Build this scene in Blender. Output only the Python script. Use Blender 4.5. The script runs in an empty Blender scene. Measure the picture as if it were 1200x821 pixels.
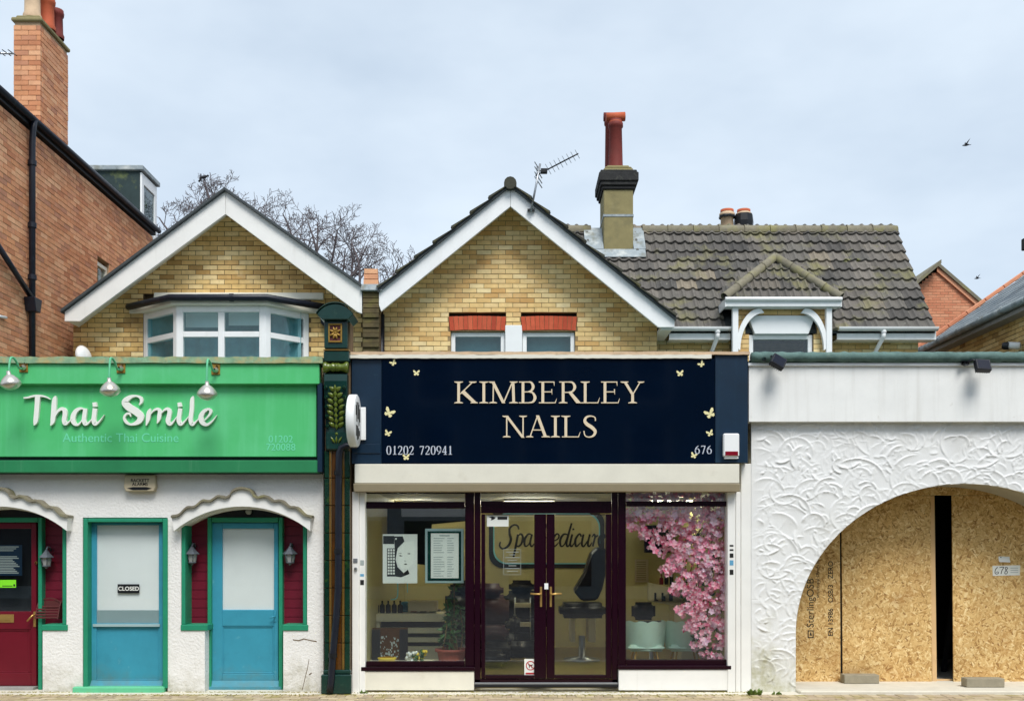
import bpy, bmesh, math, random
from mathutils import Vector, Matrix, Euler
R = math.radians
random.seed(7)
S = bpy.context.scene
C = S.collection
PI = math.pi

# ------------------------------------------------------------------ camera
# 1 m in the plane of the shop fronts (y = 0) is 100 px of the 1200 px photograph; the eye is 1.7 m up, 12 m away
cam_d = bpy.data.cameras.new("camera")
cam = bpy.data.objects.new("camera", cam_d)
C.objects.link(cam)
cam.location = (0, -12, 1.7)
cam.rotation_euler = (R(90), 0, 0)
cam_d.sensor_width = 36
cam_d.lens = 36
cam_d.shift_y = 0.19125
cam_d.clip_start = 0.1
cam_d.clip_end = 2000
S.camera = cam

# ------------------------------------------------------------------ world: soft overcast sky
SUN_EL, SUN_AZ = R(55), R(162)
w = bpy.data.worlds.new("World")
S.world = w
w.use_nodes = True
nt = w.node_tree
nt.nodes.clear()
out = nt.nodes.new("ShaderNodeOutputWorld")
bg = nt.nodes.new("ShaderNodeBackground")
bg.inputs[1].default_value = 0.1
sky = nt.nodes.new("ShaderNodeTexSky")
sky.sky_type = 'NISHITA'
sky.sun_disc = False
sky.sun_elevation = SUN_EL
sky.sun_rotation = SUN_AZ
tc = nt.nodes.new("ShaderNodeTexCoord")
mp = nt.nodes.new("ShaderNodeMapping")
mp.inputs['Scale'].default_value = (1.0, 1.0, 2.2)
no = nt.nodes.new("ShaderNodeTexNoise")
no.inputs['Scale'].default_value = 2.6
no.inputs['Detail'].default_value = 5
no.inputs['Roughness'].default_value = 0.55
cr = nt.nodes.new("ShaderNodeValToRGB")
cr.color_ramp.elements[0].position = 0.32
cr.color_ramp.elements[0].color = (2.8, 3.32, 3.92, 1)
cr.color_ramp.elements[1].position = 0.68
cr.color_ramp.elements[1].color = (3.85, 4.34, 4.82, 1)
mx = nt.nodes.new("ShaderNodeMix")
mx.data_type = 'RGBA'
mx.inputs[0].default_value = 0.9
L = nt.links.new
L(tc.outputs['Generated'], mp.inputs['Vector'])
L(mp.outputs[0], no.inputs['Vector'])
L(no.outputs['Fac'], cr.inputs[0])
L(sky.outputs[0], mx.inputs[6])
L(cr.outputs[0], mx.inputs[7])
L(mx.outputs[2], bg.inputs[0])
L(bg.outputs[0], out.inputs[0])

sd = bpy.data.lights.new("sun", 'SUN')
sd.energy = 1.5
sd.angle = R(26)
sd.color = (1.0, 0.97, 0.93)
sun = bpy.data.objects.new("sun", sd)
C.objects.link(sun)
sun.location = (0, -20, 30)
# light comes from the street side, a little from the right, 55 degrees up
sun.rotation_euler = (R(35), 0, R(18))
S.view_settings.view_transform = 'Standard'
S.view_settings.look = 'None'
S.view_settings.exposure = 1.12
S.view_settings.gamma = 1.0

# ------------------------------------------------------------------ helpers
def k(y): return (12 + y) / 12
def X(px, y=0.0): return (px - 600) / 100 * k(y)
def Z(py, y=0.0): return 1.7 + (640 - py) / 100 * k(y)
def lin(c):
    c = c / 255
    return c / 12.92 if c <= .04045 else ((c + .055) / 1.055) ** 2.4
def rgb(r, g, b): return (lin(r), lin(g), lin(b), 1)

class MB:
    """collects shapes in world coordinates and links them as ONE mesh object"""
    def __init__(s):
        s.v = []; s.f = []; s.sm = []
    def add(s, vs, fs, smooth=False):
        n = len(s.v)
        s.v += [tuple(p) for p in vs]
        s.f += [tuple(i + n for i in f) for f in fs]
        s.sm += [smooth] * len(fs)
        return s
    def box(s, x0, x1, y0, y1, z0, z1):
        x0, x1 = min(x0, x1), max(x0, x1); y0, y1 = min(y0, y1), max(y0, y1); z0, z1 = min(z0, z1), max(z0, z1)
        return s.add([(x0,y0,z0),(x1,y0,z0),(x1,y1,z0),(x0,y1,z0),(x0,y0,z1),(x1,y0,z1),(x1,y1,z1),(x0,y1,z1)],
                     [(0,3,2,1),(4,5,6,7),(0,1,5,4),(1,2,6,5),(2,3,7,6),(3,0,4,7)])
    def obox(s, o, u, v, w):
        o, u, v, w = Vector(o), Vector(u), Vector(v), Vector(w)
        p = [o, o+u, o+u+v, o+v, o+w, o+u+w, o+u+v+w, o+v+w]
        return s.add(p, [(0,3,2,1),(4,5,6,7),(0,1,5,4),(1,2,6,5),(2,3,7,6),(3,0,4,7)])
    def ext(s, pts, d, smooth=False):
        """polygon pts (3-D) extruded by vector d"""
        d = Vector(d); n = len(pts)
        a = [Vector(p) for p in pts]; b = [p + d for p in a]
        s.add(a + b, [tuple(range(n))[::-1], tuple(range(n, 2*n))])
        m = len(s.v) - 2*n
        for i in range(n):
            j = (i + 1) % n
            s.f.append((m+i, m+j, m+n+j, m+n+i)); s.sm.append(smooth)
        return s
    def prism(s, xz, y0, y1):
        return s.ext([(x, y0, z) for x, z in xz], (0, y1 - y0, 0))
    def ribbon(s, left, right, y0, y1):
        """strip between two outlines (x,z), thickness y0 (front) .. y1"""
        n = len(left); vs = []
        for (a, b) in zip(left, right):
            vs += [(a[0], y0, a[1]), (b[0], y0, b[1]), (a[0], y1, a[1]), (b[0], y1, b[1])]
        fs = []
        for i in range(n - 1):
            p, q = 4*i, 4*i + 4
            fs += [(p, p+1, q+1, q), (p, q, q+2, p+2), (p+1, p+3, q+3, q+1), (p+2, q+2, q+3, p+3)]
        fs += [(0, 2, 3, 1), (4*n-4, 4*n-3, 4*n-1, 4*n-2)]
        return s.add(vs, fs)
    def tube(s, path, r, n=8, cap=True, smooth=True):
        P = [Vector(p) for p in path]
        if not isinstance(r, (list, tuple)): r = [r] * len(P)
        rings = []; ref = None
        for i, p in enumerate(P):
            t = (P[min(i+1, len(P)-1)] - P[max(i-1, 0)])
            if t.length < 1e-9: t = Vector((0, 0, 1))
            t.normalize()
            if ref is None:
                ref = Vector((0, 0, 1)) if abs(t.z) < .9 else Vector((1, 0, 0))
            a = ref - t * ref.dot(t)
            if a.length < 1e-6: a = t.orthogonal()
            a.normalize(); b = t.cross(a); ref = a
            rings.append([p + (a*math.cos(2*PI*j/n) + b*math.sin(2*PI*j/n)) * r[i] for j in range(n)])
        vs = [q for ring in rings for q in ring]; fs = []
        for i in range(len(P) - 1):
            for j in range(n):
                fs.append((i*n+j, i*n+(j+1) % n, (i+1)*n+(j+1) % n, (i+1)*n+j))
        s.add(vs, fs, smooth)
        if cap:
            m = len(s.v) - len(vs)
            s.f += [tuple(m+j for j in range(n))[::-1], tuple(m+(len(P)-1)*n+j for j in range(n))]
            s.sm += [False, False]
        return s
    def lathe(s, prof, o, axis=(0, 0, 1), n=20, smooth=True, sx=1.0, sy=1.0, a0=0.0, a1=2*PI):
        """prof: (radius, height) pairs along axis from o"""
        ax = Vector(axis).normalized(); o = Vector(o)
        e1 = Vector((1, 0, 0)) if abs(ax.x) < .9 else Vector((0, 1, 0))
        e1 = (e1 - ax*e1.dot(ax)).normalized(); e2 = ax.cross(e1)
        full = abs(a1 - a0 - 2*PI) < 1e-6
        m = n if full else n + 1
        vs = []
        for r_, h in prof:
            for j in range(m):
                t = a0 + (a1 - a0) * j / n
                vs.append(o + ax*h + (e1*math.cos(t)*sx + e2*math.sin(t)*sy)*max(r_, 1e-4))
        fs = []
        for i in range(len(prof) - 1):
            for j in range(n):
                q = (j + 1) % m if full else j + 1
                fs.append((i*m+j, i*m+q, (i+1)*m+q, (i+1)*m+j))
        return s.add(vs, fs, smooth)
    def mesh(s, name, off=(0, 0, 0), bev=0.0, recalc=True, weld=False):
        off = Vector(off)
        me = bpy.data.meshes.new(name)
        me.from_pydata([tuple(Vector(p) - off) for p in s.v], [], s.f)
        me.polygons.foreach_set("use_smooth", s.sm)
        if recalc or bev:
            bm = bmesh.new(); bm.from_mesh(me)
            if weld: bmesh.ops.remove_doubles(bm, verts=bm.verts, dist=1e-5)
            bmesh.ops.recalc_face_normals(bm, faces=bm.faces)
            if bev:
                es = [e for e in bm.edges if len(e.link_faces) == 2 and e.calc_face_angle(0) > .6]
                bmesh.ops.bevel(bm, geom=es, offset=bev, segments=1, affect='EDGES', clamp_overlap=True)
            bm.to_mesh(me); bm.free()
        me.update()
        return me
    def build(s, name, mat, parent=None, bev=0.0, label=None, kind=None, recalc=True):
        off = WL[parent.name] if parent is not None else Vector((0, 0, 0))
        me = s.mesh(name, off, bev, recalc)
        me.materials.append(mat)
        o = bpy.data.objects.new(name, me)
        C.objects.link(o)
        if parent is not None: o.parent = parent
        WL[o.name] = off
        if label: o['label'] = label
        if kind: o['kind'] = kind
        return o

WL = {}
def tag(o, label, cat, group=None):
    o['label'] = label; o['category'] = cat
    if group: o['group'] = group
    return o
def thing(name, label, cat, loc, group=None):
    o = bpy.data.objects.new(name, None)
    C.objects.link(o)
    o.location = loc
    o.empty_display_size = .2
    WL[o.name] = Vector(loc)
    return tag(o, label, cat, group)
def solo(mb, name, mat, label, cat, loc, group=None, bev=0.0):
    """a thing that is one mesh, its origin at its base"""
    me = mb.mesh(name, loc, bev); me.materials.append(mat)
    o = bpy.data.objects.new(name, me); C.objects.link(o); o.location = loc
    WL[o.name] = Vector(loc)
    return tag(o, label, cat, group)
def struct(mb, name, mat, kind='structure', bev=0.0):
    o = mb.build(name, mat, None, bev); o['kind'] = kind
    return o
def dup(root, loc, label=None):
    def cp(o, parent):
        c = o.copy(); C.objects.link(c)
        if parent is not None: c.parent = parent
        for ch in [q for q in ALLCH.get(o.name, [])]: cp(ch, c)
        return c
    ALLCH = {}
    for q in C.objects:
        if q.parent is not None: ALLCH.setdefault(q.parent.name, []).append(q)
    c = cp(root, None)
    c.location = loc; WL[c.name] = Vector(loc)
    if label: c['label'] = label
    return c

def spline(pts, seg=6):
    """Catmull-Rom through tuples"""
    n = len(pts); o = []
    for i in range(n - 1):
        p0, p1, p2, p3 = pts[max(i-1, 0)], pts[i], pts[i+1], pts[min(i+2, n-1)]
        for j in range(seg):
            t = j / seg
            o.append(tuple(.5*((2*b) + (-a+c)*t + (2*a-5*b+4*c-d)*t*t + (-a+3*b-3*c+d)*t**3)
                           for a, b, c, d in zip(p0, p1, p2, p3)))
    o.append(tuple(pts[-1]))
    return o
def brush(mb, pts, f, y0, y1, seg=6, ws=1.0):
    """pts (x, y, width) in drawing units; f maps (x, y) to (X, Z); ws: drawing unit in metres"""
    q = spline(pts, seg); l = []; r_ = []
    P = [f(a, b) for a, b, _ in q]
    for i, (x, z) in enumerate(P):
        a, b = P[max(i-1, 0)], P[min(i+1, len(P)-1)]
        dx, dz = b[0]-a[0], b[1]-a[1]; n = math.hypot(dx, dz) or 1
        h = max(q[i][2], .004) * ws / 2
        l.append((x - dz/n*h, z + dx/n*h)); r_.append((x + dz/n*h, z - dx/n*h))
    mb.ribbon(l, r_, y0, y1)

# ------------------------------------------------------------------ materials
def nodes(name):
    m = bpy.data.materials.new(name); m.use_nodes = True
    t = m.node_tree; t.nodes.clear()
    o = t.nodes.new("ShaderNodeOutputMaterial")
    b = t.nodes.new("ShaderNodeBsdfPrincipled")
    t.links.new(b.outputs[0], o.inputs[0])
    return m, t, b, o
def N(t, typ, **kw):
    n = t.nodes.new(typ)
    for a, v in kw.items(): setattr(n, a, v)
    return n
def noise(t, vec, scale, detail=4, rough=.55):
    n = N(t, "ShaderNodeTexNoise"); n.inputs['Scale'].default_value = scale
    n.inputs['Detail'].default_value = detail; n.inputs['Roughness'].default_value = rough
    if vec is not None: t.links.new(vec, n.inputs['Vector'])
    return n.outputs['Fac']
def mapr(t, val, a, b, c, d):
    n = N(t, "ShaderNodeMapRange"); n.clamp = True
    for i, q in enumerate((a, b, c, d)): n.inputs[i+1].default_value = q
    t.links.new(val, n.inputs[0]); return n.outputs[0]
def mixc(t, fac, a, b, mode='MIX'):
    n = N(t, "ShaderNodeMix", data_type='RGBA', blend_type=mode)
    for sock, v in ((0, fac), (6, a), (7, b)):
        if isinstance(v, (int, float)): n.inputs[sock].default_value = v
        elif isinstance(v, tuple): n.inputs[sock].default_value = v
        else: t.links.new(v, n.inputs[sock])
    return n.outputs[2]
def math_(t, op, a, b=0.0):
    n = N(t, "ShaderNodeMath", operation=op)
    for i, v in enumerate((a, b)):
        if isinstance(v, (int, float)): n.inputs[i].default_value = v
        else: t.links.new(v, n.inputs[i])
    return n.outputs[0]
def pos(t, scale=(1, 1, 1), rot=(0, 0, 0)):
    g = N(t, "ShaderNodeNewGeometry")
    if scale == (1, 1, 1) and rot == (0, 0, 0): return g.outputs['Position']
    m = N(t, "ShaderNodeMapping"); m.inputs['Scale'].default_value = scale; m.inputs['Rotation'].default_value = rot
    t.links.new(g.outputs['Position'], m.inputs['Vector']); return m.outputs[0]
def rnd(t):
    oi = N(t, "ShaderNodeObjectInfo"); g = N(t, "ShaderNodeNewGeometry")
    return math_(t, 'FRACT', math_(t, 'ADD', oi.outputs['Random'], g.outputs['Random Per Island']))
def gray(t, v):
    n = N(t, "ShaderNodeCombineColor")
    for i in range(3): t.links.new(v, n.inputs[i])
    return n.outputs[0]
def bump(t, b, h, strength, dist=.01):
    n = N(t, "ShaderNodeBump"); n.inputs['Strength'].default_value = strength; n.inputs['Distance'].default_value = dist
    t.links.new(h, n.inputs['Height']); t.links.new(n.outputs[0], b.inputs['Normal'])
MATS = {}
def M(name, col, rough=.6, var=.10, vs=5, bm=.12, bs=70, rn=0.0, stain=(), streak=None, metal=0.0, spec=.4, ramp=None, bd=.006, coat=0.0, foot=None):
    """col: sRGB 0..255; stain: list of (colour, noise scale, low, high, amount); streak: (colour, amount, low, high) vertical runs; ramp: colours picked per piece"""
    m, t, b, o = nodes(name)
    c = rgb(*col)
    p = pos(t)
    if ramp:
        r = N(t, "ShaderNodeValToRGB"); e = r.color_ramp.elements
        while len(e) < len(ramp): e.new(.5)
        for i, q in enumerate(ramp):
            e[i].position = i / (len(ramp) - 1); e[i].color = rgb(*q)
        t.links.new(rnd(t), r.inputs[0]); c = r.outputs[0]
    if var: c = mixc(t, 1.0, c, gray(t, mapr(t, noise(t, p, vs, 6, .6), .25, .75, 1-var, 1+var)), 'MULTIPLY')
    if rn: c = mixc(t, 1.0, c, gray(t, mapr(t, rnd(t), 0, 1, 1-rn, 1+rn)), 'MULTIPLY')
    for (sc, ss, lo, hi, am) in stain:
        c = mixc(t, mapr(t, noise(t, p, ss, 7, .62), lo, hi, 0, am), c, rgb(*sc))
    if streak:
        sc, am, lo, hi = streak
        c = mixc(t, mapr(t, noise(t, pos(t, (9, 9, .55)), 1.0, 6, .6), lo, hi, 0, am), c, rgb(*sc))
    if foot:      # splash-back dirt and algae on the lowest part of a wall
        sc, hh, am = foot
        sp_ = N(t, "ShaderNodeSeparateXYZ"); t.links.new(p, sp_.inputs[0])
        lift = math_(t, 'ADD', sp_.outputs[2], mapr(t, noise(t, p, 2.6, 6, .65), .2, .8, -hh*.9, hh*.9))
        c = mixc(t, math_(t, 'MULTIPLY', mapr(t, lift, 0, hh, am, 0), mapr(t, noise(t, p, 11, 5, .6), .35, .65, .35, 1)), c, rgb(*sc))
    if isinstance(c, tuple): b.inputs['Base Color'].default_value = c
    else: t.links.new(c, b.inputs['Base Color'])
    b.inputs['Roughness'].default_value = rough
    b.inputs['Metallic'].default_value = metal
    b.inputs['Specular IOR Level'].default_value = spec
    b.inputs['Coat Weight'].default_value = coat
    b.inputs['Coat Roughness'].default_value = .03
    if bm: bump(t, b, noise(t, p, bs, 5, .6), bm, bd)
    MATS[name] = m
    return m
def glass(name, tint=(.92, .96, .96), ior=1.5, rough=0.0, mult=1.0):
    m = bpy.data.materials.new(name); m.use_nodes = True
    t = m.node_tree; t.nodes.clear()
    o = N(t, "ShaderNodeOutputMaterial"); tr = N(t, "ShaderNodeBsdfTransparent"); g = N(t, "ShaderNodeBsdfGlossy"); mxs = N(t, "ShaderNodeMixShader"); f = N(t, "ShaderNodeLayerWeight"); f.inputs[0].default_value = .5
    tr.inputs[0].default_value = (*tint, 1); g.inputs['Roughness'].default_value = rough; f0 = ((ior-1)/(ior+1))**2
    t.links.new(math_(t, 'ADD', math_(t, 'MULTIPLY', math_(t, 'POWER', f.outputs['Facing'], 5.0), 1-f0), f0), mxs.inputs[0]); t.links.new(tr.outputs[0], mxs.inputs[1]); t.links.new(g.outputs[0], mxs.inputs[2]); t.links.new(mxs.outputs[0], o.inputs[0])
    return m

DARKY = (70, 55, 38)
m_ybrick = M('yellow_brick_old', (200, 165, 95), .85, .16, 9, .5, 60, ramp=[(172,134,80),(226,190,122),(240,208,144),(214,176,108),(246,222,166),(232,198,132),(200,158,94),(236,206,144)],
             stain=[((74,60,42), 1.3, .54, .8, .55), ((226,214,178), 2.4, .6, .78, .5), ((84,66,44), 9, .6, .76, .5)])
m_ymort = M('old_dark_mortar', (112, 92, 66), .95, .2, 14, .4, 80, stain=[((60,50,40), 1.5, .45, .75, .6)])
m_obrick = M('yellow_brick_warm', (210, 165, 95), .85, .14, 9, .5, 60, ramp=[(204,158,96),(230,194,130),(240,210,150),(220,180,114),(244,222,170),(234,202,140),(212,168,106),(238,212,156)],
             stain=[((120,92,58), 1.3, .56, .82, .5), ((242,230,200), 2.0, .58, .78, .5), ((120,90,56), 14, .62, .78, .5)])
m_omort = M('warm_mortar', (160, 136, 98), .95, .2, 14, .4, 80, stain=[((84,66,46), 1.2, .5, .8, .6)])
m_rbrick = M('orange_red_brick', (176, 112, 76), .85, .14, 9, .5, 60, ramp=[(190,124,88),(216,150,106),(226,166,124),(204,136,96),(232,178,136),(214,150,112),(184,128,100)],
             stain=[((124,92,72), .7, .55, .8, .4), ((210,168,126), 1.2, .6, .8, .5)])
m_rmort = M('pale_mortar', (176, 150, 120), .95, .2, 14, .3, 80)
m_pierbrick = M('mossy_pier_brick', (96, 84, 56), .9, .2, 9, .5, 60, rn=.25, stain=[((120,116,58), 5, .5, .7, .7), ((44,40,32), 4, .5, .75, .7)])
m_arch = M('red_rubbed_brick', (170, 62, 42), .8, .14, 12, .4, 60, ramp=[(168,66,42),(192,82,52),(202,96,64),(178,72,46)])
m_farbrick = M('far_red_brick', (190,112,84), .85, .1, 6, .3, 60, ramp=[(196,122,90),(216,146,110),(206,134,100),(222,160,124)])
m_white = M('white_paint', (238, 237, 232), .5, .05, 3, .1, 60, stain=[((176,168,146), 1.7, .62, .85, .35)], streak=((170,165,150), .25, .56, .8))
m_upvc = M('white_upvc', (240, 241, 240), .35, .04, 3, .03, 40, stain=[((196,196,184), 2.4, .6, .82, .35)], streak=((190,190,178), .22, .56, .8))
m_cream = M('cream_paint', (228, 224, 208), .5, .06, 4, .1, 60, stain=[((160,146,118), 2.5, .62, .85, .4)])
m_beige = M('beige_metal', (190, 176, 148), .5, .06, 5, .06, 60)
m_render = M('rough_white_render', (236, 234, 230), .85, .05, 3, .55, 34, stain=[((186,180,166), 1.6, .6, .82, .4), ((150,146,136), 13, .68, .8, .4)], bd=.02, foot=((156,150,122), .35, .75))
m_stucco = M('trowelled_white_stucco', (232, 232, 230), .7, .06, 3, .3, 90, stain=[((170,166,148), .9, .56, .82, .5), ((150,146,134), 7, .64, .8, .5)], foot=((164,160,118), .75, .9))
m_board = M('weathered_white_board', (238, 238, 234), .6, .05, 3, .15, 50, stain=[((150,140,120), 6, .66, .8, .5)], streak=((190,186,176), .35, .5, .8))
m_green = M('bright_green_paint', (80, 192, 116), .5, .05, 1.2, .06, 30, stain=[((122,214,166), .5, .45, .75, .6), ((60,160,100), 7, .66, .82, .4)], streak=((116,214,158), .4, .5, .8))
m_green2 = M('dark_green_paint', (38, 128, 80), .5, .12, 3, .06, 30, streak=((110,170,130), .5, .6, .85))
m_jamb = M('teal_green_paint', (36, 138, 104), .45, .08, 6, .08, 40)
m_sill = M('pale_green_paint', (98, 188, 142), .55, .10, 6, .15, 40, stain=[((150,160,80), 9, .6, .8, .6)])
m_mosscap = M('mossy_coping', (138, 172, 138), .9, .3, 12, .4, 60, stain=[((186,168,116), 7, .45, .65, .9), ((70,110,96), 11, .58, .75, .8)])
m_blue = M('blue_door_paint', (58, 146, 170), .42, .08, 4, .14, 25, stain=[((118,180,192), 12, .64, .78, .5), ((40,104,124), 3, .58, .8, .4), ((150,196,200), 30, .7, .8, .5)], foot=((96,120,112), .3, .6))
m_frost = M('white_blind', (226, 231, 229), .35, .05, 2, .02, 20)
m_frost2 = M('grey_film', (160, 184, 186), .3, .05, 3, .02, 20)
m_red = M('dark_red_paint', (104, 16, 34), .35, .08, 5, .06, 25)
m_maroonboard = M('maroon_boards', (110, 14, 40), .5, .1, 6, .08, 25)
m_maroon = M('maroon_upvc', (30, 3, 18), .22, .05, 3, .02, 25, spec=.3)
m_navy = M('gloss_navy', (2, 14, 32), .07, .12, 2, .0, 20, spec=.22)
m_tealboard = M('faded_teal_board', (8, 38, 60), .4, .18, 4, .08, 30, stain=[((60,92,100), 12, .66, .82, .5)], streak=((30,70,90), .4, .55, .8))
m_gold = M('champagne_metal', (226, 208, 178), .35, .05, 5, 0)
m_silver = M('silver_print', (196, 202, 214), .4, .0, 5, 0)
m_butter = M('pale_yellow_print', (236, 226, 170), .5, .12, 60, 0)
m_letter = M('white_letter', (240, 242, 234), .4, .02, 5, 0)
m_aqua = M('faded_aqua_print', (112, 218, 172), .5, .05, 20, 0)
m_black = M('black_paint', (20, 22, 26), .4, .15, 8, .05, 40)
m_gutter = M('black_gutter', (22, 26, 38), .4, .2, 9, .1, 40, stain=[((80,92,96), 9, .6, .8, .5)])
m_blackprint = M('black_print', (24, 24, 24), .7, 0, 5, 0)
m_redprint = M('red_print', (176, 40, 44), .6, 0, 5, 0)
m_lead = M('weathered_lead', (150, 160, 164), .6, .15, 6, .15, 30, stain=[((208,210,204), 4, .5, .7, .8), ((110,118,116), 6, .5, .66, .8), ((132,124,96), 3, .56, .75, .7)])
m_tile = M('grey_concrete_tile', (108, 104, 98), .9, .16, 18, .4, 90, ramp=[(70,68,66),(96,92,87),(108,104,97),(82,80,77),(118,112,104),(92,88,84),(134,124,108)],
           stain=[((128,124,84), 2.0, .54, .7, .8), ((58,58,56), 3.3, .55, .8, .5), ((176,174,158), 15, .64, .74, .75), ((120,124,40), 3.1, .67, .78, .8)])
m_ridge = M('ridge_tile_clay', (128, 122, 104), .9, .18, 14, .4, 80, rn=.1, stain=[((150,146,84), 3, .5, .72, .7), ((72,70,62), 5, .55, .8, .6)])
m_verge = M('mossy_verge_tile', (70, 70, 60), .95, .25, 14, .6, 70, rn=.2, stain=[((112,106,62), 5, .52, .72, .7), ((40,42,42), 7, .5, .75, .6)])
m_slate = M('blue_grey_slate', (112, 122, 128), .6, .14, 14, .2, 60, ramp=[(92,104,112),(118,126,130),(134,142,144),(104,114,120)], stain=[((160,164,150), 5, .6, .8, .5)])
m_flash = M('dark_flashing', (64, 70, 72), .7, .2, 8, .2, 40)
m_stack = M('stained_cement_render', (142, 132, 92), .9, .16, 6, .3, 40, stain=[((92,92,74), 2.4, .5, .75, .6), ((176,168,128), 5, .6, .8, .5)])
m_corbel = M('sooty_corbel', (50, 50, 50), .95, .3, 12, .6, 50, stain=[((112,112,100), 7, .55, .75, .7)])
m_pot = M('terracotta_pot', (118, 46, 38), .7, .14, 8, .2, 40, stain=[((96,60,52), 4, .55, .8, .6)])
m_potpale = M('buff_pot', (206, 178, 146), .8, .14, 9, .2, 40, stain=[((120,100,84), 7, .6, .8, .6)])
m_potred = M('orange_clay', (186, 90, 56), .75, .12, 9, .2, 40)
m_bark = M('grey_bark', (98, 90, 92), .95, .2, 12, 0)
m_metal = M('galvanised_metal', (160, 164, 168), .35, .08, 10, 0, metal=.7)
m_steel = M('brushed_lamp_metal', (206, 200, 190), .32, .1, 14, 0, metal=.75, stain=[((140,100,60), 10, .58, .75, .6)])
m_brass = M('brass', (196, 158, 92), .35, .1, 9, 0, metal=.7)
m_plastic = M('black_plastic', (20, 22, 30), .45, .05, 9, .02, 40)
m_conc = M('pale_concrete', (212, 206, 190), .9, .1, 6, .3, 60, stain=[((150,142,110), 3, .55, .8, .5)])
m_block = M('grey_concrete_block', (150, 142, 122), .95, .14, 12, .5, 60)
m_paver = M('buff_paver', (176, 160, 128), .9, .14, 10, .4, 60, ramp=[(168,150,118),(186,168,134),(196,180,150),(176,156,130),(160,146,120)], stain=[((150,140,60), 3.2, .52, .68, .75), ((88,80,66), 6, .6, .8, .6)])
m_joint = M('mossy_sand_joint', (96, 90, 60), .95, .3, 12, .3, 60, stain=[((128,128,44), 4, .45, .65, .8)])
m_asphalt = M('asphalt', (62, 62, 64), .9, .2, 8, .4, 120)
m_kerb = M('granite_kerb', (150, 148, 144), .8, .12, 10, .3, 60)
m_gtile = M('green_glazed_tile', (14, 48, 34), .12, .25, 14, .1, 30, rn=.15, spec=.6, stain=[((70,104,30), 9, .56, .74, .6)])
m_btile = M('brown_glazed_tile', (84, 52, 18), .12, .25, 10, .1, 30, rn=.2, spec=.6, stain=[((58,34,14), 7, .5, .74, .7)])
m_ttile = M('tan_glazed_strip', (110, 84, 36), .15, .2, 14, .1, 30, spec=.6)
m_leaf2 = M('yellow_green_glaze', (92, 106, 30), .2, .25, 18, .2, 40, spec=.6, stain=[((60,86,30), 12, .5, .7, .7)])
m_pilgreen = M('dark_green_glaze', (14, 52, 46), .25, .2, 8, .1, 30, spec=.5, stain=[((60,92,70), 10, .6, .8, .6)])
m_floor = M('wood_floor', (136, 118, 74), .3, .14, 4, .02, 40)
m_iwall = M('olive_cream_wall', (186, 176, 124), .7, .05, 3, .02, 40)
m_ceil = M('ceiling_white', (220, 214, 196), .8, .03, 3, 0)
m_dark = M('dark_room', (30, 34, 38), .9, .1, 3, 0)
m_iwhite = M('ivory_laminate', (226, 218, 186), .4, .04, 4, 0)
m_leather = M('dark_leather', (24, 24, 30), .35, .1, 6, .08, 40)
m_mauve = M('mauve_leather', (92, 62, 68), .4, .1, 6, .08, 40)
m_mint = M('mint_velvet', (196, 222, 204), .6, .06, 6, .03, 40)
m_screen = M('black_screen', (12, 16, 34), .15, .1, 3, 0)
m_aquaedge = M('aqua_edge', (120, 196, 206), .4, .05, 3, 0)
m_plant = M('plant_leaf', (56, 92, 44), .45, .2, 12, 0, rn=.3)
m_plant2 = M('weed_leaf', (92, 116, 44), .7, .2, 12, 0, rn=.25)
m_terra = M('terracotta', (150, 74, 58), .7, .1, 8, .1, 40)
m_stem = M('plant_stem', (120, 96, 62), .8, .2, 12, 0)
m_petal = M('pink_blossom', (236, 130, 160), .6, .0, 5, 0, ramp=[(226,76,124),(250,170,196),(254,206,222),(244,130,168),(255,228,236),(252,186,198),(242,120,150),(254,214,226)])
m_petalpale = M('pale_blossom', (236, 196, 214), .6, .0, 5, 0, ramp=[(226,176,202),(240,206,222),(216,160,190),(244,216,226)])
m_paper = M('white_paper', (232, 234, 228), .6, .03, 6, 0)
m_paperg = M('grey_print', (160, 170, 168), .6, .03, 6, 0)
m_lime = M('lime_sticker', (130, 226, 40), .5, .03, 6, 0)
m_bluest = M('blue_sticker', (96, 160, 196), .5, .03, 6, 0)
m_yellow = M('yellow_ceramic', (232, 200, 60), .3, .05, 6, 0)
m_redlens = M('red_lens', (128, 12, 34), .2, .05, 6, 0)
m_rope = M('feather_dark', (30, 32, 38), .7, .1, 20, 0)
m_wood = M('pine_batten', (216, 180, 130), .7, .1, 6, .1, 60)
m_oldgold = M('old_gilding', (156, 122, 52), .4, .25, 30, .3, 60, metal=.3)
m_felt = M('green_grey_felt', (92, 118, 112), .85, .18, 7, .5, 18, stain=[((50,74,72), 5, .5, .72, .7), ((140,156,142), 8, .6, .8, .5)], bd=.02)
m_skylead = M('dormer_slate', (44, 60, 60), .8, .2, 6, .3, 30, stain=[((110,120,70), 3.5, .55, .72, .8)])
m_basket = M('brown_wire_rack', (92, 40, 40), .6, .1, 9, 0)
m_curtain = M('reflection_teal_curtain', (120, 168, 174), .8, .15, 5, .1, 20)  # the panes' teal reflection is put into the curtain colour
m_blind = M('pale_blind', (214, 232, 230), .7, .06, 5, 0)
m_greyglass = M('lantern_glass', (150, 152, 150), .25, .1, 10, 0, spec=.6)
m_lampgrey = M('grey_lantern_metal', (98, 104, 112), .5, .15, 10, .05, 40, metal=.3)
m_wblock = M('white_lintel', (236, 238, 238), .6, .03, 4, .05, 50)
g_shop = glass('shop_glass', (.95, .98, .97), 2.0)
g_door = glass('door_glass', (.98, .99, .99), 1.4)
g_up = glass('window_glass', (.86, .94, .95), 1.6)
m_lamp, t_, b_, o_ = nodes('lit_tube')
b_.inputs['Emission Color'].default_value = (1, .95, .78, 1); b_.inputs['Emission Strength'].default_value = 30.0

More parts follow.
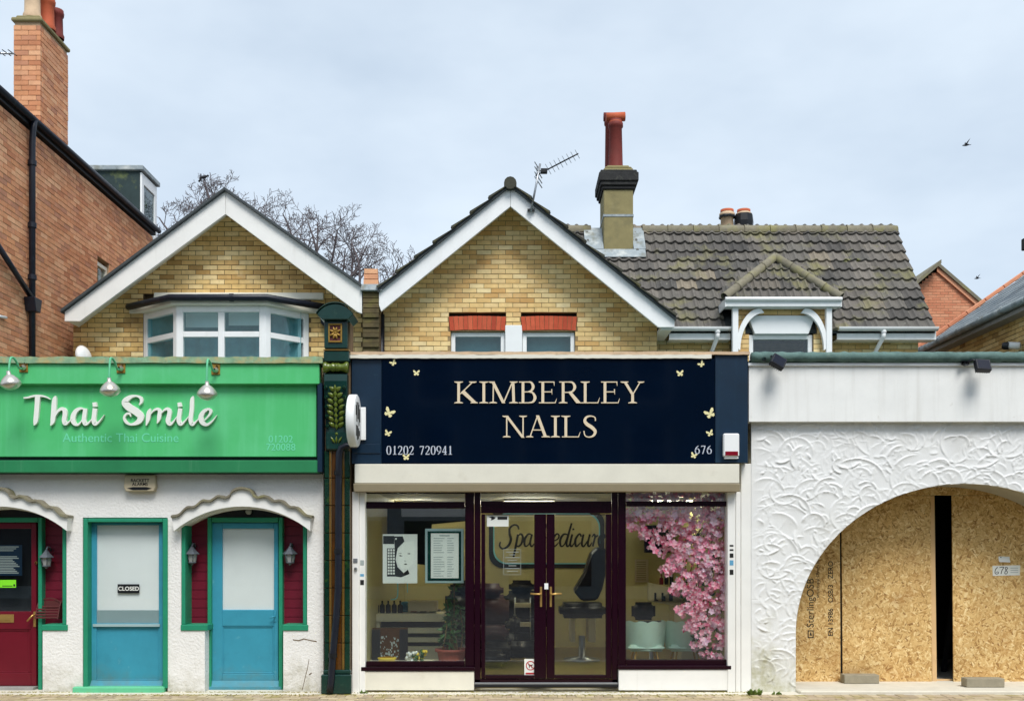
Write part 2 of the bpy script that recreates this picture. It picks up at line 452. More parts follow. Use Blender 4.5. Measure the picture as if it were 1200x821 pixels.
def osb():
    m, t, b, o = nodes('oriented_strand_board')
    cols = []
    for i, (ang, sc) in enumerate(((.35, 1.0), (1.2, 1.1), (2.1, .95), (2.75, 1.15))):
        vo = N(t, "ShaderNodeTexVoronoi"); vo.inputs['Scale'].default_value = 1.0
        g = pos(t)
        m1 = N(t, "ShaderNodeMapping"); m1.inputs['Rotation'].default_value = (0, ang, 0); t.links.new(g, m1.inputs['Vector'])
        m2 = N(t, "ShaderNodeMapping"); m2.inputs['Scale'].default_value = (11.5*sc, 3, 48*sc); m2.inputs['Location'].default_value = (i*3.3, i, i*1.7); t.links.new(m1.outputs[0], m2.inputs['Vector'])
        t.links.new(m2.outputs[0], vo.inputs['Vector'])
        s = N(t, "ShaderNodeSeparateColor"); t.links.new(vo.outputs['Color'], s.inputs[0])
        cols.append(s.outputs[0])
    pick = noise(t, pos(t), 16, 2); pick2 = noise(t, pos(t, (1.3, 1, 1.1), (0, 1, 0)), 21, 2)
    a = N(t, "ShaderNodeMix", data_type='FLOAT'); t.links.new(mapr(t, pick, .48, .52, 0, 1), a.inputs[0]); t.links.new(cols[0], a.inputs[2]); t.links.new(cols[1], a.inputs[3])
    c = N(t, "ShaderNodeMix", data_type='FLOAT'); t.links.new(mapr(t, pick, .48, .52, 0, 1), c.inputs[0]); t.links.new(cols[2], c.inputs[2]); t.links.new(cols[3], c.inputs[3])
    d = N(t, "ShaderNodeMix", data_type='FLOAT'); t.links.new(mapr(t, pick2, .48, .52, 0, 1), d.inputs[0]); t.links.new(a.outputs[0], d.inputs[2]); t.links.new(c.outputs[0], d.inputs[3])
    r = N(t, "ShaderNodeValToRGB"); e = r.color_ramp.elements
    pal = [(0, (150, 112, 66)), (.14, (188, 148, 90)), (.45, (210, 172, 112)), (.75, (222, 188, 128)), (1, (238, 212, 158))]
    while len(e) < len(pal): e.new(.5)
    for i, (p_, q) in enumerate(pal): e[i].position = p_; e[i].color = rgb(*q)
    t.links.new(d.outputs[0], r.inputs[0])
    col = mixc(t, 1.0, r.outputs[0], gray(t, mapr(t, noise(t, pos(t), 1.4, 4), .3, .7, .88, 1.1)), 'MULTIPLY')
    col = mixc(t, mapr(t, noise(t, pos(t), 2.2, 5), .56, .8, 0, .5), col, rgb(150, 96, 44))
    t.links.new(col, b.inputs['Base Color']); b.inputs['Roughness'].default_value = .75; b.inputs['Specular IOR Level'].default_value = .2
    bump(t, b, d.outputs[0], .35, .004)
    return m
m_osb = osb()

# ------------------------------------------------------------------ bricks, tiles, windows
UNIT = {}
def unit_box(mat, name):
    if (mat.name, name) not in UNIT:
        mb = MB(); mb.box(-.5, .5, -.5, .5, -.5, .5)
        me = mb.mesh(name); me.materials.append(mat); UNIT[(mat.name, name)] = me
    return UNIT[(mat.name, name)]
def piece(name, me, parent, loc, rot=(0, 0, 0), scale=(1, 1, 1)):
    o = bpy.data.objects.new(name, me); C.objects.link(o); o.parent = parent
    o.location = Vector(loc) - WL[parent.name]; o.rotation_euler = rot; o.scale = scale
    return o
def lay_bricks(parent, o, u, n, z0, z1, intervals, mat, mortar, nparts=300, score=None, course=.075, blen=.2155, joint=.0095, proud=.007,
               wall='wall', backd=.1, edge=True):
    """real bricks over a mortar bed: parts while they last, the rest one mesh"""
    o = Vector(o); u = Vector(u).normalized(); n = Vector(n).normalized()
    ang = math.atan2(u.y, u.x)
    me = unit_box(mat, 'brick')
    bricks = []; back = MB(); run = None
    nc = int(round((z1 - z0) / course))
    for i in range(nc):
        za, zb = z0 + i*course, z0 + (i+1)*course
        iv = intervals(za, zb)
        key = [(round(a, 3), round(b, 3)) for a, b in iv]
        if run and run[2] == key: run[1] = zb
        else:
            if run:
                for a, b in run[2]: back.obox(o + u*a - n*backd + Vector((0, 0, run[0]-o.z)), u*(b-a), n*backd, (0, 0, run[1]-run[0]))
            run = [za, zb, key]
        off = (.5 if i % 2 else 0) * (blen + joint)
        for a, b in iv:
            j = math.floor((a - off) / (blen + joint))
            while True:
                s0 = off + j*(blen + joint) + joint/2; s1 = s0 + blen; j += 1
                if s0 > b: break
                s0, s1 = max(s0, a + .002), min(s1, b - .002)
                if s1 - s0 < .035: continue
                bricks.append(((s0+s1)/2, (za+zb)/2, s1-s0))
    if run:
        for a, b in run[2]: back.obox(o + u*a - n*backd + Vector((0, 0, run[0]-o.z)), u*(b-a), n*backd, (0, 0, run[1]-run[0]))
    back.build(wall, mortar, parent)
    if score: bricks.sort(key=lambda q: score(q[0], q[1]))
    rest = MB(); rr = random.Random(len(bricks))
    for i, (uc, zc, ln) in enumerate(bricks):
        d = .06; pr = proud + rr.uniform(-.0025, .0025); hh = course - joint + rr.uniform(-.003, .001)
        c = o + u*uc + n*(pr - d/2); c.z = zc + rr.uniform(-.0015, .0015)
        if i < nparts:
            piece('brick', me, parent, c, (0, rr.uniform(-.006, .006), ang), (ln, d, hh))
        else:
            rest.obox(c - u*ln/2 - n*d/2 - Vector((0, 0, hh/2)), u*ln, n*d, (0, 0, hh))
    if rest.v: rest.build('brickwork', mat, parent, kind='stuff', recalc=False)

def tile_mesh(name, mat, w=.33, l=.30, th=.016, amp=.018, waves=2, n=10):
    mb = MB(); top = []; bot = []
    vs = []
    for j, (yy, dz) in enumerate(((0, th), (l, 0.0))):
        for i in range(n + 1):
            x = -w/2 + w*i/n
            h = amp * max(0, math.cos(2*PI*waves*i/n + PI))**.8 if waves else 0
            vs.append((x, yy, dz + h))
    for i in range(n + 1):
        x = -w/2 + w*i/n
        h = amp * max(0, math.cos(2*PI*waves*i/n + PI))**.8 if waves else 0
        vs.append((x, 0, dz - .004 + h*.0))
    m = n + 1
    fs = [(i, i+1, m+i+1, m+i) for i in range(n)] + [(2*m+i, 2*m+i+1, i+1, i) for i in range(n)]
    mb.add(vs, fs, False)
    mb.f += [(0, m, 2*m), (n, 2*m+n, m+n)]; mb.sm += [False, False]
    me = mb.mesh(name, recalc=False); me.materials.append(mat)
    return me
def window(parent, p0, p1, z0, z1, cols=(), rows=(), fw=.055, depth=.07, frame=None, pane=None, name='window', sash=.0):
    """framed window between plan points p0 -> p1 (left to right seen from outside); cols/rows: fractions where bars sit"""
    frame = frame or m_upvc; pane = pane or g_up
    p0 = Vector((*p0, z0)); p1 = Vector((*p1, z0)); u = p1 - p0; W = u.length; u.normalize(); n = Vector((u.y, -u.x, 0)); H = z1 - z0
    up = Vector((0, 0, 1)); mb = MB()
    def bar(a0, a1, b0, b1, d0=0.0, d1=depth):
        mb.obox(p0 + u*a0 + up*b0 + n*(-d1), u*(a1-a0), n*(d1-d0), up*(b1-b0))
    bar(0, fw, 0, H); bar(W-fw, W, 0, H); bar(fw, W-fw, 0, fw); bar(fw, W-fw, H-fw, H)
    cs = [0] + [c*W for c in cols] + [W]
    rs = [0] + [r*H for r in rows] + [H]
    for c in cols: bar(c*W-fw*.5, c*W+fw*.5, fw, H-fw, .004, depth-.004)
    for r in rows:
        for a, b in zip(cs[:-1], cs[1:]):
            bar(a + (fw if a == 0 else fw*.5), b - (fw if b == W else fw*.5), r*H-fw*.45, r*H+fw*.45, .006, depth-.006)
    f = mb.build(name, frame, parent, bev=.006)
    for a, b in zip(cs[:-1], cs[1:]):
        for c, d in zip(rs[:-1], rs[1:]):
            g = MB(); g.obox(p0 + u*(a+.01) + up*(c+.01) - n*(depth*.6), u*(b-a-.02), n*.006, up*(d-c-.02))
            g.build('pane', pane, f)
    return f
# ================================================================== ground
g = MB(); g.add([(-400,-300,-.14),(400,-300,-.14),(400,600,-.14),(-400,600,-.14)], [(0,1,2,3)])
struct(g, 'road', m_asphalt)
g = MB(); g.box(-30, 30, -3.2, -.2, -.139, -.02); pav = struct(g, 'pavement', m_joint)
g = MB(); g.box(-30, 30, -3.35, -3.202, -.139, -.01); struct(g, 'kerb', m_kerb, bev=.012)
me_p = unit_box(m_paver, 'paver'); rest = MB(); cnt = 0; rr = random.Random(3)
rows = [(-.305, .105, .205)] + [(-.465 - .105*i, .21, .10) for i in range(8)]
for ri, (yc, step, dep) in enumerate(rows):
    nn = int(14.4/step)
    for i in range(nn):
        xc = -7.2 + (i + (.5 if ri % 2 else 0)) * step
        dx, dy, dz = step - .007, dep - .007, .05
        z = -.028 + rr.uniform(-.003, .003)
        if abs(xc) < 6.0 and cnt < 300 and yc > -.8:
            piece('paver', me_p, pav, (xc, yc, z), (rr.uniform(-.01,.01), rr.uniform(-.008,.008), rr.uniform(-.012,.012)), (dx, dy, dz)); cnt += 1
        else: rest.box(xc-dx/2, xc+dx/2, yc-dy/2, yc+dy/2, z-.025, z+.025)
rest.build('paving', m_paver, pav, kind='stuff', recalc=False)
g = MB(); g.box(-12, 12, -.196, .9, -.14, .0); struct(g, 'footing', m_conc, bev=.01)

# ================================================================== red brick house on the left (its side wall runs back from the street)
WX = -7.0; EZ = 7.95
rh = thing('brick_house', 'tall orange red brick house whose long side wall runs back at the left edge', 'house', (-7.6, 4.5, 0))
def iv_red(za, zb):
    y0, y1 = 1.4, 7.95
    yb0, yb1, zz0, zz1 = 5.27, 5.78, Z(345, 5.4), Z(307, 5.4)
    if zb > zz0 and za < zz1: return [(0, yb0 - y0), (yb1 - y0, y1 - y0)]
    return [(0, y1 - y0)]
def sc_red(u, z):
    y = 1.4 + u; kk = k(y); px = 600 + WX*100/kk; py = 640 - (z-1.7)*100/kk
    # the bricks that show, nearest first
    hid = py > 415 or px < -4 or py > 372 - (px - 75)*.76 and px > 78
    return (1 if hid else 0, y)
lay_bricks(rh, (WX, 1.4, 0), (0, 1, 0), (1, 0, 0), 3.9, 7.725, iv_red, m_rbrick, m_rmort, score=sc_red)
g = MB(); g.box(-12, WX-.101, 1.4, 7.95, 0, 7.7); g.build('house_body', m_rmort, rh)
g = MB(); g.box(WX-.1, WX, 1.4, 7.95, 0, 3.899); g.build('lower_wall', m_rmort, rh)
# eaves: dark fascia, gutter, roof above
g = MB(); g.box(WX-.25, WX+.045, 1.3, 8.0, 7.765, 7.83); g.box(WX+.02, WX+.045, 1.3, 8.0, 7.83, 7.87); e = g.build('fascia', m_black, rh, bev=.006)
g = MB(); g.tube([(WX+.09, 1.3, 7.865), (WX+.09, 8.05, 7.865)], .048, 12); g.build('gutter', m_gutter, rh)
g = MB(); g.ext([(WX+.06, 1.3, 7.88), (WX+.06, 1.3, 7.93), (-10.6, 1.3, 10.4), (-10.6, 1.3, 10.3)], (0, 6.75, 0)); g.build('roof', m_slate, rh)
# downpipe on the wall, hopper and slanting branch
def wp(px, py, x=WX+.06):
    kk = -x*100/(600-px); y = kk*12 - 12
    return (x, y, 1.7 + (640-py)/100*kk)
a = wp(37, 140); b = wp(28, 320)
g = MB(); g.tube([(WX+.10, a[1], 7.85), (WX+.08, a[1], 7.72), (WX+.07, a[1], 7.5), (WX+.07, a[1], 3.2)], .045, 10)
for zz in (7.2, 6.3, 5.55): g.lathe([(.06,0),(.06,.07)], (WX+.07, a[1], zz), n=10)
g.build('downpipe', m_gutter, rh)
h = wp(25, 352)
g = MB(); hy = a[1] - .02
g.ext([(WX+.17-.0, hy-.12, h[2]+.1), (WX+.17, hy+.12, h[2]+.1), (WX+.17, hy+.07, h[2]-.1), (WX+.17, hy-.07, h[2]-.1)], (-.16, 0, 0)); g.build('hopper', m_gutter, rh, bev=.008)
g = MB(); g.tube([(WX+.07, hy-.02, h[2]+.12), (WX+.07, 1.72, h[2]+.62)], .04, 8); g.build('branch_pipe', m_gutter, rh)
g = MB(); q = wp(14, 374); g.tube([(WX+.03, 1.7, q[2]-.05), (WX+.03, q[1]-.1, q[2])], .02, 8); g.build('overflow_pipe', m_upvc, rh)
# small window in the wall
g = MB(); z0, z1 = Z(345, 5.4), Z(307, 5.4)
g.box(WX-.09, WX-.03, 5.27, 5.33, z0, z1); g.box(WX-.09, WX-.03, 5.72, 5.78, z0, z1); g.box(WX-.09, WX-.03, 5.33, 5.72, z1-.06, z1); g.box(WX-.09, WX-.03, 5.33, 5.72, z0, z0+.06)
wf = g.build('window', m_cream, rh); g = MB(); g.box(WX-.07, WX-.062, 5.3, 5.75, z0+.03, z1-.03); g.build('pane', g_up, wf)
# chimney
cx1 = -7.06; cy0, cy1 = 3.33, 4.28; cx0 = cx1 - .40
chm = MB(); chm.box(cx0+.012, cx1-.012, cy0+.012, cy1-.012, 7.6, 9.55); ch = chm.build('chimney', m_rmort, rh)
me = unit_box(m_rbrick, 'brick'); rr = random.Random(5)
zc = 7.66; row = 0
while zc < 9.5:
    for (ax, lo, hi) in (('x', cx0, cx1), ('y', cy0, cy1)):
        ln = hi - lo; off = 0 if row % 2 else .11
        s = lo - off
        while s < hi - .03:
            a0, a1 = max(lo, s), min(hi, s + .216); s += .2255
            if a1 - a0 < .02: continue
            if ax == 'x': piece('brick', me, ch, ((a0+a1)/2, cy0+.03+rr.uniform(-.003,.003), zc), (0,0,0), (a1-a0, .06, .066))
            else: piece('brick', me, ch, (cx1-.028+rr.uniform(-.003,.003), (a0+a1)/2+(.03 if a0 == lo else 0), zc), (0,0,PI/2), (a1-a0-(.06 if a0 == lo else 0), .06, .066))
    zc += .075; row += 1
g = MB(); g.box(cx0-.03, cx1+.03, cy0-.03, cy1+.03, 9.55, 9.61); g.box(cx0+.02, cx1-.02, cy0+.02, cy1-.02, 9.61, 9.66); g.build('chimney_cap', m_stack, ch, bev=.015)
def pot(mb, x, y, z, r, h):
    mb.lathe([(r*1.05,0),(r*1.08,.05),(r*.92,.09),(r*.86,h*.75),(r*1.02,h*.8),(r*1.06,h*.9),(r*.98,h*.95),(r*.98,h),(r*.75,h),(r*.75,h-.3)], (x, y, z), n=18)
for (px, yy, h, r, mm, lb) in ((38, 3.52, .62, .125, m_potpale, 'pale pink chimney pot at the front'), (55, 3.85, .5, .12, m_potred, None), (66, 4.12, .45, .11, m_pot, None)):
    g = MB(); pot(g, X(px, yy), yy, 9.68, r, h); g.build('chimney_pot', mm, ch, label=lb)
g = MB(); ybx = 2.9
# flat roofed dormer on its roof
dm = MB(); dx1 = -7.1; dy0, dy1 = 7.59, 8.42
dm.box(-8.6, dx1-.02, dy0, dy1, 7.9, Z(200, dy0)); d = dm.build('dormer', m_skylead, rh)
g = MB(); g.box(-8.7, dx1+.06, dy0-.06, dy1+.08, Z(200, dy0), Z(194.5, dy0)); g.build('dormer_roof', m_lead, d, bev=.01)
g = MB(); zt = Z(202, dy0); zb = 7.75
g.box(dx1-.018, dx1+.02, dy0+.002, dy0+.12, zb, zt); g.box(dx1-.018, dx1+.02, dy1-.12, dy1-.002, zb, zt); g.box(dx1-.018, dx1+.02, dy0+.12, dy1-.12, zt-.2, zt); g.box(dx1-.018, dx1+.02, dy0+.12, dy1-.12, zb, zb+.08)
f = g.build('window', m_upvc, d, bev=.006); g = MB(); g.box(dx1-.008, dx1, dy0+.1, dy1-.1, zb+.05, zt-.15); g.build('pane', g_up, f)
g = MB(); g.lathe([(.1,0),(.11,.04),(.08,.08),(.07,.22),(.1,.26),(.1,.3)], (-7.5, 5.0, 8.3), n=12); g.build('vent_pipe', m_potpale, rh)
g = MB(); g.tube([(WX+.05, 8.05, 7.6), (WX+.05, 8.05, 6.2)], .05, 8); g.build('rear_downpipe', m_lead, rh)
# aerial on that house, its boom runs in from the left edge
g = MB(); y_ = 3.0; zz = Z(63, y_); x0, x1 = X(-40, y_), X(17, y_)
an = thing('tv_aerial', 'thin dark tv aerial boom by the tall red brick chimney', 'aerial', (x0, y_, 8.2))
g.tube([(x0, y_, zz+.01), (x1, y_, zz)], .014, 6); g.build('boom', m_metal, an)
g = MB(); g.tube([(x0+.05, y_, 8.3), (x0+.05, y_, zz)], .018, 6); g.build('mast', m_metal, an)
for i in range(8):
    g = MB(); xx = x1 - .03 - i*.085; g.tube([(xx, y_-.13, zz-.006), (xx, y_+.13, zz+.03)], .007, 5); g.build('element', m_black, an)

# ================================================================== left gabled house with the bay window
GY = 4.0; BY = 3.6
lh = thing('gabled_house', 'yellow brick house with white bargeboards and a bay window above the green sign', 'house', (X(265,4), 5, 0))
def wall_line(px, apex, ay, sl, sr):
    return ay + (sl*(apex-px) if px < apex else sr*(px-apex))
def iv_left(za, zb):
    zm = zb
    py = 640 - (zm-1.7)*100/k(GY)
    d = py - 240
    if d <= 4: return []
    a, b = max(86, 265 - d/.75), min(425, 265 + d/.72)
    r = [(a, b)]
    if py > 343:
        r = [(a, 168.0), (362.0, b)]
    return [(X(p,GY)-X(86,GY), X(q,GY)-X(86,GY)) for p, q in r if q - p > 4]
def sc_vis(u0):
    def f(u, z):
        px = 600 + (u0+u)*100/k(GY); py = 640 - (z-1.7)*100/k(GY)
        return (1 if py > 417 else 0, -z)
    return f
lay_bricks(lh, (X(86,GY), GY, 0), (1,0,0), (0,-1,0), Z(440,GY), Z(440,GY)+.075*36, iv_left, m_ybrick, m_ymort, score=sc_vis(X(86,GY)))
xa, za_ = X(265, 4.11), Z(233, 4.11)
g = MB(); g.prism([(X(88,GY),0),(X(424,GY),0),(X(424,GY),Z(352,GY)),(xa,za_),(X(88,GY),Z(368,GY))], 4.105, 9.0); g.build('house_body', m_ymort, lh)
# roof slabs, bargeboards
def bx(px): return X(px, BY)
def bz(py): return Z(py, BY)
g = MB()
ap = (bx(265), bz(221.5)); lf = (bx(74), bz(364)); rf = (bx(424), bz(333.5))
for a, b in ((ap, lf), (ap, rf)):
    g.prism([a, b, (b[0], b[1]-.05), (a[0], a[1]-.05)], 3.5, 9.0)
g.build('roof', m_flash, lh, bev=.004)
g = MB(); g.prism([(bx(265), bz(225)), (bx(77), bz(366)), (bx(77), bz(377)), (bx(95), bz(377)), (bx(265), bz(252))], BY-.04, BY+.01)
g.build('bargeboard', m_white, lh, bev=.004)
g = MB(); g.prism([(bx(265.3), bz(225)), (bx(265.3), bz(252)), (bx(419), bz(366)), (bx(424.5), bz(368)), (bx(424.5), bz(336.5))], BY-.04, BY+.01)
g.build('bargeboard', m_white, lh, bev=.004)
g = MB()
for s0, s1 in (((265,238),(80,377)), ((265,238),(424,357))):
    a = (bx(s0[0]), bz(s0[1])); b = (bx(s1[0]), bz(s1[1])); g.prism([a, b, (b[0], b[1]+.05), (a[0], a[1]+.05)], BY+.012, GY-.012)
g.build('soffit', m_cream, lh)
# bay window
A0 = (X(168,GY), GY); A1 = (X(207,3.45), 3.45); A2 = (X(311,3.45), 3.45); A3 = (X(362,GY), GY)
zb0, zb1 = 4.2, Z(358, 3.45)
def inset(p, d=.03): return (p[0], p[1]+d)
window(lh, A0, A1, zb0, zb1, (), (.62,), .095, .08)
window(lh, A1, A2, zb0, zb1, (.5,), (.62,), .095, .08)
window(lh, A2, A3, zb0, zb1, (), (.62,), .095, .08)
g = MB(); g.ext([(A0[0]-.02, A0[1], zb0-.6), (A1[0], A1[1]-.02, zb0-.6), (A2[0], A2[1]-.02, zb0-.6), (A3[0]+.02, A3[1], zb0-.6)], (0, 0, .58)); g.build('bay_base', m_cream, lh)
def bayroof(z0, z1, d, e, name, mat, bev=.0):
    g = MB(); g.ext([(A0[0]-.22-e, 3.99, z0), (A0[0]-.1-e, 3.99-d*.5, z0), (A1[0]-d*.5, A1[1]-d, z0), (A2[0]+d*.5, A2[1]-d, z0), (A3[0]+.1+e, 3.99-d*.5, z0), (A3[0]+.24+e, 3.99, z0)], (0,0,z1-z0)); return g.build(name, mat, lh, bev=bev)
bayroof(zb1, zb1+.07, .1, .0, 'bay_fascia', m_cream, .006)
bayroof(zb1+.10, zb1+.125, .1, 0, 'bay_roof', m_lead, .006)
g = MB(); pth = [(A0[0]-.2, 3.9, zb1+.085), (A1[0]-.06, A1[1]-.15, zb1+.085), (A2[0]+.06, A2[1]-.15, zb1+.085), (A3[0]+.24, 3.88, zb1+.085)]
g.tube(pth, .052, 10); g.lathe([(.06,0),(.06,.06)], (A2[0]-.5, A2[1]-.15, zb1+.085), (1,0,0), n=10); g.build('bay_gutter', m_gutter, lh)
g = MB(); g.box(X(182,GY), X(380,GY), 3.92, 3.985, Z(352,GY), Z(344,GY)); g.build('flashing', m_cream, lh, bev=.01)
g = MB(); g.tube([(A3[0]+.22, 3.88, zb1+.05), (A3[0]+.24, 3.9, zb1-.15), (A3[0]+.42, 3.92, zb1-.35), (A3[0]+.44, 3.93, zb1-1.2)], .04, 8); g.build('downpipe', m_gutter, lh)
# inside the bay: blinds and a net curtain
g = MB(); g.box(A1[0]+.05, (A1[0]+A2[0])/2-.04, 3.72, 3.73, zb1-.27, zb1); g.box((A1[0]+A2[0])/2+.04, A2[0]-.05, 3.72, 3.73, zb1-.24, zb1); g.build('blind', m_blind, lh)
g = MB(); n_ = 40
for a, b in ((A0[0]+.1, A3[0]-.1),):
    l = []; 
    vs = []; fs = []
    for i in range(n_+1):
        x = a + (b-a)*i/n_; yy = 3.93 + .03*math.sin(i*1.7) + .012*math.sin(i*.6)
        vs += [(x, yy, zb0), (x, yy, zb1)]
    for i in range(n_): fs.append((2*i, 2*i+2, 2*i+3, 2*i+1))
    g.add(vs, fs, True)
g.build('curtain', m_curtain, lh)
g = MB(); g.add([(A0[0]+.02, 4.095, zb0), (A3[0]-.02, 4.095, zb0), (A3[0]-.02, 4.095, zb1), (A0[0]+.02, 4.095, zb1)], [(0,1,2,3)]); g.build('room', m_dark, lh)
# satellite dish low on its left side
dx, dz = X(99, 3.75), Z(418, 3.75)
sdh = thing('satellite_dish', 'small white satellite dish on yellow brick by the red house', 'satellite dish', (dx, 3.95, dz-.2))
g = MB(); g.lathe([(.001,.05),(.06,.045),(.12,.028),(.165,0),(.172,0),(.12,.045),(.06,.06),(.001,.066)], (dx, 3.72, dz), (.93,-.35,.1), 20); g.build('dish', m_upvc, sdh)
g = MB(); g.tube([(dx-.02, 3.74, dz-.03), (dx, 3.97, dz-.16)], .018, 6); g.build('bracket', m_metal, sdh)

# ================================================================== brick pier between the two gables
px0, px1 = 425.5, 444.5
pr = thing('party_wall_pier', 'narrow mossy brick pier with lead cap between the two white gables', 'pier', (X(435,3.7), 3.9, 0))
g = MB(); g.box(X(px0,3.6)+.01, X(px1,3.6)-.01, 3.61, 5.5, 0, Z(338,3.6)); g.build('pier_core', m_ymort, pr)
me = unit_box(m_pierbrick, 'brick'); zc = Z(445, 3.6); row = 0; rr = random.Random(9)
while zc < Z(340, 3.6):
    st = .05 if zc < Z(368, 3.6) and row % 2 else .0
    wdt = X(px1,3.6)-X(px0,3.6)
    o_ = piece('brick', me, pr, (X(435,3.6), 3.62-st*.5+rr.uniform(-.004,.004), zc), (0,0,0), (wdt-.006, .1, .064)); zc += .075; row += 1
g = MB(); g.ext([(X(422,3.55), 3.5, Z(341,3.55)), (X(448,3.55), 3.5, Z(341,3.55)), (X(446,3.55), 3.53, Z(333,3.55)), (X(424,3.55), 3.53, Z(333,3.55))], (0, 2, 0)); g.build('lead_cap', m_lead, pr, bev=.008)
me = unit_box(m_rbrick, 'brick')
for i in range(3): piece('brick', me, pr, (X(434.5,3.6), 3.66, Z(330-i*6.2,3.6)), (0,0,.02*i), (X(443,3.6)-X(426,3.6)-.01*i, .12, .07))

# ================================================================== middle gabled house with the tiled roof range
mh = thing('tiled_house', 'warm yellow brick gabled house with a long grey tiled roof range and dormer', 'house', (0, 5, 0))
GX0 = X(449, GY); GX1 = X(770, GY)
W1 = (X(528,GY), X(592,GY)); W2 = (X(612,GY), X(674,GY)); WT = Z(388.5,GY)
def iv_mid(za, zb):
    py = 640 - (zb-1.7)*100/k(GY)
    d = py - 235
    if d <= 4: return []
    a, b = max(GX0, X(598 - d/.815, GY)), min(GX1, X(598 + d/.82, GY))
    cuts = []
    if za < WT - .01: cuts = [(W1[0], W2[1])]
    elif za < Z(370.5, GY): cuts = [(X(526,GY), X(593,GY)), (X(610.5,GY), X(676,GY))]
    r = []; s = a
    for c, e in cuts: r.append((s, c)); s = e
    r.append((s, b))
    return [(p-GX0, q-GX0) for p, q in r if q - p > .05]
lay_bricks(mh, (GX0, GY, 0), (1,0,0), (0,-1,0), WT-.075*9, WT-.075*9+.075*42, iv_mid, m_obrick, m_omort, score=sc_vis(GX0))
# red soldier arches
me = unit_box(m_arch, 'arch_brick'); rr = random.Random(2)
for (a, b) in ((X(526.5,GY), X(592.5,GY)), (X(611,GY), X(675.5,GY))):
    n_ = 12; st = (b-a)/n_; zc = Z(379.2, GY)
    g = MB(); g.box(a, b, GY+.002, GY+.1, Z(388.2,GY), Z(370.6,GY)); g.build('arch_bed', m_omort, mh)
    for i in range(n_):
        t = (i+.5)/n_*2-1
        piece('arch_brick', me, mh, (a+st*(i+.5), GY+.015, zc+.012*(1-t*t)), (0, t*.10, 0), (st-.007, .06, .215+rr.uniform(-.004,.004)))
# windows: two white casements and the white pier between
for a, b in (W1, W2):
    window(mh, (a+.005, GY+.05), (b-.005, GY+.05), 4.25, WT-.002, (), (), .065, .07)
    g = MB(); g.box(a+.02, b-.02, GY+.30, GY+.31, 4.0, WT); g.build('net_curtain', m_curtain, mh)
g = MB(); g.box(W1[1], W2[0], GY-.012, GY+.2, 4.0, Z(381,GY)); g.build('window_pier', m_wblock, mh, bev=.005)
# body behind
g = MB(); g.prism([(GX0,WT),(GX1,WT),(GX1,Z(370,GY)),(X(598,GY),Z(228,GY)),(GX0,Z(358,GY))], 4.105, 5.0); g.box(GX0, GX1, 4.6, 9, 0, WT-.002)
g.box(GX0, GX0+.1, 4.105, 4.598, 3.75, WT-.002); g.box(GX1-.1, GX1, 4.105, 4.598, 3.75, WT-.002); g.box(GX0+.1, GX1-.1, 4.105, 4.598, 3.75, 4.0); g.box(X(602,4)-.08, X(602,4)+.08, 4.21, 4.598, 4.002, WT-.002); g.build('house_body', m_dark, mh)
# gable roof: slabs, verge tiles, bargeboards
apx, apz = bx(598), bz(217)
lfx, lfz = bx(443.5), bz(340.5); rfx, rfz = bx(791), bz(373)
g = MB()
for (fx, fz) in ((lfx, lfz), (rfx, rfz)):
    g.prism([(apx, apz), (fx, fz), (fx, fz-.045), (apx, apz-.045)], 3.5, 7.4)
g.build('gable_roof', m_flash, mh)
vt = tile_mesh('verge_tile', m_verge, .5, .42, .034, .02, 2, 8)
for (fx, fz, sgn) in ((lfx, lfz, 1), (rfx, rfz, -1)):
    ln = math.hypot(apx-fx, apz-fz); n_ = int(ln/.335); ang = math.atan2(apz-fz, abs(apx-fx))
    for i in range(n_):
        t = i*(ln-.40)/(n_-1)/ln; p = Vector((fx + (apx-fx)*t, 3.72, fz + (apz-fz)*t + .012))
        # local y (up slope) -> +-x
        o_ = piece('verge_tile', vt, mh, p, (0, 0, 0))
        m_ = Matrix.Rotation(-sgn*PI/2, 4, 'Z'); rot = Matrix.Rotation(-sgn*(ang - .05), 4, 'Y') @ m_
        o_.rotation_euler = rot.to_euler()
g = MB(); g.prism([(apx, bz(219)), (bx(444.5), bz(342)), (bx(444.5), bz(358)), (bx(447), bz(365.5)), (apx, bz(243))], BY-.04, BY+.01); g.build('bargeboard', m_upvc, mh, bev=.004)
g = MB(); g.prism([(apx+.004, bz(219)), (apx+.004, bz(243)), (bx(771), bz(384)), (bx(790), bz(384)), (bx(790), bz(375))], BY-.04, BY+.01); g.build('bargeboard', m_upvc, mh, bev=.004)
g = MB()
for s0, s1 in (((598,230),(447,352)), ((598,230),(788,383))):
    a = (bx(s0[0]), bz(s0[1])); b = (bx(s1[0]), bz(s1[1])); g.prism([a, b, (b[0], b[1]+.05), (a[0], a[1]+.05)], BY+.012, GY-.012)
g.build('soffit', m_cream, mh)
g = MB(); g.tube([(apx, 3.46, apz-.01), (apx, 7.2, apz-.01)], .095, 12); g.build('ridge', m_verge, mh)
g = MB(); g.tube([(X(447,3.9), 3.93, Z(368,3.9)), (X(447,3.9), 3.93, 3.5)], .045, 8); g.build('downpipe', m_gutter, mh)
# boxed eaves at its right foot
g = MB(); g.box(GX1+.002, bx(788), BY+.02, 4.45, Z(384.5,BY)-.02, Z(383,BY)+.02); g.build('boxed_eaves', m_upvc, mh, bev=.004)

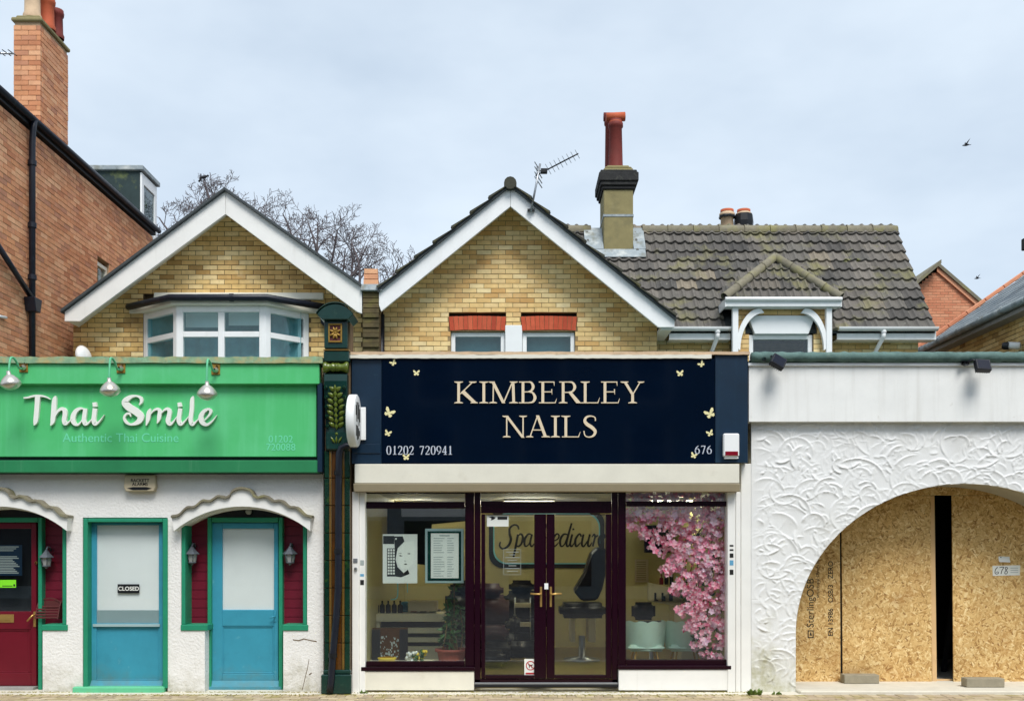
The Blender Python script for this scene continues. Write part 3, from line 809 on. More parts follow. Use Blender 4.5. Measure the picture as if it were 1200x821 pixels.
# ---- tiled range to the right
RY0, RZ0, RY1, RZ1 = 4.25, Z(386,4.25), 5.88, Z(270,5.88)
RX1 = 6.72; WY = 4.5
sl = Vector((0, RY1-RY0, RZ1-RZ0)); SL = sl.length; sa = math.atan2(sl.z, sl.y); su = sl.normalized()
RWX1 = X(1076, WY)
DW = (X(861,4.2), X(967,4.2))
def iv_range(za, zb):
    return [(0, DW[0]-GX1), (DW[1]-GX1, RWX1-GX1)]
lay_bricks(mh, (GX1, WY, 0), (1,0,0), (0,-1,0), 4.2, 4.2+.075*12, iv_range, m_obrick, m_omort, nparts=120, wall='range_wall')
g = MB(); g.prism([(GX1,0),(RWX1,0),(RWX1,5.08),(GX1,5.08)], WY+.55, 9.0); g.box(RWX1-.1, RWX1, WY+.102, WY+.548, 0, 5.08); g.box(GX1, RWX1, WY+.002, WY+.1, 0, 4.2); g.build('range_body', m_omort, mh)
g = MB(); g.ext([(RX1-.25, WY, 5.08), (RX1-.25, RY1, RZ1-.1), (RX1-.25, 7.5, 5.08)], (-.2, 0, 0)); g.build('end_gable', m_omort, mh)
g = MB(); pts = [(1.0, RY0, RZ0), (1.0, RY1, RZ1), (1.0, RY1, RZ1-.06), (1.0, RY0, RZ0-.06)]
g.ext(pts, (RX1-1.0-.01, 0, 0)); g.ext([(1.0, RY1+.02, RZ1), (1.0, 7.6, RZ1-2.2), (1.0, 7.6, RZ1-2.26), (1.0, RY1+.02, RZ1-.06)], (RX1-1.01, 0, 0)); g.build('roof_deck', m_flash, mh)
tm = tile_mesh('tile', m_tile, .338, .30, .028, .034, 2, 14)
DX0, DX1 = X(848, 4.1), X(984, 4.1); DAX, DAY, DAZ = X(908, 4.52), 4.52, Z(303, 4.52); DCY, DCZ = 4.05, Z(350, 4.05)
CHX0, CHX1, CHY0, CHY1 = X(707.5,5.5), X(742,5.5), 5.5, 6.22
ntile = 0; rr = random.Random(12)
gauge = SL/10.45
for r_ in range(11):
    for c_ in range(18):
        x = RX1 - .169 - c_*.333
        p = Vector((x, RY0-.03, RZ0-.03)) + su*(r_*gauge) + Vector((0, 0, .012))
        if p.y > RY1 - .04: continue
        zv = 7.22 - .826*abs(x - .1)
        if p.z < zv - .25: continue
        if CHX0-.18 < x < CHX1+.1 and p.z > Z(306, 5.4) : continue
        zt_ = p.z + .1
        if DX0+.05 < x < DX1-.05 and p.z < DCZ + .05: continue
        if p.z >= DCZ - .1 and p.z < DAZ and abs(x-DAX) < .9*(DAZ-p.z)-.15: continue
        o_ = piece('tile', tm, mh, p + Vector((rr.uniform(-.006,.006), 0, rr.uniform(-.004,.007))), (sa - .055 + rr.uniform(-.014,.014), rr.uniform(-.012,.012), rr.uniform(-.018,.018)))
        ntile += 1
# ridge tiles
rt = MB(); rt.lathe([(.115,0),(.118,.02),(.108,.03),(.105,.44),(.09,.44)], (0,0,0), (1,0,0), 12, a0=-.3, a1=PI+.3)
rme = rt.mesh('ridge_tile'); rme.materials.append(m_ridge)
xx = RX1 - .45
while xx > .5:
    if not (CHX0-.5 < xx < CHX1-.0):
        piece('ridge_tile', rme, mh, (xx, RY1, RZ1-.02), (rr.uniform(-.02,.02), rr.uniform(-.01,.01), 0))
    xx -= .445
# rendered chimney with lead apron
CT = Z(222, 5.5)
g = MB(); g.box(CHX0, CHX1, CHY0, CHY1, 6.3, CT); ch = g.build('chimney', m_stack, mh, bev=.012)
g = MB(); zb_ = Z(252.5, 5.5); g.box(CHX0-.008, CHX1+.008, CHY0-.008, CHY1+.008, zb_-.02, zb_+.02); g.build('lead_band', m_lead, ch)
g = MB()
c0, c1, d0, d1 = CHX0, CHX1, CHY0, CHY1
for e, za2, zb2 in ((.03, 222, 218), (.06, 218, 213.5), (.085, 213.5, 203), (.06, 203, 200)):
    g.box(c0-e, c1+e, d0-e, d1+e, Z(za2,5.5), Z(zb2,5.5)-.001)
g.build('corbelled_cap', m_corbel, ch, bev=.012)
g = MB(); zf0, zf1 = Z(200,5.5), Z(192,5.5)
g.box(c0+.0, c1-.0, d0, d1, zf0, zf0+.05); g.ext([(c0+.02,d0+.02,zf0+.05),(c1-.02,d0+.02,zf0+.05),(c1-.02,d1-.02,zf0+.05),(c0+.02,d1-.02,zf0+.05)], (0,0,.03)); g.box(c0+.06,c1-.06,d0+.06,d1-.06,zf0+.08,zf1); g.build('mortar_flaunching', m_stack, ch, bev=.015)
cxm = X(721.5, 5.7); z0 = zf1 - .03; zt = Z(131, 5.7)
g = MB(); H = zt - z0
g.lathe([(.135,0),(.135,.04),(.125,.1),(.11,H*.72),(.13,H*.74),(.13,H*.80),(.11,H*.82),(.11,H*.86),(.09,H*.86)], (cxm, 5.72, z0), n=18); g.build('chimney_pot', m_pot, ch)
g = MB(); g.tube([(cxm-.165, 5.72, zt-.09), (cxm+.165, 5.72, zt-.075)], .075, 14); g.lathe([(.1,0),(.12,.06),(.08,.1)], (cxm, 5.72, zt-.24), n=14); g.build('pot_cowl', m_potred, ch)
g = MB(); cx2 = X(716, 6.05); z2 = Z(152, 6.05)
g.lathe([(.11,0),(.1,.9),(.12,.92),(.12,1.0)], (cx2, 6.05, z0), n=14); g.build('chimney_pot', m_pot, ch)
g = MB(); g.tube([(cx2-.13, 6.05, z0+1.06), (cx2+.24, 6.05, z0+1.06)], .075, 12); g.build('pot_cowl', m_pot, ch)
# lead apron round its foot
g = MB()
def slope_pt(x, t, h=.03): return Vector((x, RY0, RZ0)) + su*t + Vector((0, -h*math.sin(sa), h*math.cos(sa)))
tf = (CHY0-RY0)/su.y
def lead(x0, x1, t0, t1, h):
    a = [slope_pt(x0,t0,h), slope_pt(x1,t0,h), slope_pt(x1,t1,h), slope_pt(x0,t1,h)]
    g.ext(a, Vector((0, -.012*math.sin(sa), .012*math.cos(sa))))
lead(CHX0-.26, CHX1+.2, tf-.22, tf-.004, .05); lead(CHX1+.005, CHX1+.21, tf-.002, SL-.02, .055); lead(CHX0-.32, CHX0-.005, tf-.002, SL-.02, .055)
g.build('lead_apron', m_lead, mh)
# far chimney pots behind the ridge
g = MB(); yb = 7.6; g.box(X(838,yb), X(884,yb), yb-.2, yb+.3, 5.6, Z(275,yb)); c2 = g.build('chimney', m_stack, mh)
for px, mm, lb in ((852, m_potpale, None), (871.5, m_potpale, 'buff chimney pot in a black wire cage')):
    g = MB(); x = X(px,yb); z0 = Z(275,yb); h_ = Z(246,yb)-z0
    g.lathe([(.13,0),(.12,h_*.72),(.15,h_*.74),(.15,h_*.84),(.125,h_*.86),(.125,h_)], (x, yb, z0), n=16); p_ = g.build('chimney_pot', mm, c2, label=lb)
    g = MB(); g.lathe([(.155,h_*.66),(.16,h_*.72),(.155,h_*.76)] if px == 852 else [(.14,h_*.28),(.18,h_*.3),(.19,h_*.5),(.172,h_*.8),(.15,h_*.8)], (x, yb-.0, z0), n=9, smooth=False); g.build('pot_band', m_black, p_)
    g = MB(); g.lathe([(.128,h_*.9),(.128,h_*.99),(.06,h_*1.0)], (x, yb, z0), n=16); g.build('pot_lining', m_potred, p_)
# eaves gutter in two runs, with swan neck pipes
def gut(xa, xb, name='gutter'):
    g = MB(); g.lathe([(.058,0),(.058,xb-xa),(.05,xb-xa),(.05,0)], (xa, RY0-.06, RZ0+.02), (1,0,0), 12, a0=PI-.05, a1=2*PI+.05); g.build(name, m_upvc, mh)
    g = MB(); g.box(xa, xb, RY0+.0, RY0+.02, RZ0-.16, RZ0-.01); g.box(xa, xb, RY0+.022, WY-.002, RZ0-.16, RZ0-.145); g.build('fascia', m_upvc, mh)
gut(bx(792), X(856,RY0)); gut(X(981,RY0), X(1097,RY0))
for px in (840, 1034):
    g = MB(); x = X(px, RY0); g.lathe([(.045,0),(.045,.08)], (x, RY0-.06, RZ0-.06), n=10); g.tube([(x, RY0-.06, RZ0-.06), (x, RY0-.05, RZ0-.12), (x-.04, WY-.08, RZ0-.3), (x-.045, WY-.06, 4.0)], .036, 10); g.build('downpipe', m_upvc, mh)
# dormer: brick front, hipped tiled top, white posts with curved braces
dn = MB(); dn.box(DW[0], DW[0]+.1, 4.302, 5.3, 4.1, DCZ-.12); dn.box(DW[1]-.1, DW[1], 4.302, 5.3, 4.1, DCZ-.12); dn.box(DW[0], DW[1], 5.3, 5.5, 4.1, DCZ-.12)
do = dn.build('dormer', m_skylead, mh)
DB = 4.2; wx0, wx1 = X(880,DB), X(951,DB); lz0, lz1 = Z(391.5,DB), Z(370,DB)
def iv_dorm(za, zb):
    if zb < lz0+.02: return [(0, wx0-.03-DW[0]), (wx1+.03-DW[0], DW[1]-DW[0])]
    if za < lz1: return [(0, wx0-.09-DW[0]), (wx1+.09-DW[0], DW[1]-DW[0])]
    return [(0, DW[1]-DW[0])]
lay_bricks(do, (DW[0], DB, 0), (1,0,0), (0,-1,0), lz0-.075*8, lz0-.075*8+.075*15, iv_dorm, m_obrick, m_omort, nparts=150, wall='dormer_wall')
g = MB(); g.prism([(X(884,DB), lz0), (X(947,DB), lz0), (X(955,DB), lz1), (X(876,DB), lz1)], DB-.03, DB+.1); g.build('lintel', m_wblock, do, bev=.006)
window(do, (wx0-.025, DB+.04), (wx1+.025, DB+.04), 4.2, lz0-.003, (), (), .07, .07)
g = MB(); g.box(wx0, wx1, DB+.5, DB+.51, 4.0, lz0-.16); g.build('blind', m_dark, do)
for sx, px in ((1, 861), (-1, 970.5)):
    g = MB(); x = X(px, 4.12); g.box(x-.046, x+.046, 4.06, 4.15, 4.0, DCZ-.135); g.build('post', m_upvc, do, bev=.008)
    xi = X(889 if sx > 0 else 944, 4.12); zt = DCZ - .14; l_ = []; r_ = []
    for i in range(11):
        t = i/10*PI/2; x0 = x + sx*.02; aw = (abs(xi-x)); hgt = .62
        l_.append((x0 + sx*(aw - aw*math.cos(t))*1.0, zt-hgt+hgt*math.sin(t)))
        r_.append((x0 + sx*(.058 + (aw-.0) - (aw)*math.cos(t)*1.0), zt-hgt-.04+(hgt-.03)*math.sin(t)))
    g = MB(); g.ribbon(l_, r_, 4.075, 4.14); g.build('brace', m_upvc, do)
g = MB(); g.box(DX0+.01, DX1-.01, 4.0, 4.04, DCZ-.13, DCZ-.01); g.box(DX0+.03, DX1-.03, 4.042, 4.19, DCZ-.135, DCZ-.12); g.box(DX0, DX0+.02, 3.99, 4.5, DCZ-.14, DCZ); g.box(DX1-.02, DX1, 3.99, 4.5, DCZ-.14, DCZ)
g.tube([(DX0, 3.985, DCZ-.02), (DX1, 3.985, DCZ-.02)], .035, 8); g.build('dormer_fascia', m_upvc, do, bev=.004)
P0, P1, PA = Vector((DX0, DCY, DCZ)), Vector((DX1, DCY, DCZ)), Vector((DAX, DAY, DAZ)); PB = Vector((DAX, 5.25, DAZ))
g = MB(); g.add([P0, P1, PA, PB, (DX0, 4.75, DCZ), (DX1, 4.75, DCZ)], [(0,1,2), (0,2,3,4), (1,5,3,2)]); g.build('dormer_roof', m_flash, do, recalc=False)
fu = (PA - Vector((DAX, DCY, DCZ))); FL = fu.length; fa = math.atan2(fu.z, fu.y); fu.normalize()
for r_ in range(5):
    t = r_*.215; half = (DX1-DX0)/2*(1 - t/FL)
    n_ = max(1, int(round(2*half/.25)))
    for i in range(n_):
        x = (DX0+DX1)/2 + (DAX-(DX0+DX1)/2)*t/FL - half + 2*half*(i+.5)/n_
        if t > FL*.86: continue
        s_ = min(1.0, 2*half/n_/.333)
        o_ = piece('tile', tm, do, Vector((x, DCY-.015, DCZ-.02)) + fu*t, (fa-.06, 0, 0), (s_, min(1.0, (FL-t)/.33*.9+.1), 1))
hm = MB(); hm.lathe([(.075,0),(.078,.02),(.07,.03),(.068,.36),(.05,.36)], (0,0,0), (1,0,0), 10); hme = hm.mesh('hip_tile'); hme.materials.append(m_ridge)
for a in (P0, P1):
    d = PA - a; n_ = 4; q = d.to_track_quat('X', 'Z')
    for i in range(n_): piece('hip_tile', hme, do, a + d*(i/n_) + Vector((0, -.02, .02)), q.to_euler(), (d.length/n_/.36*1.04, 1, 1))
# tv aerial on the gable
ax_, az_ = X(622, 3.5), Z(249, 3.5)
ae = thing('tv_aerial', 'silver tv aerial on a leaning mast fixed to the middle white gable', 'aerial', (ax_, 3.5, az_))
T_ = (X(633,3.5), 3.5, Z(192,3.5))
g = MB(); g.tube([(ax_, 3.5, az_), T_], .016, 8); g.build('mast', m_metal, ae)
g = MB(); g.box(ax_-.05, ax_+.06, 3.505, 3.55, az_+.03, az_+.06); g.build('clamp', m_black, ae)
B0 = Vector((X(628,3.5), 3.62, Z(202.5,3.5))); B1 = Vector((X(676,3.5), 3.2, Z(189,3.5)))
g = MB(); g.tube([B0, B1], .012, 6); g.build('boom', m_black, ae)
for i in range(8):
    t = .3 + .68*i/7; p = B0 + (B1-B0)*t; l_ = Vector((.06, .13, -.05))*(1-.25*t)
    g = MB(); g.tube([p - l_*.85, p + l_*.85], .004, 5); g.build('element', m_metal, ae)
g = MB()
for dz in (-.1, -.03, .05, .12):
    p = B0 + Vector((.02, 0, dz)); g.tube([p + Vector((-.04,-.16,.03)), p + Vector((.08,.16,-.03))], .008, 5)
g.tube([B0 + Vector((.02,0,-.12)), B0 + Vector((.02,0,.14))], .01, 5); g.build('reflector', m_metal, ae)
g = MB(); p = B0 + (B1-B0)*.2; g.box(p.x-.05, p.x+.05, p.y-.04, p.y+.04, p.z-.03, p.z+.035); g.build('junction_box', m_black, ae, bev=.006)

# ================================================================== far red gable, right slate roofed house
fy = 16.0; fh = thing('far_house', 'distant orange brick gable end rising behind the tiled roof', 'house', (X(1097,fy), fy+3, 0))
fx = X(1097,fy); fz = Z(310,fy)
def iv_far(za, zb):
    h = fz - .12 - zb
    if h < .1: return []
    a = min(h/.86, 4.0); return [(-a, a)]
def sc_far(u, z):
    px = 600 + (fx+u)*100/k(fy); return (0 if 1072 < px < 1155 else 1, -z)
lay_bricks(fh, (fx, fy, 0), (1,0,0), (0,-1,0), fz-.075*42, fz, iv_far, m_farbrick, m_rmort, nparts=290, score=sc_far)
g = MB(); g.prism([(fx-4,0),(fx+4,0),(fx+4,fz-.075*42-.01),(fx-4,fz-.075*42-.01)], fy, fy+.1); g.prism([(fx-2.75,fz-2.6),(fx+2.75,fz-2.6),(fx,fz-.2)], fy+.105, fy+7); g.build('house_body', m_farbrick, fh)
g = MB()
for s in (-1, 1): g.prism([(fx, fz+.05), (fx+s*3.2, fz+.05-3.2*.86), (fx+s*3.2, fz-.06-3.2*.86), (fx, fz-.06)], fy-.12 if s > 0 else fy-.35, fy+7)
g.build('roof', m_ridge, fh)
g = MB(); g.prism([(fx, fz-.065), (fx+3.2, fz-.065-3.2*.86), (fx+3.2, fz-.2-3.2*.86), (fx, fz-.2)], fy-.07, fy-.005); g.build('verge_course', m_farbrick, fh)

HX = 8.0; HE = 5.45
sh = thing('slate_roofed_house', 'brick house with a blue grey slate roof running back at the right edge', 'house', (9.5, 6, 0))
def iv_sl(za, zb): return [(0, 4.6)]
def sc_sl(u, z):
    y = 7.75 - u; kk = k(y); px = 600 + HX*100/kk; py = 640 - (z-1.7)*100/kk
    return (1 if px > 1204 or py > 412 else 0, u)
lay_bricks(sh, (HX, 7.75, 0), (0,-1,0), (-1,0,0), 4.4, 4.4+.075*13, iv_sl, m_ybrick, m_ymort, nparts=200, score=sc_sl)
g = MB(); g.box(HX+.101, 14, 3.15, 7.75, 0, 5.35); g.box(HX, HX+.1, 3.15, 7.75, 0, 4.39); g.ext([(HX+.15,7.7,5.352),(14,7.7,5.352),(11,7.7,7.3)], (0,-4.4,0)); g.build('house_body', m_ymort, sh)
SU = Vector((1, 0, .70)).normalized(); e0 = Vector((HX-.22, 0, HE-.02)); NN = Vector((-.7, 0, 1)).normalized()
g = MB(); a0 = e0 + Vector((0,3.0,0)); a1 = e0 + Vector((0,7.85,0)); g.ext([a0, a1, a1+SU*4.4, a0+SU*4.4], -NN*.05); g.ext([a0+SU*4.42, a1+SU*4.42, a1+SU*4.42+Vector((3,0,-2.1)), a0+SU*4.42+Vector((3,0,-2.1))], -NN*.05); g.build('roof_deck', m_flash, sh)
sm = MB(); sm.box(-.148, .148, 0, .33, 0, .008); sme = sm.mesh('slate'); sme.materials.append(m_slate)
rotb = Matrix((( 0, SU.x, NN.x), (-1, SU.y, NN.y), (0, SU.z, NN.z))).to_3x3()
cnt = 0
for r_ in range(20):
    for c_ in range(16):
        y = 7.72 - c_*.302 - (.151 if r_ % 2 else 0)
        if y < 3.0: continue
        p = e0 + SU*(r_*.205 - .03) + NN*.012; p.y = y
        px = 600 + p.x*100/k(y)
        if px > 1212: continue
        rm = (Matrix.Rotation(rr.uniform(-.01,.01), 3, NN) @ rotb @ Matrix.Rotation(-.03+rr.uniform(-.008,.008), 3, 'X'))
        piece('slate', sme, sh, p, rm.to_euler()); cnt += 1
g = MB(); g.tube([(HX-.27, 2.9, HE-.03), (HX-.27, 7.9, HE-.03)], .055, 10); 
for i in range(6): g.lathe([(.065,0),(.065,.06)], (HX-.27, 7.3-i*.8, HE-.03), (0,1,0), 10)
g.build('gutter', m_lead, sh)
g = MB(); g.box(HX-.22, HX-.002, 3.0, 7.8, HE-.16, HE-.10); g.box(HX-.2, HX-.17, 3.0, 7.8, HE-.098, HE-.045); g.build('eaves_board', m_kerb, sh)
for i in range(10):
    a = e0 + SU*(.44*i) + Vector((0, 7.86, 0)) + NN*.02; g = MB(); g.obox(a, SU*.43, (0, .09, 0), NN*.07); g.build('verge_tile', m_farbrick, sh, bev=.01)
# chimney just inside the right edge
yc = 5.0; g = MB(); x0 = X(1196.5, yc+.5); g.box(x0, x0+.8, yc, yc+.5, Z(284,yc), Z(270,yc)); g.box(x0+.04, x0+.76, yc+.04, yc+.46, Z(270,yc)+.001, Z(262,yc)); ch = None
st = MB(); st.box(x0+.07, x0+.73, yc+.07, yc+.43, 5.5, Z(284,yc)-.002); ch = st.build('chimney', m_ybrick, sh); g.build('corbelled_cap', m_corbel, ch, bev=.01)
# wall lamp / camera on that house
vx, vy, vz = HX-.02, 4.12, Z(404.5, 4.1)
cm = thing('security_camera', 'small black and white camera on the slate roofed house wall', 'camera', (HX, vy, vz))
g = MB(); g.lathe([(.055,0),(.055,.16),(.04,.18)], (HX-.20, vy-.02, vz), (.8,-.6,-.15), 12); g.build('housing', m_upvc, cm)
g = MB(); g.lathe([(.05,0),(.06,.03),(.06,.1)], (HX-.27, vy+.02, vz+.0), (.8,-.6,-.15), 12); g.build('hood', m_black, cm)
g = MB(); g.tube([(HX-.002, vy, vz-.02), (HX-.15, vy, vz-.02)], .02, 8); g.build('bracket', m_black, cm)

# ================================================================== bare trees behind the roofs
def tree(name, label, x, y, z_fork, limbs, seed, perch=None):
    rr = random.Random(seed)
    t = thing('bare_tree', label, 'tree', (x, y, 0), 'bare trees behind the roofs')
    g = MB(); g.tube([(x, y, -.1), (x+.08, y, 2), (x-.05, y+.1, z_fork)], [.28, .22, .16], 10); g.build('trunk', m_bark, t)
    g = MB(); tw = MB()
    def grow(p, d, L_, r, depth, side):
        pts = [p.copy()]; rs = [r]; n_ = 6
        bend = rr.uniform(-.10, .10)
        for i in range(n_):
            d = (d + Vector((bend + rr.uniform(-.16,.16), rr.uniform(-.2,.2), rr.uniform(-.04,.14)))).normalized()
            p = p + d*(L_/n_); pts.append(p.copy()); rs.append(max(r*(1-.62*(i+1)/n_), .0048))
            for _q in range((rr.random() < .12) + 1 if depth > 0 and i >= 1 else 0):
                side = -side
                a = R(rr.uniform(18, 70))*side
                c_, s_ = math.cos(a), math.sin(a)
                d2 = Vector((d.x*c_ - d.z*s_, d.y + rr.uniform(-.4,.4), d.x*s_ + d.z*c_)).normalized()
                grow(p, d2, L_*rr.uniform(.28,.68)*(1.08-.07*i), max(rs[-1]*.58, .006), depth-1, rr.choice((-1,1)))
        (g if depth > 1 else tw).tube(pts, rs, 5 if depth > 1 else 4, cap=False)
    for (ax_, az_), (tx, tz) in limbs:
        b = Vector((x-.05, y+.1, z_fork)); a = Vector((ax_, y+rr.uniform(-.5,.5), az_)); e = Vector((tx, a.y+rr.uniform(-.5,.5), tz))
        q = spline([tuple(b), tuple((b+a)/2+Vector((0,0,-.1))), tuple(a)], 4); g.tube(q, [.12-.07*i/(len(q)-1) for i in range(len(q))], 6, cap=False)
        grow(a, (e-a).normalized(), (e-a).length*.92, .04, 3, rr.choice((-1,1)))
    if perch: g.tube(spline([(x-.05, y+.1, z_fork), (perch[0]+.25, y-.2, perch[1]-1.2), (perch[0]+.12, y-.45, perch[1]-.45), (perch[0], y-.5, perch[1])], 4), [.09-.081*i/12 for i in range(13)], 5, cap=False)
    g.build('branch', m_bark, t, recalc=False); tw.build('twigs', m_bark, t, kind='stuff', recalc=False)
ty = 12.0
def tp(px, py): return (X(px,ty), Z(py+10,ty))
tree('bare_tree', 'bare leafless tree showing on both sides of the left gable apex', X(262,ty), ty, 5.6, [(tp(238,300), tp(196,245)), (tp(250,285), tp(226,222)), (tp(262,275), tp(256,212)), (tp(280,280), tp(300,222)), (tp(240,310), tp(188,275)), (tp(245,295), tp(210,250)), (tp(270,285), tp(282,222)), (tp(285,300), tp(320,250)), (tp(256,280), tp(240,235))], 4, (X(238.5,11.5), Z(210.5,11.5)))
tree('bare_tree', 'bare leafless tree spreading between the two white gables', X(400,ty), ty, 5.0, [(tp(360,320), tp(318,240)), (tp(372,315), tp(350,238)), (tp(385,320), tp(388,250)), (tp(400,330), tp(420,262)), (tp(420,345), tp(455,278)), (tp(435,355), tp(484,305)), (tp(350,330), tp(312,275)), (tp(395,345), tp(405,285)), (tp(362,325), tp(330,255)), (tp(380,325), tp(370,250)), (tp(405,335), tp(440,275)), (tp(430,352), tp(470,295)), (tp(390,335), tp(412,270)), (tp(440,360), tp(488,325))], 11)
# mossy block and pale object behind the pier
# ================================================================== birds
def bird(label, px, py, y, size, pose):
    x, z = X(px,y), Z(py,y); t = None
    g = MB(); s = size
    g.lathe([(.001,-.5*s),(.09*s,-.38*s),(.16*s,-.1*s),(.15*s,.15*s),(.08*s,.3*s),(.095*s,.38*s),(.07*s,.46*s),(.02*s,.5*s),(.001,.58*s)], (x,y,z), (.8,.2,.35) if pose == 'perch' else (-.9,.2,-.08), 10)
    if pose == 'perch':
        g.ext([(x-.3*s,y-.04,z-.2*s),(x-.55*s,y-.03,z-.42*s),(x-.5*s,y-.03,z-.46*s),(x-.2*s,y-.04,z-.25*s)], (0,.06,0)); g.tube([(x,y,z-.12*s),(x+.02,y,z-.35*s)], .012, 5)
    else:
        for sy, dx in ((-1, .1), (1, .02)):
            g.ext([(x+.12*s,y+sy*.04*s,z+.05*s),(x-.16*s,y+sy*.04*s,z+.05*s),(x-.02*s+dx*s,y+sy*.5*s,z+.42*s),(x+.22*s+dx*s,y+sy*.75*s,z+.72*s),(x+.2*s,y+sy*.4*s,z+.35*s)], (0,0,.02*s))
        g.ext([(x+.4*s,y-.06*s,z),(x+.75*s,y-.12*s,z+.04*s),(x+.75*s,y+.12*s,z+.04*s),(x+.4*s,y+.06*s,z)], (0,0,.02*s))
    return solo(g, 'bird', m_rope, label, 'bird', (x,y,z), 'birds')
bird('dark bird perched on a bare branch above the left gable', 239, 207.5, ty-.5, .24, 'perch')
bird('dark bird flying highest in the sky at right', 1132, 170, 14, .17, 'fly')
bird('tiny grey bird flying low beside the distant orange gable', 1145, 326, 30, .2, 'fly')
# ================================================================== left shop: white rendered restaurant
rs = thing('restaurant_building', 'white rough rendered single storey restaurant with three doors under the green sign', 'shop', (-4.6, 1.5, 0))
RB = .34                     # depth of the door recesses
XL, XR = -7.6, X(379)
def arch_pts(c, half, zs, zt, n=14, rev=False):
    q = [(c - half*math.cos(PI*i/n), zs + (zt-zs)*math.sin(PI*i/n)) for i in range(n+1)]
    return q[::-1] if rev else q
def low_arch(c, h, zs, zt, n=16):
    """segmental arch from left foot to right foot"""
    rise = zt - zs; r = (h*h + rise*rise)/(2*rise); a = math.asin(h/r)
    return [(c + r*math.sin(-a + 2*a*i/n), zt - r + r*math.cos(-a + 2*a*i/n)) for i in range(n+1)]
C3, C1 = X(286), X(4)
o_ = [(XL, -.02)]
for c in (C1,):
    o_ += [(c-.46, -.02), (c-.46, Z(738)), (c-.74, Z(738))] + low_arch(c, .74, Z(618), Z(596)) + [(c+.74, Z(738)), (c+.46, Z(738)), (c+.46, -.02)]
o_ += [(X(97), -.02), (X(97), Z(606)), (X(196.5), Z(606)), (X(196.5), -.02)]
c = C3; o_ += [(c-.46, -.02), (c-.46, Z(738)), (c-.74, Z(738))] + low_arch(c, .74, Z(618), Z(596)) + [(c+.74, Z(738)), (c+.46, Z(738)), (c+.46, -.02)]
o_ += [(XR, -.02), (XR, 3.9), (XL, 3.9)]
g = MB(); g.prism(o_, 0, RB); g.build('wall', m_render, rs)
g = MB(); g.box(XL, XR, RB+.08, RB+.2, -.02, 3.9); g.build('inner_wall', m_dark, rs)
g = MB(); g.box(XL, XR, RB+.21, 3.99, 3.6, 3.75); g.build('flat_roof', m_felt, rs)
# cracks in the render by the pilaster
g = MB()
for pts in ([(343,749),(350,750),(356,748),(364,750),(371,751)], [(354,808),(357,795),(360,783),(362,772)], [(362,790),(365,788)]):
    l = []; r_ = []
    for px, py in pts: l.append((X(px), Z(py)+.006)); r_.append((X(px)+.004, Z(py)-.006))
    g.ribbon(l, r_, -.002, .003)
g.build('render_crack', m_ymort, rs)
def wood(mat, parent, name, rects, y0, y1, bev=.006, label=None):
    g = MB()
    for (a, b, c, d) in rects: g.box(X(a, y0), X(b, y0), y0, y1, Z(d, y0), Z(c, y0))
    return g.build(name, mat, parent, bev=bev, label=label)
def porch(dx, door):
    """recess with boarded side lights, green frames, canopy"""
    y = .26
    P_ = lambda p: p + dx
    # side lights: boards laid one above the other
    for (a, b) in ((216, 243.5), (330.5, 358)):
        bd = MB(); bd.box(X(P_(a),y), X(P_(b),y), y+.03, y+.05, Z(734,y), Z(605,y)); sl_ = bd.build('side_light', m_maroonboard, rs)
        me = unit_box(m_maroonboard, 'board'); z0, z1 = Z(733,y), Z(606,y); n_ = 12
        for i in range(n_):
            zc = z0 + (z1-z0)*(i+.5)/n_
            piece('board', me, sl_, ((X(P_(a),y)+X(P_(b),y))/2, y+.018, zc), (0,0,0), (X(P_(b),y)-X(P_(a),y), .024, (z1-z0)/n_-.006))
    yf = .2
    for a_, b_ in ((212.5, 217), (355, 359.5)): wood(m_jamb, rs, 'green_frame', [(P_(a_), P_(b_), 604, 731.3)], .02, .3)
    for a_, b_ in ((211.5, 243), (330.5, 361)): wood(m_jamb, rs, 'green_sill', [(P_(a_), P_(b_), 731.5, 738.5)], -.015, .3)
    for a_, b_ in ((243, 247.5), (326.5, 331)): wood(m_jamb, rs, 'door_frame', [(P_(a_), P_(b_), 606, 810)], .17, .33)
    wood(m_jamb, rs, 'door_frame', [(P_(248), P_(326), 606, 611.5)], .17, .33)
    # canopy: white curved fascia, wavy tile edge
    cx = X(P_(287)); low = low_arch(cx, X(366)-X(287), Z(622), Z(593.5), 20)
    top = []; n_ = 96
    for i in range(n_+1):
        t = -1 + 2*i/n_; x = cx + t*(X(368.5)-X(287))
        d = abs(t)*81.5
        z = Z(580.5 + 28*(d/83)**2) + (.016*math.cos(2*PI*(d-27)/18.2) if d > 13 else .08*math.sqrt(max(0, 1-(d/13.2)**2)))
        top.append((x, z))
    g = MB(); g.prism(low + [(top[-1][0]-.02, top[-1][1]-.02)] + [(x, z-.012) for x, z in top[::-1]] , -.13, -.0015); g.build('canopy', m_white, rs)
    g = MB(); g.ribbon([(x, z+.016) for x, z in top], [(x, z-.010) for x, z in top], -.165, -.0015); g.build('canopy_tile_edge', m_ridge, rs)
    g = MB(); g.box(X(P_(213)), X(P_(359)), .19, .205, Z(606,.19)+.002, Z(588,.19)); g.build('canopy_shade_panel', m_black, rs)  # black panel paints the dark space under the canopy
porch(0, None); porch(-282, None)
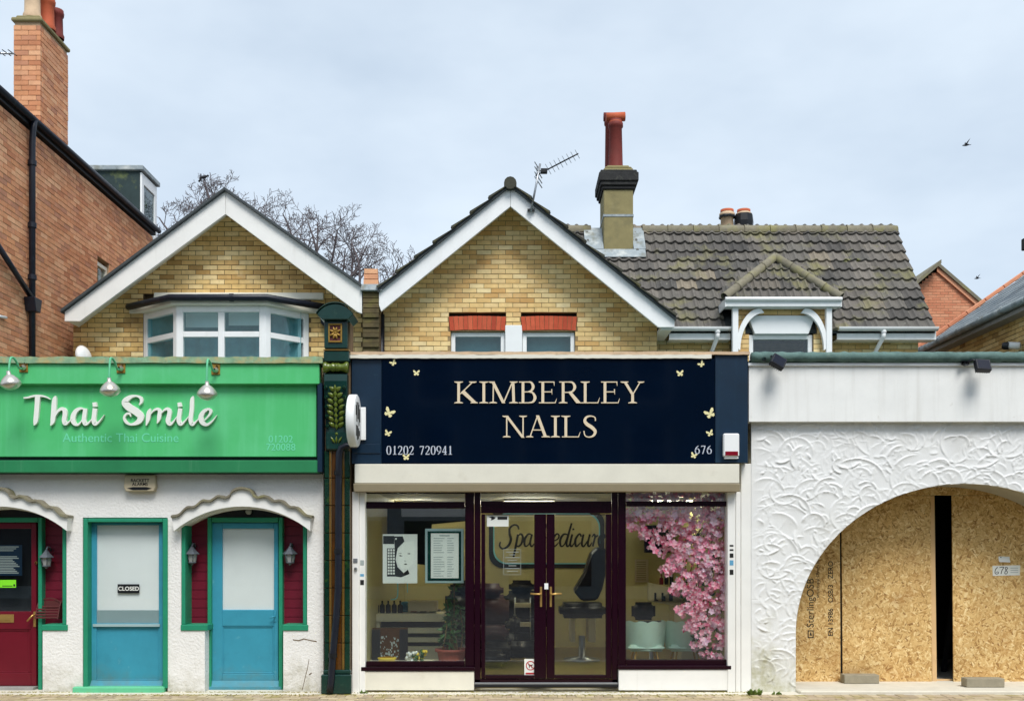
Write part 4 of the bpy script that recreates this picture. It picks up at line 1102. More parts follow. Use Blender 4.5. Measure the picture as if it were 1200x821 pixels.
def coach_lamp(px, py, y, label, proto=None):
    loc = (X(px,y), y, Z(py,y))
    if proto is not None: return dup(proto, loc, label)
    t = thing('wall_lantern', label, 'wall lamp', loc, 'lantern lamps beside the doors')
    x, y_, z = loc
    g = MB(); g.lathe([(.035,0),(.035,.012)], (x, y_, z+.07), (0,-1,0), 12); g.tube([(x,y_-.01,z+.07),(x,y_-.04,z+.115),(x-.005,y_-.09,z+.115),(x-.008,y_-.11,z+.075)], .011, 8); g.build('bracket', m_lampgrey, t)
    o = (x-.008, y_-.11, z)
    g = MB(); g.lathe([(.012,.085),(.022,.07),(.05,.035),(.088,.0),(.09,-.008),(.06,-.008)], o, n=6, smooth=False); g.build('cap', m_lampgrey, t)
    g = MB(); g.lathe([(.06,-.009),(.045,-.10)], o, n=6, smooth=False); g.build('lantern_glass', m_greyglass, t)
    g = MB()
    for i in range(6):
        a = 2*PI*i/6; g.tube([(o[0]+.062*math.cos(a), o[1]+.062*math.sin(a), z-.008), (o[0]+.047*math.cos(a), o[1]+.047*math.sin(a), z-.1)], .005, 4)
    g.lathe([(.05,-.10),(.052,-.11),(.02,-.125),(.008,-.14)], o, n=6, smooth=False); g.build('cage', m_lampgrey, t)
    return t
l1 = coach_lamp(229, 648, .255, 'grey lantern lamp on maroon boards left of the blue arched door')
coach_lamp(343, 648, .255, 'grey lantern lamp on maroon boards right of the blue arched door', l1)
coach_lamp(60, 652, .255, 'grey lantern lamp above the wire letter rack beside the red door', l1)
# bulkhead lamp under the canopy
bl = thing('porch_light', 'small round glass porch light under the canopy of the blue arched door', 'lamp', (X(292,.18), .19, Z(599,.18)))
g = MB(); g.lathe([(.05,0),(.05,.03)], (X(292,.18), .19, Z(599,.18)), (0,-1,0), 14); g.build('base', m_pilgreen, bl)
g = MB(); g.lathe([(.038,.03),(.036,.05),(.02,.068),(.001,.072)], (X(292,.18), .19, Z(599,.18)), (0,-1,0), 14); g.build('globe', m_greyglass, bl)

def door(y, a, b, top, bot, mat, glassm, gl, pan, name='door', stile=True):
    """gl: glass rect px, pan: lower panel rect px"""
    g = MB(); x0, x1 = X(a,y), X(b,y); z0, z1 = Z(bot,y), Z(top,y)
    gx0, gx1, gz0, gz1 = X(gl[0],y), X(gl[1],y), Z(gl[3],y), Z(gl[2],y)
    px0, px1, pz0, pz1 = X(pan[0],y), X(pan[1],y), Z(pan[3],y), Z(pan[2],y)
    g.box(x0, gx0, y, y+.045, z0, z1); g.box(gx1, x1, y, y+.045, z0, z1); g.box(gx0, gx1, y, y+.045, gz1, z1); g.box(gx0, gx1, y, y+.045, pz1, gz0)
    g.box(gx0, gx1, y, y+.045, z0, pz0)
    if px0 > gx0: g.box(gx0, px0, y+.001, y+.044, pz0, pz1); 
    if px1 < gx1: g.box(px1, gx1, y+.001, y+.044, pz0, pz1)
    d = g.build(name, mat, rs, bev=.005)
    g = MB(); g.box(px0, px1, y+.018, y+.03, pz0, pz1)
    for r_ in ((px0, px0+.018, pz0, pz1), (px1-.018, px1, pz0, pz1), (px0+.018, px1-.018, pz0, pz0+.018), (px0+.018, px1-.018, pz1-.018, pz1)): g.box(r_[0], r_[1], y+.008, y+.017, r_[2], r_[3])
    g.build('door_panel', mat, d, bev=.004)
    g = MB(); g.box(gx0-.005, gx1+.005, y+.012, y+.018, gz0-.005, gz1+.005); g.build('pane', g_door if glassm is not g_shop else g_shop, d)
    if glassm is not g_shop: g = MB(); g.box(gx0-.004, gx1+.004, y+.026, y+.032, gz0-.004, gz1+.004); g.build('blind', glassm, d)
    return d
# blue door under the arch
d3 = door(.22, 248, 326, 612, 808, m_blue, m_frost, (260.5, 321, 619, 714), (260, 321, 733, 789))
g = MB(); y = .2; g.box(X(244,y), X(330,y), .165, .26, Z(810,.17), Z(804,.17)); g.ext([(X(247,y), .21, Z(803,.17)), (X(247,y), .165, Z(806,.17)), (X(247,y), .21, Z(797,.17))], (X(327,y)-X(247,y), 0, 0)); g.build('weather_board', m_blue, d3, bev=.004)
g = MB(); g.tube([(X(322,.2), .215, Z(722,.2)), (X(322,.2), .17, Z(722,.2)), (X(317,.2), .165, Z(723,.2))], .009, 6); g.box(X(320.5,.2), X(323.5,.2), .212, .219, Z(728,.2), Z(716,.2)); g.build('handle', m_blue, d3)
# blue door in the green frame
wood(m_jamb, rs, 'door_frame', [(97.3, 102.5, 607, 806), (190.5, 196.2, 607, 806)], -.02, .3)
wood(m_jamb, rs, 'door_frame', [(102.7, 190.3, 607, 611.5)], -.02, .3)
d2 = door(.10, 103.5, 191, 612, 802, m_blue, m_frost, (113, 186, 615, 730), (111, 186.5, 733, 797))
g = MB(); y = .112; g.box(X(112.5,y), X(186.5,y), y, y+.004, Z(730,y), Z(714.5,y)); g.box(X(110,y), X(188,y), y-.03, y-.012, Z(733.5,y), Z(730.5,y)); g.build('film_strip', m_frost2, d2)
g = MB(); y = .05; g.ext([(X(104,y), .1, Z(803,y)), (X(104,y), .03, Z(805,y)), (X(104,y), .1, Z(797,y))], (X(190,y)-X(104,y), 0, 0)); g.build('weather_board', m_blue, d2, bev=.004)
g = MB(); g.box(X(87.5), X(194), -.07, .3, -.02, Z(804,-.03)); g.build('threshold', m_sill, rs, bev=.012)
# red door at the left edge, mostly cut by the frame
d1 = door(.22, -36, 42.5, 612, 803, m_red, g_shop, (-32, 36.5, 619, 716), (-28, 35, 737, 788))
g = MB(); y = .21; g.box(X(-40,y), X(43,y), .12, .25, Z(808,y), Z(803.5,y)); g.build('weather_board', m_kerb, d1, bev=.004)
g = MB(); g.box(X(-30,y), X(16,y), .212, .219, Z(729,y), Z(719.5,y)); lb = g.build('letter_plate', m_brass, d1, bev=.003)
g = MB(); g.box(X(-26,y), X(12.5,y), .208, .2115, Z(726.5,y), Z(722,y)); g.build('flap', m_brass, lb, bev=.002)
g = MB(); g.box(X(39,y), X(42,y), .212, .219, Z(734,y), Z(716,y)); g.tube([(X(40.5,y), .215, Z(720,y)), (X(40.5,y), .165, Z(720,y)), (X(34,y), .16, Z(727,y))], .011, 8); g.build('handle', m_brass, d1)
g = MB(); g.lathe([(.016,0),(.016,.012),(.012,.016)], (X(42,y), .218, Z(659,y)), (0,-1,0), 12); g.build('lock', m_brass, d1)
# things stuck to the red door's glass
y = .237
mn = MB(); mn.box(X(-24,y), X(26,y), y-.003, y, Z(674,y), Z(638,y)); tn = thing('menu_sheet', 'printed menu sheet behind the glass of the red door', 'menu', (X(1,y), y, Z(674,y)))
mn.build('sheet', m_tealboard, tn); g = MB()
for i in range(14):
    if i < 3: g.box(X(-18+i*3,y), X(22-i*3,y), y-.0045, y-.0035, Z(640.8+i*2.2,y), Z(639.8+i*2.2,y))
    else: g.box(X(-20,y), X(23-(i*7 % 9),y), y-.0045, y-.0035, Z(646.6+i*1.9,y), Z(645.6+i*1.9,y))
g.build('lettering', m_paperg, tn)
st = thing('hygiene_sticker', 'bright lime green sticker on the dark glass of the red door', 'sticker', (X(10,y), y, Z(687,y)))
g = MB(); g.box(X(0,y), X(19,y), y-.006, y-.003, Z(688,y), Z(679,y)); g.build('sticker', m_lime, st); g = MB(); g.box(X(3,y), X(15,y), y-.0075, y-.0065, Z(686.5,y), Z(685.7,y)); g.box(X(16,y), X(18,y), y-.0075, y-.0065, Z(686.5,y), Z(684,y)); g.build('lettering', m_blackprint, st)
# letter rack hanging beside the red door
y = .24; rk = thing('letter_rack', 'brown wooden letter rack hung beside the red door under the lantern', 'letter rack', (X(59,y), y, Z(723,y)))
g = MB(); g.box(X(46,y), X(72,y), y-.012, y, Z(709,y), Z(703,y)); q = low_arch((X(46,y)+X(72,y))/2, (X(72,y)-X(46,y))/2, Z(706,y), Z(700.5,y), 10); g.ribbon([(a, b+.01) for a, b in q], [(a, b-.008) for a, b in q], y-.02, y-.013); g.build('back_board', m_basket, rk)
for i in range(5):
    g = MB(); zz = Z(710+i*3.1,y); yy = y-.05-.012*i; g.box(X(45.5,y), X(72,y), yy-.01, yy, zz-.011, zz+.011); g.build('slat', m_basket, rk, bev=.003)
g = MB(); g.ext([(X(45.5,y), y, Z(703,y)), (X(45.5,y), y-.05, Z(709,y)), (X(45.5,y), y-.11, Z(724,y)), (X(45.5,y), y, Z(724,y))], (.01,0,0)); g.ext([(X(71.6,y), y, Z(703,y)), (X(71.6,y), y-.05, Z(709,y)), (X(71.6,y), y-.11, Z(724,y)), (X(71.6,y), y, Z(724,y))], (.01,0,0)); g.build('rack_side', m_basket, rk)
# closed sign
y = .108; cs = thing('closed_sign', 'small black sign reading CLOSED on the white blind of a blue door', 'sign', (X(150,y), y, Z(694,y)))
g = MB(); g.box(X(138,y), X(163.5,y), y-.008, y, Z(694.5,y), Z(684,y)); g.build('plate', m_black, cs, bev=.002)
def solid_text(o):
    """flat lettering as a plain mesh"""
    bpy.context.view_layer.update()
    me = bpy.data.meshes.new_from_object(o.evaluated_get(bpy.context.evaluated_depsgraph_get()))
    cu = o.data; me.materials.clear(); me.materials.append(cu.materials[0]); nm = cu.name.split('.')[0]
    n = bpy.data.objects.new(nm, me); C.objects.link(n); n.parent = o.parent; n.location = o.location; n.rotation_euler = o.rotation_euler; n.scale = o.scale
    bpy.data.objects.remove(o); bpy.data.curves.remove(cu)
    return n
def text(body, parent, px, py, size, mat, y, name='lettering', align='CENTER', space=1.0, shear=0.0, ext=.0008, sx=1.0, rot=None, bold=0.0):
    cu = bpy.data.curves.new(name, 'FONT'); cu.body = body; cu.size = size; cu.align_x = align; cu.space_character = space; cu.shear = shear; cu.extrude = ext; cu.offset = bold
    o = bpy.data.objects.new(name, cu); C.objects.link(o); cu.materials.append(mat)
    o.parent = parent; o.location = Vector((X(px,y), y, Z(py,y))) - WL[parent.name]
    o.rotation_euler = rot or (PI/2, 0, 0); o.scale = (sx, 1, 1)
    return solid_text(o)
text('CLOSED', cs, 150.7, 691.4, .066, m_paper, y-.010, space=1.02, bold=.0012)

# ------------------------------------------------------------------ green sign
gs = thing('restaurant_sign', 'long bright green shop sign with raised white script lettering', 'shop sign', (-4.6, 0, Z(553)))
g = MB(); g.box(XL, X(377,-.1), -.10, -.002, Z(555,-.1), Z(420,-.1)); g.build('backing', m_pilgreen, gs)
g = MB(); g.box(XL, X(375,-.2), -.24, -.102, Z(450,-.22), Z(426,-.22)); g.build('top_rail', m_green, gs, bev=.006)
g = MB(); g.box(XL, X(371,-.14), -.155, -.103, Z(535,-.14), Z(451,-.14)+.02); g.build('sign_board', m_green, gs, bev=.004)
g = MB(); g.box(XL, X(374,-.2), -.205, -.103, Z(553.5,-.2), Z(539,-.2)); g.build('bottom_rail', m_green2, gs, bev=.006)
g = MB(); g.box(X(372.5,-.2), X(378,-.2), -.23, -.0025, Z(553,-.2), Z(449,-.2)); g.build('end_board', m_tealboard, gs, bev=.004)
g = MB(); rr = random.Random(4); n_ = 60; x0, x1 = XL, X(378,-.26)
l = []; r_ = []
for i in range(n_+1):
    x = x0 + (x1-x0)*i/n_; l.append((x, Z(418,-.26)+rr.uniform(-.006,.006))); r_.append((x, Z(425.2,-.26)+rr.uniform(-.004,.004)))
g.ribbon(l, r_, -.27, .05); g.build('coping', m_mosscap, gs)
yl = -.19
T1 = [[(-25,110,16),(30,104,20),(70,92,22),(130,84,24),(200,88,22),(250,104,15),(287,127,5)], [(140,88,58),(135,170,56),(128,260,55),(120,350,54),(112,395,44),(97,432,6)]]
H1 = [[(352,85,5),(340,118,42),(333,180,55),(327,260,55),(320,350,54),(312,395,42),(290,434,6)], [(345,330,8),(372,272,24),(415,238,36),(452,250,46),(460,300,50),(450,370,50),(462,412,40),(500,395,18),(545,350,7)]]
A1 = [[(694,242,10),(640,232,28),(585,265,46),(553,335,58),(562,398,48),(605,424,26),(650,385,13),(682,320,7)], [(698,232,44),(690,300,48),(682,370,48),(698,415,40),(738,398,20),(785,345,7)]]
I1 = [[(806,162,46),(812,212,50)], [(812,232,52),(804,300,50),(797,370,50),(812,414,42),(862,385,18),(920,308,4)]]
S2 = [[(228,192,6),(256,155,32),(248,108,34),(190,86,22),(120,102,44),(62,158,72),(105,215,84),(190,268,84),(248,328,76),(222,388,58),(140,420,26),(78,395,30),(54,340,26),(80,298,22),(118,294,24),(132,330,7)]]
M2 = [[(360,232,5),(343,280,46),(332,360,46),(310,434,6)], [(365,300,6),(400,256,20),(448,238,30),(470,268,42),(464,330,46),(455,372,32),(438,408,5)], [(480,300,6),(520,255,20),(562,237,34),(586,268,46),(578,325,50),(566,380,50),(590,418,36),(632,385,17),(672,328,6)]]
I2 = [[(700,164,42),(708,212,48)], [(712,232,48),(702,300,48),(694,372,50),(716,418,38),(762,385,17),(812,325,6)]]
L2 = [[(866,88,4),(850,130,42),(845,250,48),(832,360,48),(850,418,42),(892,390,18),(938,340,6)]]
E2 = [[(985,378,6),(1042,320,18),(1070,268,34),(1045,240,26),(990,265,40),(953,330,56),(970,396,54),(1025,422,32),(1090,376,15),(1140,312,4)]]
dep = 0
for ox, oy, glyphs in ((30, 455, (T1, H1, A1, I1)), (140, 455, (S2, M2, I2, L2, E2))):
    for gl_ in glyphs:
        g = MB()
        for st_ in gl_:
            dep += 1
            brush(g, st_, lambda a, b: (X(ox + a/10, yl), Z(oy + b/10, yl)), yl - .0006*(dep % 5), -.156, 6, k(yl)/1000)
        g.build('letter', m_letter, gs)
text('Authentic Thai Cuisine', gs, 141.5, 517.5, .145, m_aqua, -.157, 'tagline', sx=1.0, space=1.0)
text('01202', gs, 329, 518, .115, m_aqua, -.157, 'phone_number', space=1.0)
text('720088', gs, 329, 527.5, .115, m_aqua, -.157, 'phone_number', space=1.0)

# swan neck lamps over the green sign
def sign_lamp(px, py, hz, label, tilt):
    by = -.242; x, z = X(px, by), Z(py, by)
    t = thing('sign_lamp', label, 'lamp', (x, by, z), 'swan neck lamps over the green sign')
    g = MB(); g.box(x-.05, x+.05, by-.012, by, z-.06, z+.065); g.build('mounting_plate', m_oldgold, t, bev=.004)
    g = MB(); g.lathe([(.03,0),(.032,.02),(.014,.04),(.012,.07)], (x+.005, by-.012, z-.01), (0,-1,0), 12); g.lathe([(.012,0),(.014,.02)], (x+.02,by-.013,z+.035), (0,-1,0), 8); g.build('boss', m_steel, t)
    hy = -.58; hzz = Z(hz, hy)
    pth = spline([(x, by-.05, z-.02), (x-.005, by-.10, z-.03), (x-.01, by-.16, z+.035), (x-.012, by-.23, z+.065), (x-.008, by-.30, z+.04), (x-.004, hy+.0, hzz+.14), (x, hy, hzz+.07)], 5)
    g = MB(); g.tube(pth, .012, 8); g.build('swan_neck', m_sill, t)
    g = MB(); ax = (tilt, .1, -1)
    g.lathe([(.02,-.07),(.024,-.03),(.05,-.015),(.085,.02),(.108,.055),(.113,.08),(.11,.088),(.07,.125),(.03,.14),(.001,.145)], (x, hy, hzz+.04), ax, 22); g.build('lamp_head', m_steel, t)
    return t
sign_lamp(28, 430, 446, 'swan neck lamp cut by the left edge above the green sign', .16)
sign_lamp(142, 431, 454, 'swan neck lamp between the two script words of the green sign', .05)
sign_lamp(253, 433, 458, 'swan neck lamp above the end of the white script on the green sign', -.03)
# alarm box below the sign
y = -.06; ab = thing('alarm_box', 'cream alarm box under the green sign rail above the left blue door', 'alarm', (X(164,y), 0, Z(576,y)))
g = MB(); z0, z1 = Z(575.5,y), Z(556,y); x0, x1 = X(146,y), X(183,y)
g.ext([(x0+.02,-.09,z0+.0),(x1-.02,-.09,z0+.0),(x1,-.09,z0+.05),(x1-.01,-.09,z1),(x0+.01,-.09,z1),(x0,-.09,z0+.05)], (0,.088,0)); g.build('case', m_beige, ab, bev=.008)
g = MB(); q = [(X(150,y), Z(572,y)), (X(157,y), Z(570.5,y)), (X(173,y), Z(570.5,y)), (X(179,y), Z(572,y)), (X(173,y), Z(574,y)), (X(157,y), Z(574,y))]; g.prism(q, -.093, -.088); g.build('sounder_slot', m_black, ab)
text('RACKETT', ab, 164, 564.3, .05, m_blackprint, -.0915, bold=.001); text('ALARMS', ab, 164, 568.6, .05, m_blackprint, -.0915, bold=.001)

# ================================================================== glazed tile pilaster between the shops
PXc = X(393.5, -.15)
gp = thing('glazed_pilaster', 'tall dark green and brown glazed tile pilaster between the two shops', 'pilaster', (PXc, -.05, 0))
yp = -.16
def rect(mat, name, a, b, c, d, y0, y1, bev=.006, parent=None, label=None):
    g = MB(); g.box(X(a,y0), X(b,y0), y0, y1, Z(d,y0), Z(c,y0)); return g.build(name, mat, parent or gp, bev=bev, label=label)
rect(m_ymort, 'core', 381, 410.5, 376, 812, yp+.03, .1, 0)
zr = [(528 + 32.2*i, 528 + 32.2*(i+1) - .8) for i in range(8)]
for (a, b) in zr:
    rect(m_gtile, 'tile', 380.2, 385.4, a, b, yp+.005, yp+.028, .004)
    rect(m_ttile, 'tile', 385.9, 388.4, a, b, yp-.002, yp+.028, .004)
    rect(m_btile, 'tile', 388.9, 400.2, a, b, yp+.012, yp+.028, .005)
    rect(m_ttile, 'tile', 400.7, 403.4, a, b, yp-.002, yp+.028, .004)
    rect(m_gtile, 'tile', 403.9, 410.0, a, b, yp+.005, yp+.028, .004)
rect(m_pilgreen, 'plinth', 376, 411.5, 790, 813, yp-.06, yp+.027, .012)
rect(m_pilgreen, 'plinth_moulding', 378.5, 411, 784.5, 789.6, yp-.035, yp+.027, .012)
# console: ovolo bracket with leaf, scroll roll, block with gilded flower, curved pediment
g = MB(); x0, x1 = X(382,yp), X(408.5,yp)
prof = [(yp-.0, 528), (yp-.03, 522), (yp-.02, 500), (yp-.05, 480), (yp-.10, 462), (yp-.12, 448), (yp-.11, 440), (yp+.027, 440), (yp+.027, 528)]
g.ext([(x0, a, Z(b,yp)) for a, b in prof], (x1-x0, 0, 0)); g.build('console', m_pilgreen, gp, bev=.004)
g = MB(); cxl = X(395,yp)
for s in (-1, 1):
    for i in range(7):
        t = i/6; zc = Z(498-40*t, yp); ww = .085*math.sin(PI*(.25+.65*t))+.02
        yy = yp-.035-.09*t
        g.lathe([(.001,-.045),(.02,-.03),(.028,0),(.018,.03),(.001,.05)], (cxl+s*ww*.62, yy, zc), (s*.75, -.2, .55), 8, sx=1, sy=.6)
for i in range(8):
    t = i/7; g.lathe([(.001,-.04),(.028-.01*abs(t-.5),0),(.001,.045)], (cxl, yp-.045-.09*t, Z(500-43*t,yp)), (0,-.2,1), 8)
g.build('leaf', m_leaf2, gp)
g = MB()
for s in (-1, 1):
    for i in range(5):
        zc = Z(500-11*i,yp); g.lathe([(.02,0),(.026,.015),(.012,.03)], (cxl+s*.105, yp-.04-.02*i, zc), (0,-1,0), 8)
g.build('beading', m_gtile, gp)
g = MB(); zc = Z(432,yp); L_ = x1-x0+.03; g.lathe([(.02,0),(.062,.005),(.066,.03),(.05,.05),(.042,.09),(.054,.105),(.054,.12),(.046,.13),(.054,.15),(.054,L_-.15),(.046,L_-.13),(.054,L_-.12),(.042,L_-.09),(.05,L_-.05),(.066,L_-.03),(.062,L_-.005),(.02,L_)], (x0-.015, yp-.085, zc), (1,0,0), 16); g.build('scroll_roll', m_leaf2, gp)
rect(m_pilgreen, 'console_cap', 379, 409, 411, 423.5, yp-.10, yp+.027, .012)
rect(m_pilgreen, 'console_neck', 382, 407, 423.8, 440, yp-.02, yp+.026, .004)
rect(m_ttile, 'cap_line', 379, 409, 409, 410.6, yp-.104, yp+.02, .003)
rect(m_pilgreen, 'lower_panel', 382.5, 408, 506, 526, yp-.036, yp-.005, .004)
g = MB()
for a in range(3): g.lathe([(.001,-.04),(.014,-.01),(.012,.02),(.001,.05)], (cxl+(a-1)*.04, yp-.045, Z(516,yp)), ((a-1)*.6,-.1,1), 8)
g.lathe([(.018,0),(.001,.015)], (cxl, yp-.036, Z(508.5,yp)), (0,-1,0), 8); g.build('palmette', m_leaf2, gp)
g = MB(); g.box(X(381,yp), X(408,yp), yp-.06, .1, Z(409,yp), Z(376,yp)); bk = g.build('block', m_pilgreen, gp, bev=.006)
g = MB(); a, b, c, d = X(386,yp), X(402,yp), Z(402.5,yp), Z(380.5,yp)
for r_ in ((a,b,d-.018,d),(a,b,c,c+.018),(a,a+.018,c+.018,d-.018),(b-.018,b,c+.018,d-.018)): g.box(r_[0],r_[1],yp-.078,yp-.058,r_[2],r_[3])
g.build('gilt_frame', m_oldgold, bk, bev=.004)
g = MB(); mx_, mz_ = (a+b)/2, (c+d)/2; g.box(a+.02, b-.02, yp-.063, yp-.0601, c+.02, d-.02); g.build('recess', m_basket, bk)
g = MB(); g.lathe([(.022,0),(.02,.014),(.001,.024)], (mx_, yp-.063, mz_), (0,-1,0), 10)
for i in range(8):
    an_ = 2*PI*i/8 + .39; g.lathe([(.001,0),(.016,.025),(.014,.05),(.001,.075)], (mx_, yp-.067, mz_), (math.cos(an_)*.75, -.12, math.sin(an_)), 7)
g.build('flower', m_oldgold, bk)
q = low_arch(cxl, .21, Z(371,yp), Z(359,yp), 14); low_ = [(cxl+.20, Z(372,yp)), (cxl+.15, Z(377,yp)), (cxl-.15, Z(377,yp)), (cxl-.20, Z(372,yp))]
g = MB(); g.prism(q + low_, yp-.13, .1); g.build('pediment', m_pilgreen, gp, bev=.006)
g = MB(); q2 = low_arch(cxl, .215, Z(370.2,yp), Z(357.8,yp), 14); g.ribbon([(x,z+.012) for x,z in q2], [(x,z) for x,z in q2], yp-.14, .1); g.build('pediment_edge', m_gtile, gp)
# black waste pipe down the pilaster
yq = yp - .09; dp = thing('black_downpipe', 'black plastic pipe running crookedly down the tiled pilaster', 'pipe', (X(387,yq), yq, 0))
g = MB(); P_ = [(418,521.5),(405,521.5),(399.5,524),(397,531),(396.5,560),(396,690),(394.5,715),(390,765),(387.5,800),(386,811)]
g.tube([(X(a,yq), yq + (.02 if i else .03), Z(b,yq)) for i,(a,b) in enumerate(P_)], [.035]*3 + [.04]*7, 12); g.build('pipe', m_gutter, dp)
for b in (556, 648, 770):
    g = MB(); a = 396.3 if b < 700 else 389.7; g.lathe([(.05,0),(.05,.05)], (X(a,yq), yq+.02, Z(b,yq)), n=12); g.build('pipe_clip', m_black, dp)

# ================================================================== round projecting sign
rs_y = -.42; rd = thing('round_sign', 'round white double sided projecting sign seen edge on beside the navy shop sign', 'sign', (X(418,rs_y), -.13, Z(492,rs_y)))
sx0, sx1 = X(409.5,-.55), X(424.5,-.25); zc = Z(492.5,-.45); rad = .295
g = MB(); xa, xb = X(409.8,rs_y), X(417.5,rs_y)+.02
g.lathe([(.001,0),(rad-.01,0),(rad,.008),(rad,xb-xa-.008),(rad-.012,xb-xa),(.001,xb-xa)], (xa, rs_y, zc), (1,0,0), 40); g.build('light_box', m_upvc, rd)
g = MB()
for (a, b, c, d) in ((-.17,-.13,.05,.16),(-.12,-.06,-.02,.2),(-.03,.03,.02,.21),(.05,.09,-.05,.19),(.11,.16,.0,.15),(-.15,-.1,-.18,-.06),(-.08,-.02,-.22,-.06),(.0,.06,-.2,-.08),(.08,.14,-.16,-.1)):
    g.box(xb, xb+.002, rs_y+a, rs_y+b, zc+c, zc+d)
g.build('lettering', m_blackprint, rd)
g = MB(); g.box(xb-.12, xb-.08, rs_y+rad-.02, -.125, zc-.03, zc+.03); g.build('bracket', m_metal, rd)
g = MB(); g.box(xb-.03, xb+.05, -.16, -.142, zc-.19, zc+.19); g.build('wall_plate', m_upvc, rd, bev=.004)
# ================================================================== navy salon sign
ns = thing('salon_sign', 'glossy navy shop sign with gold serif lettering and butterflies', 'shop sign', (X(644), -.1, Z(543)))
yb = -.12
def rc(mat, name, a, b, c, d, y0, y1, parent, bev=.004, label=None):
    g = MB(); g.box(X(a,y0), X(b,y0), y0, y1, Z(d,y0), Z(c,y0)); return g.build(name, mat, parent, bev=bev, label=label)
rc(m_tealboard, 'end_panel', 412, 447.4, 417.5, 543, yb, -.002, ns)
rc(m_tealboard, 'end_panel', 838, 876.5, 415.5, 542, yb, -.002, ns)
rc(m_navy, 'sign_panel', 447.6, 837.6, 420, 542.5, yb-.02, -.0025, ns, .003)
rc(m_tealboard, 'end_lip', 413, 446, 520, 531, yb-.012, yb-.001, ns, .004)
g = MB(); rr = random.Random(8); n_ = 70; x0, x1 = X(410,yb), X(878,yb)
for (za2, zb2, y0, y1, mt, nm) in ((411.8, 415.2, yb-.03, .25, m_potpale, 'coping'), (415.4, 419.6, yb-.045, yb-.021, m_cream, 'drip_strip')):
    g = MB(); l = []; r_ = []
    xb_ = x1 if nm == 'coping' else X(833,yb)
    for i in range(n_+1):
        x = x0 + (xb_-x0)*i/n_; l.append((x, Z(za2,y0)+rr.uniform(-.004,.004))); r_.append((x, Z(zb2,y0)+rr.uniform(-.003,.003)))
    g.ribbon(l, r_, y0, y1); g.build(nm, mt, ns)
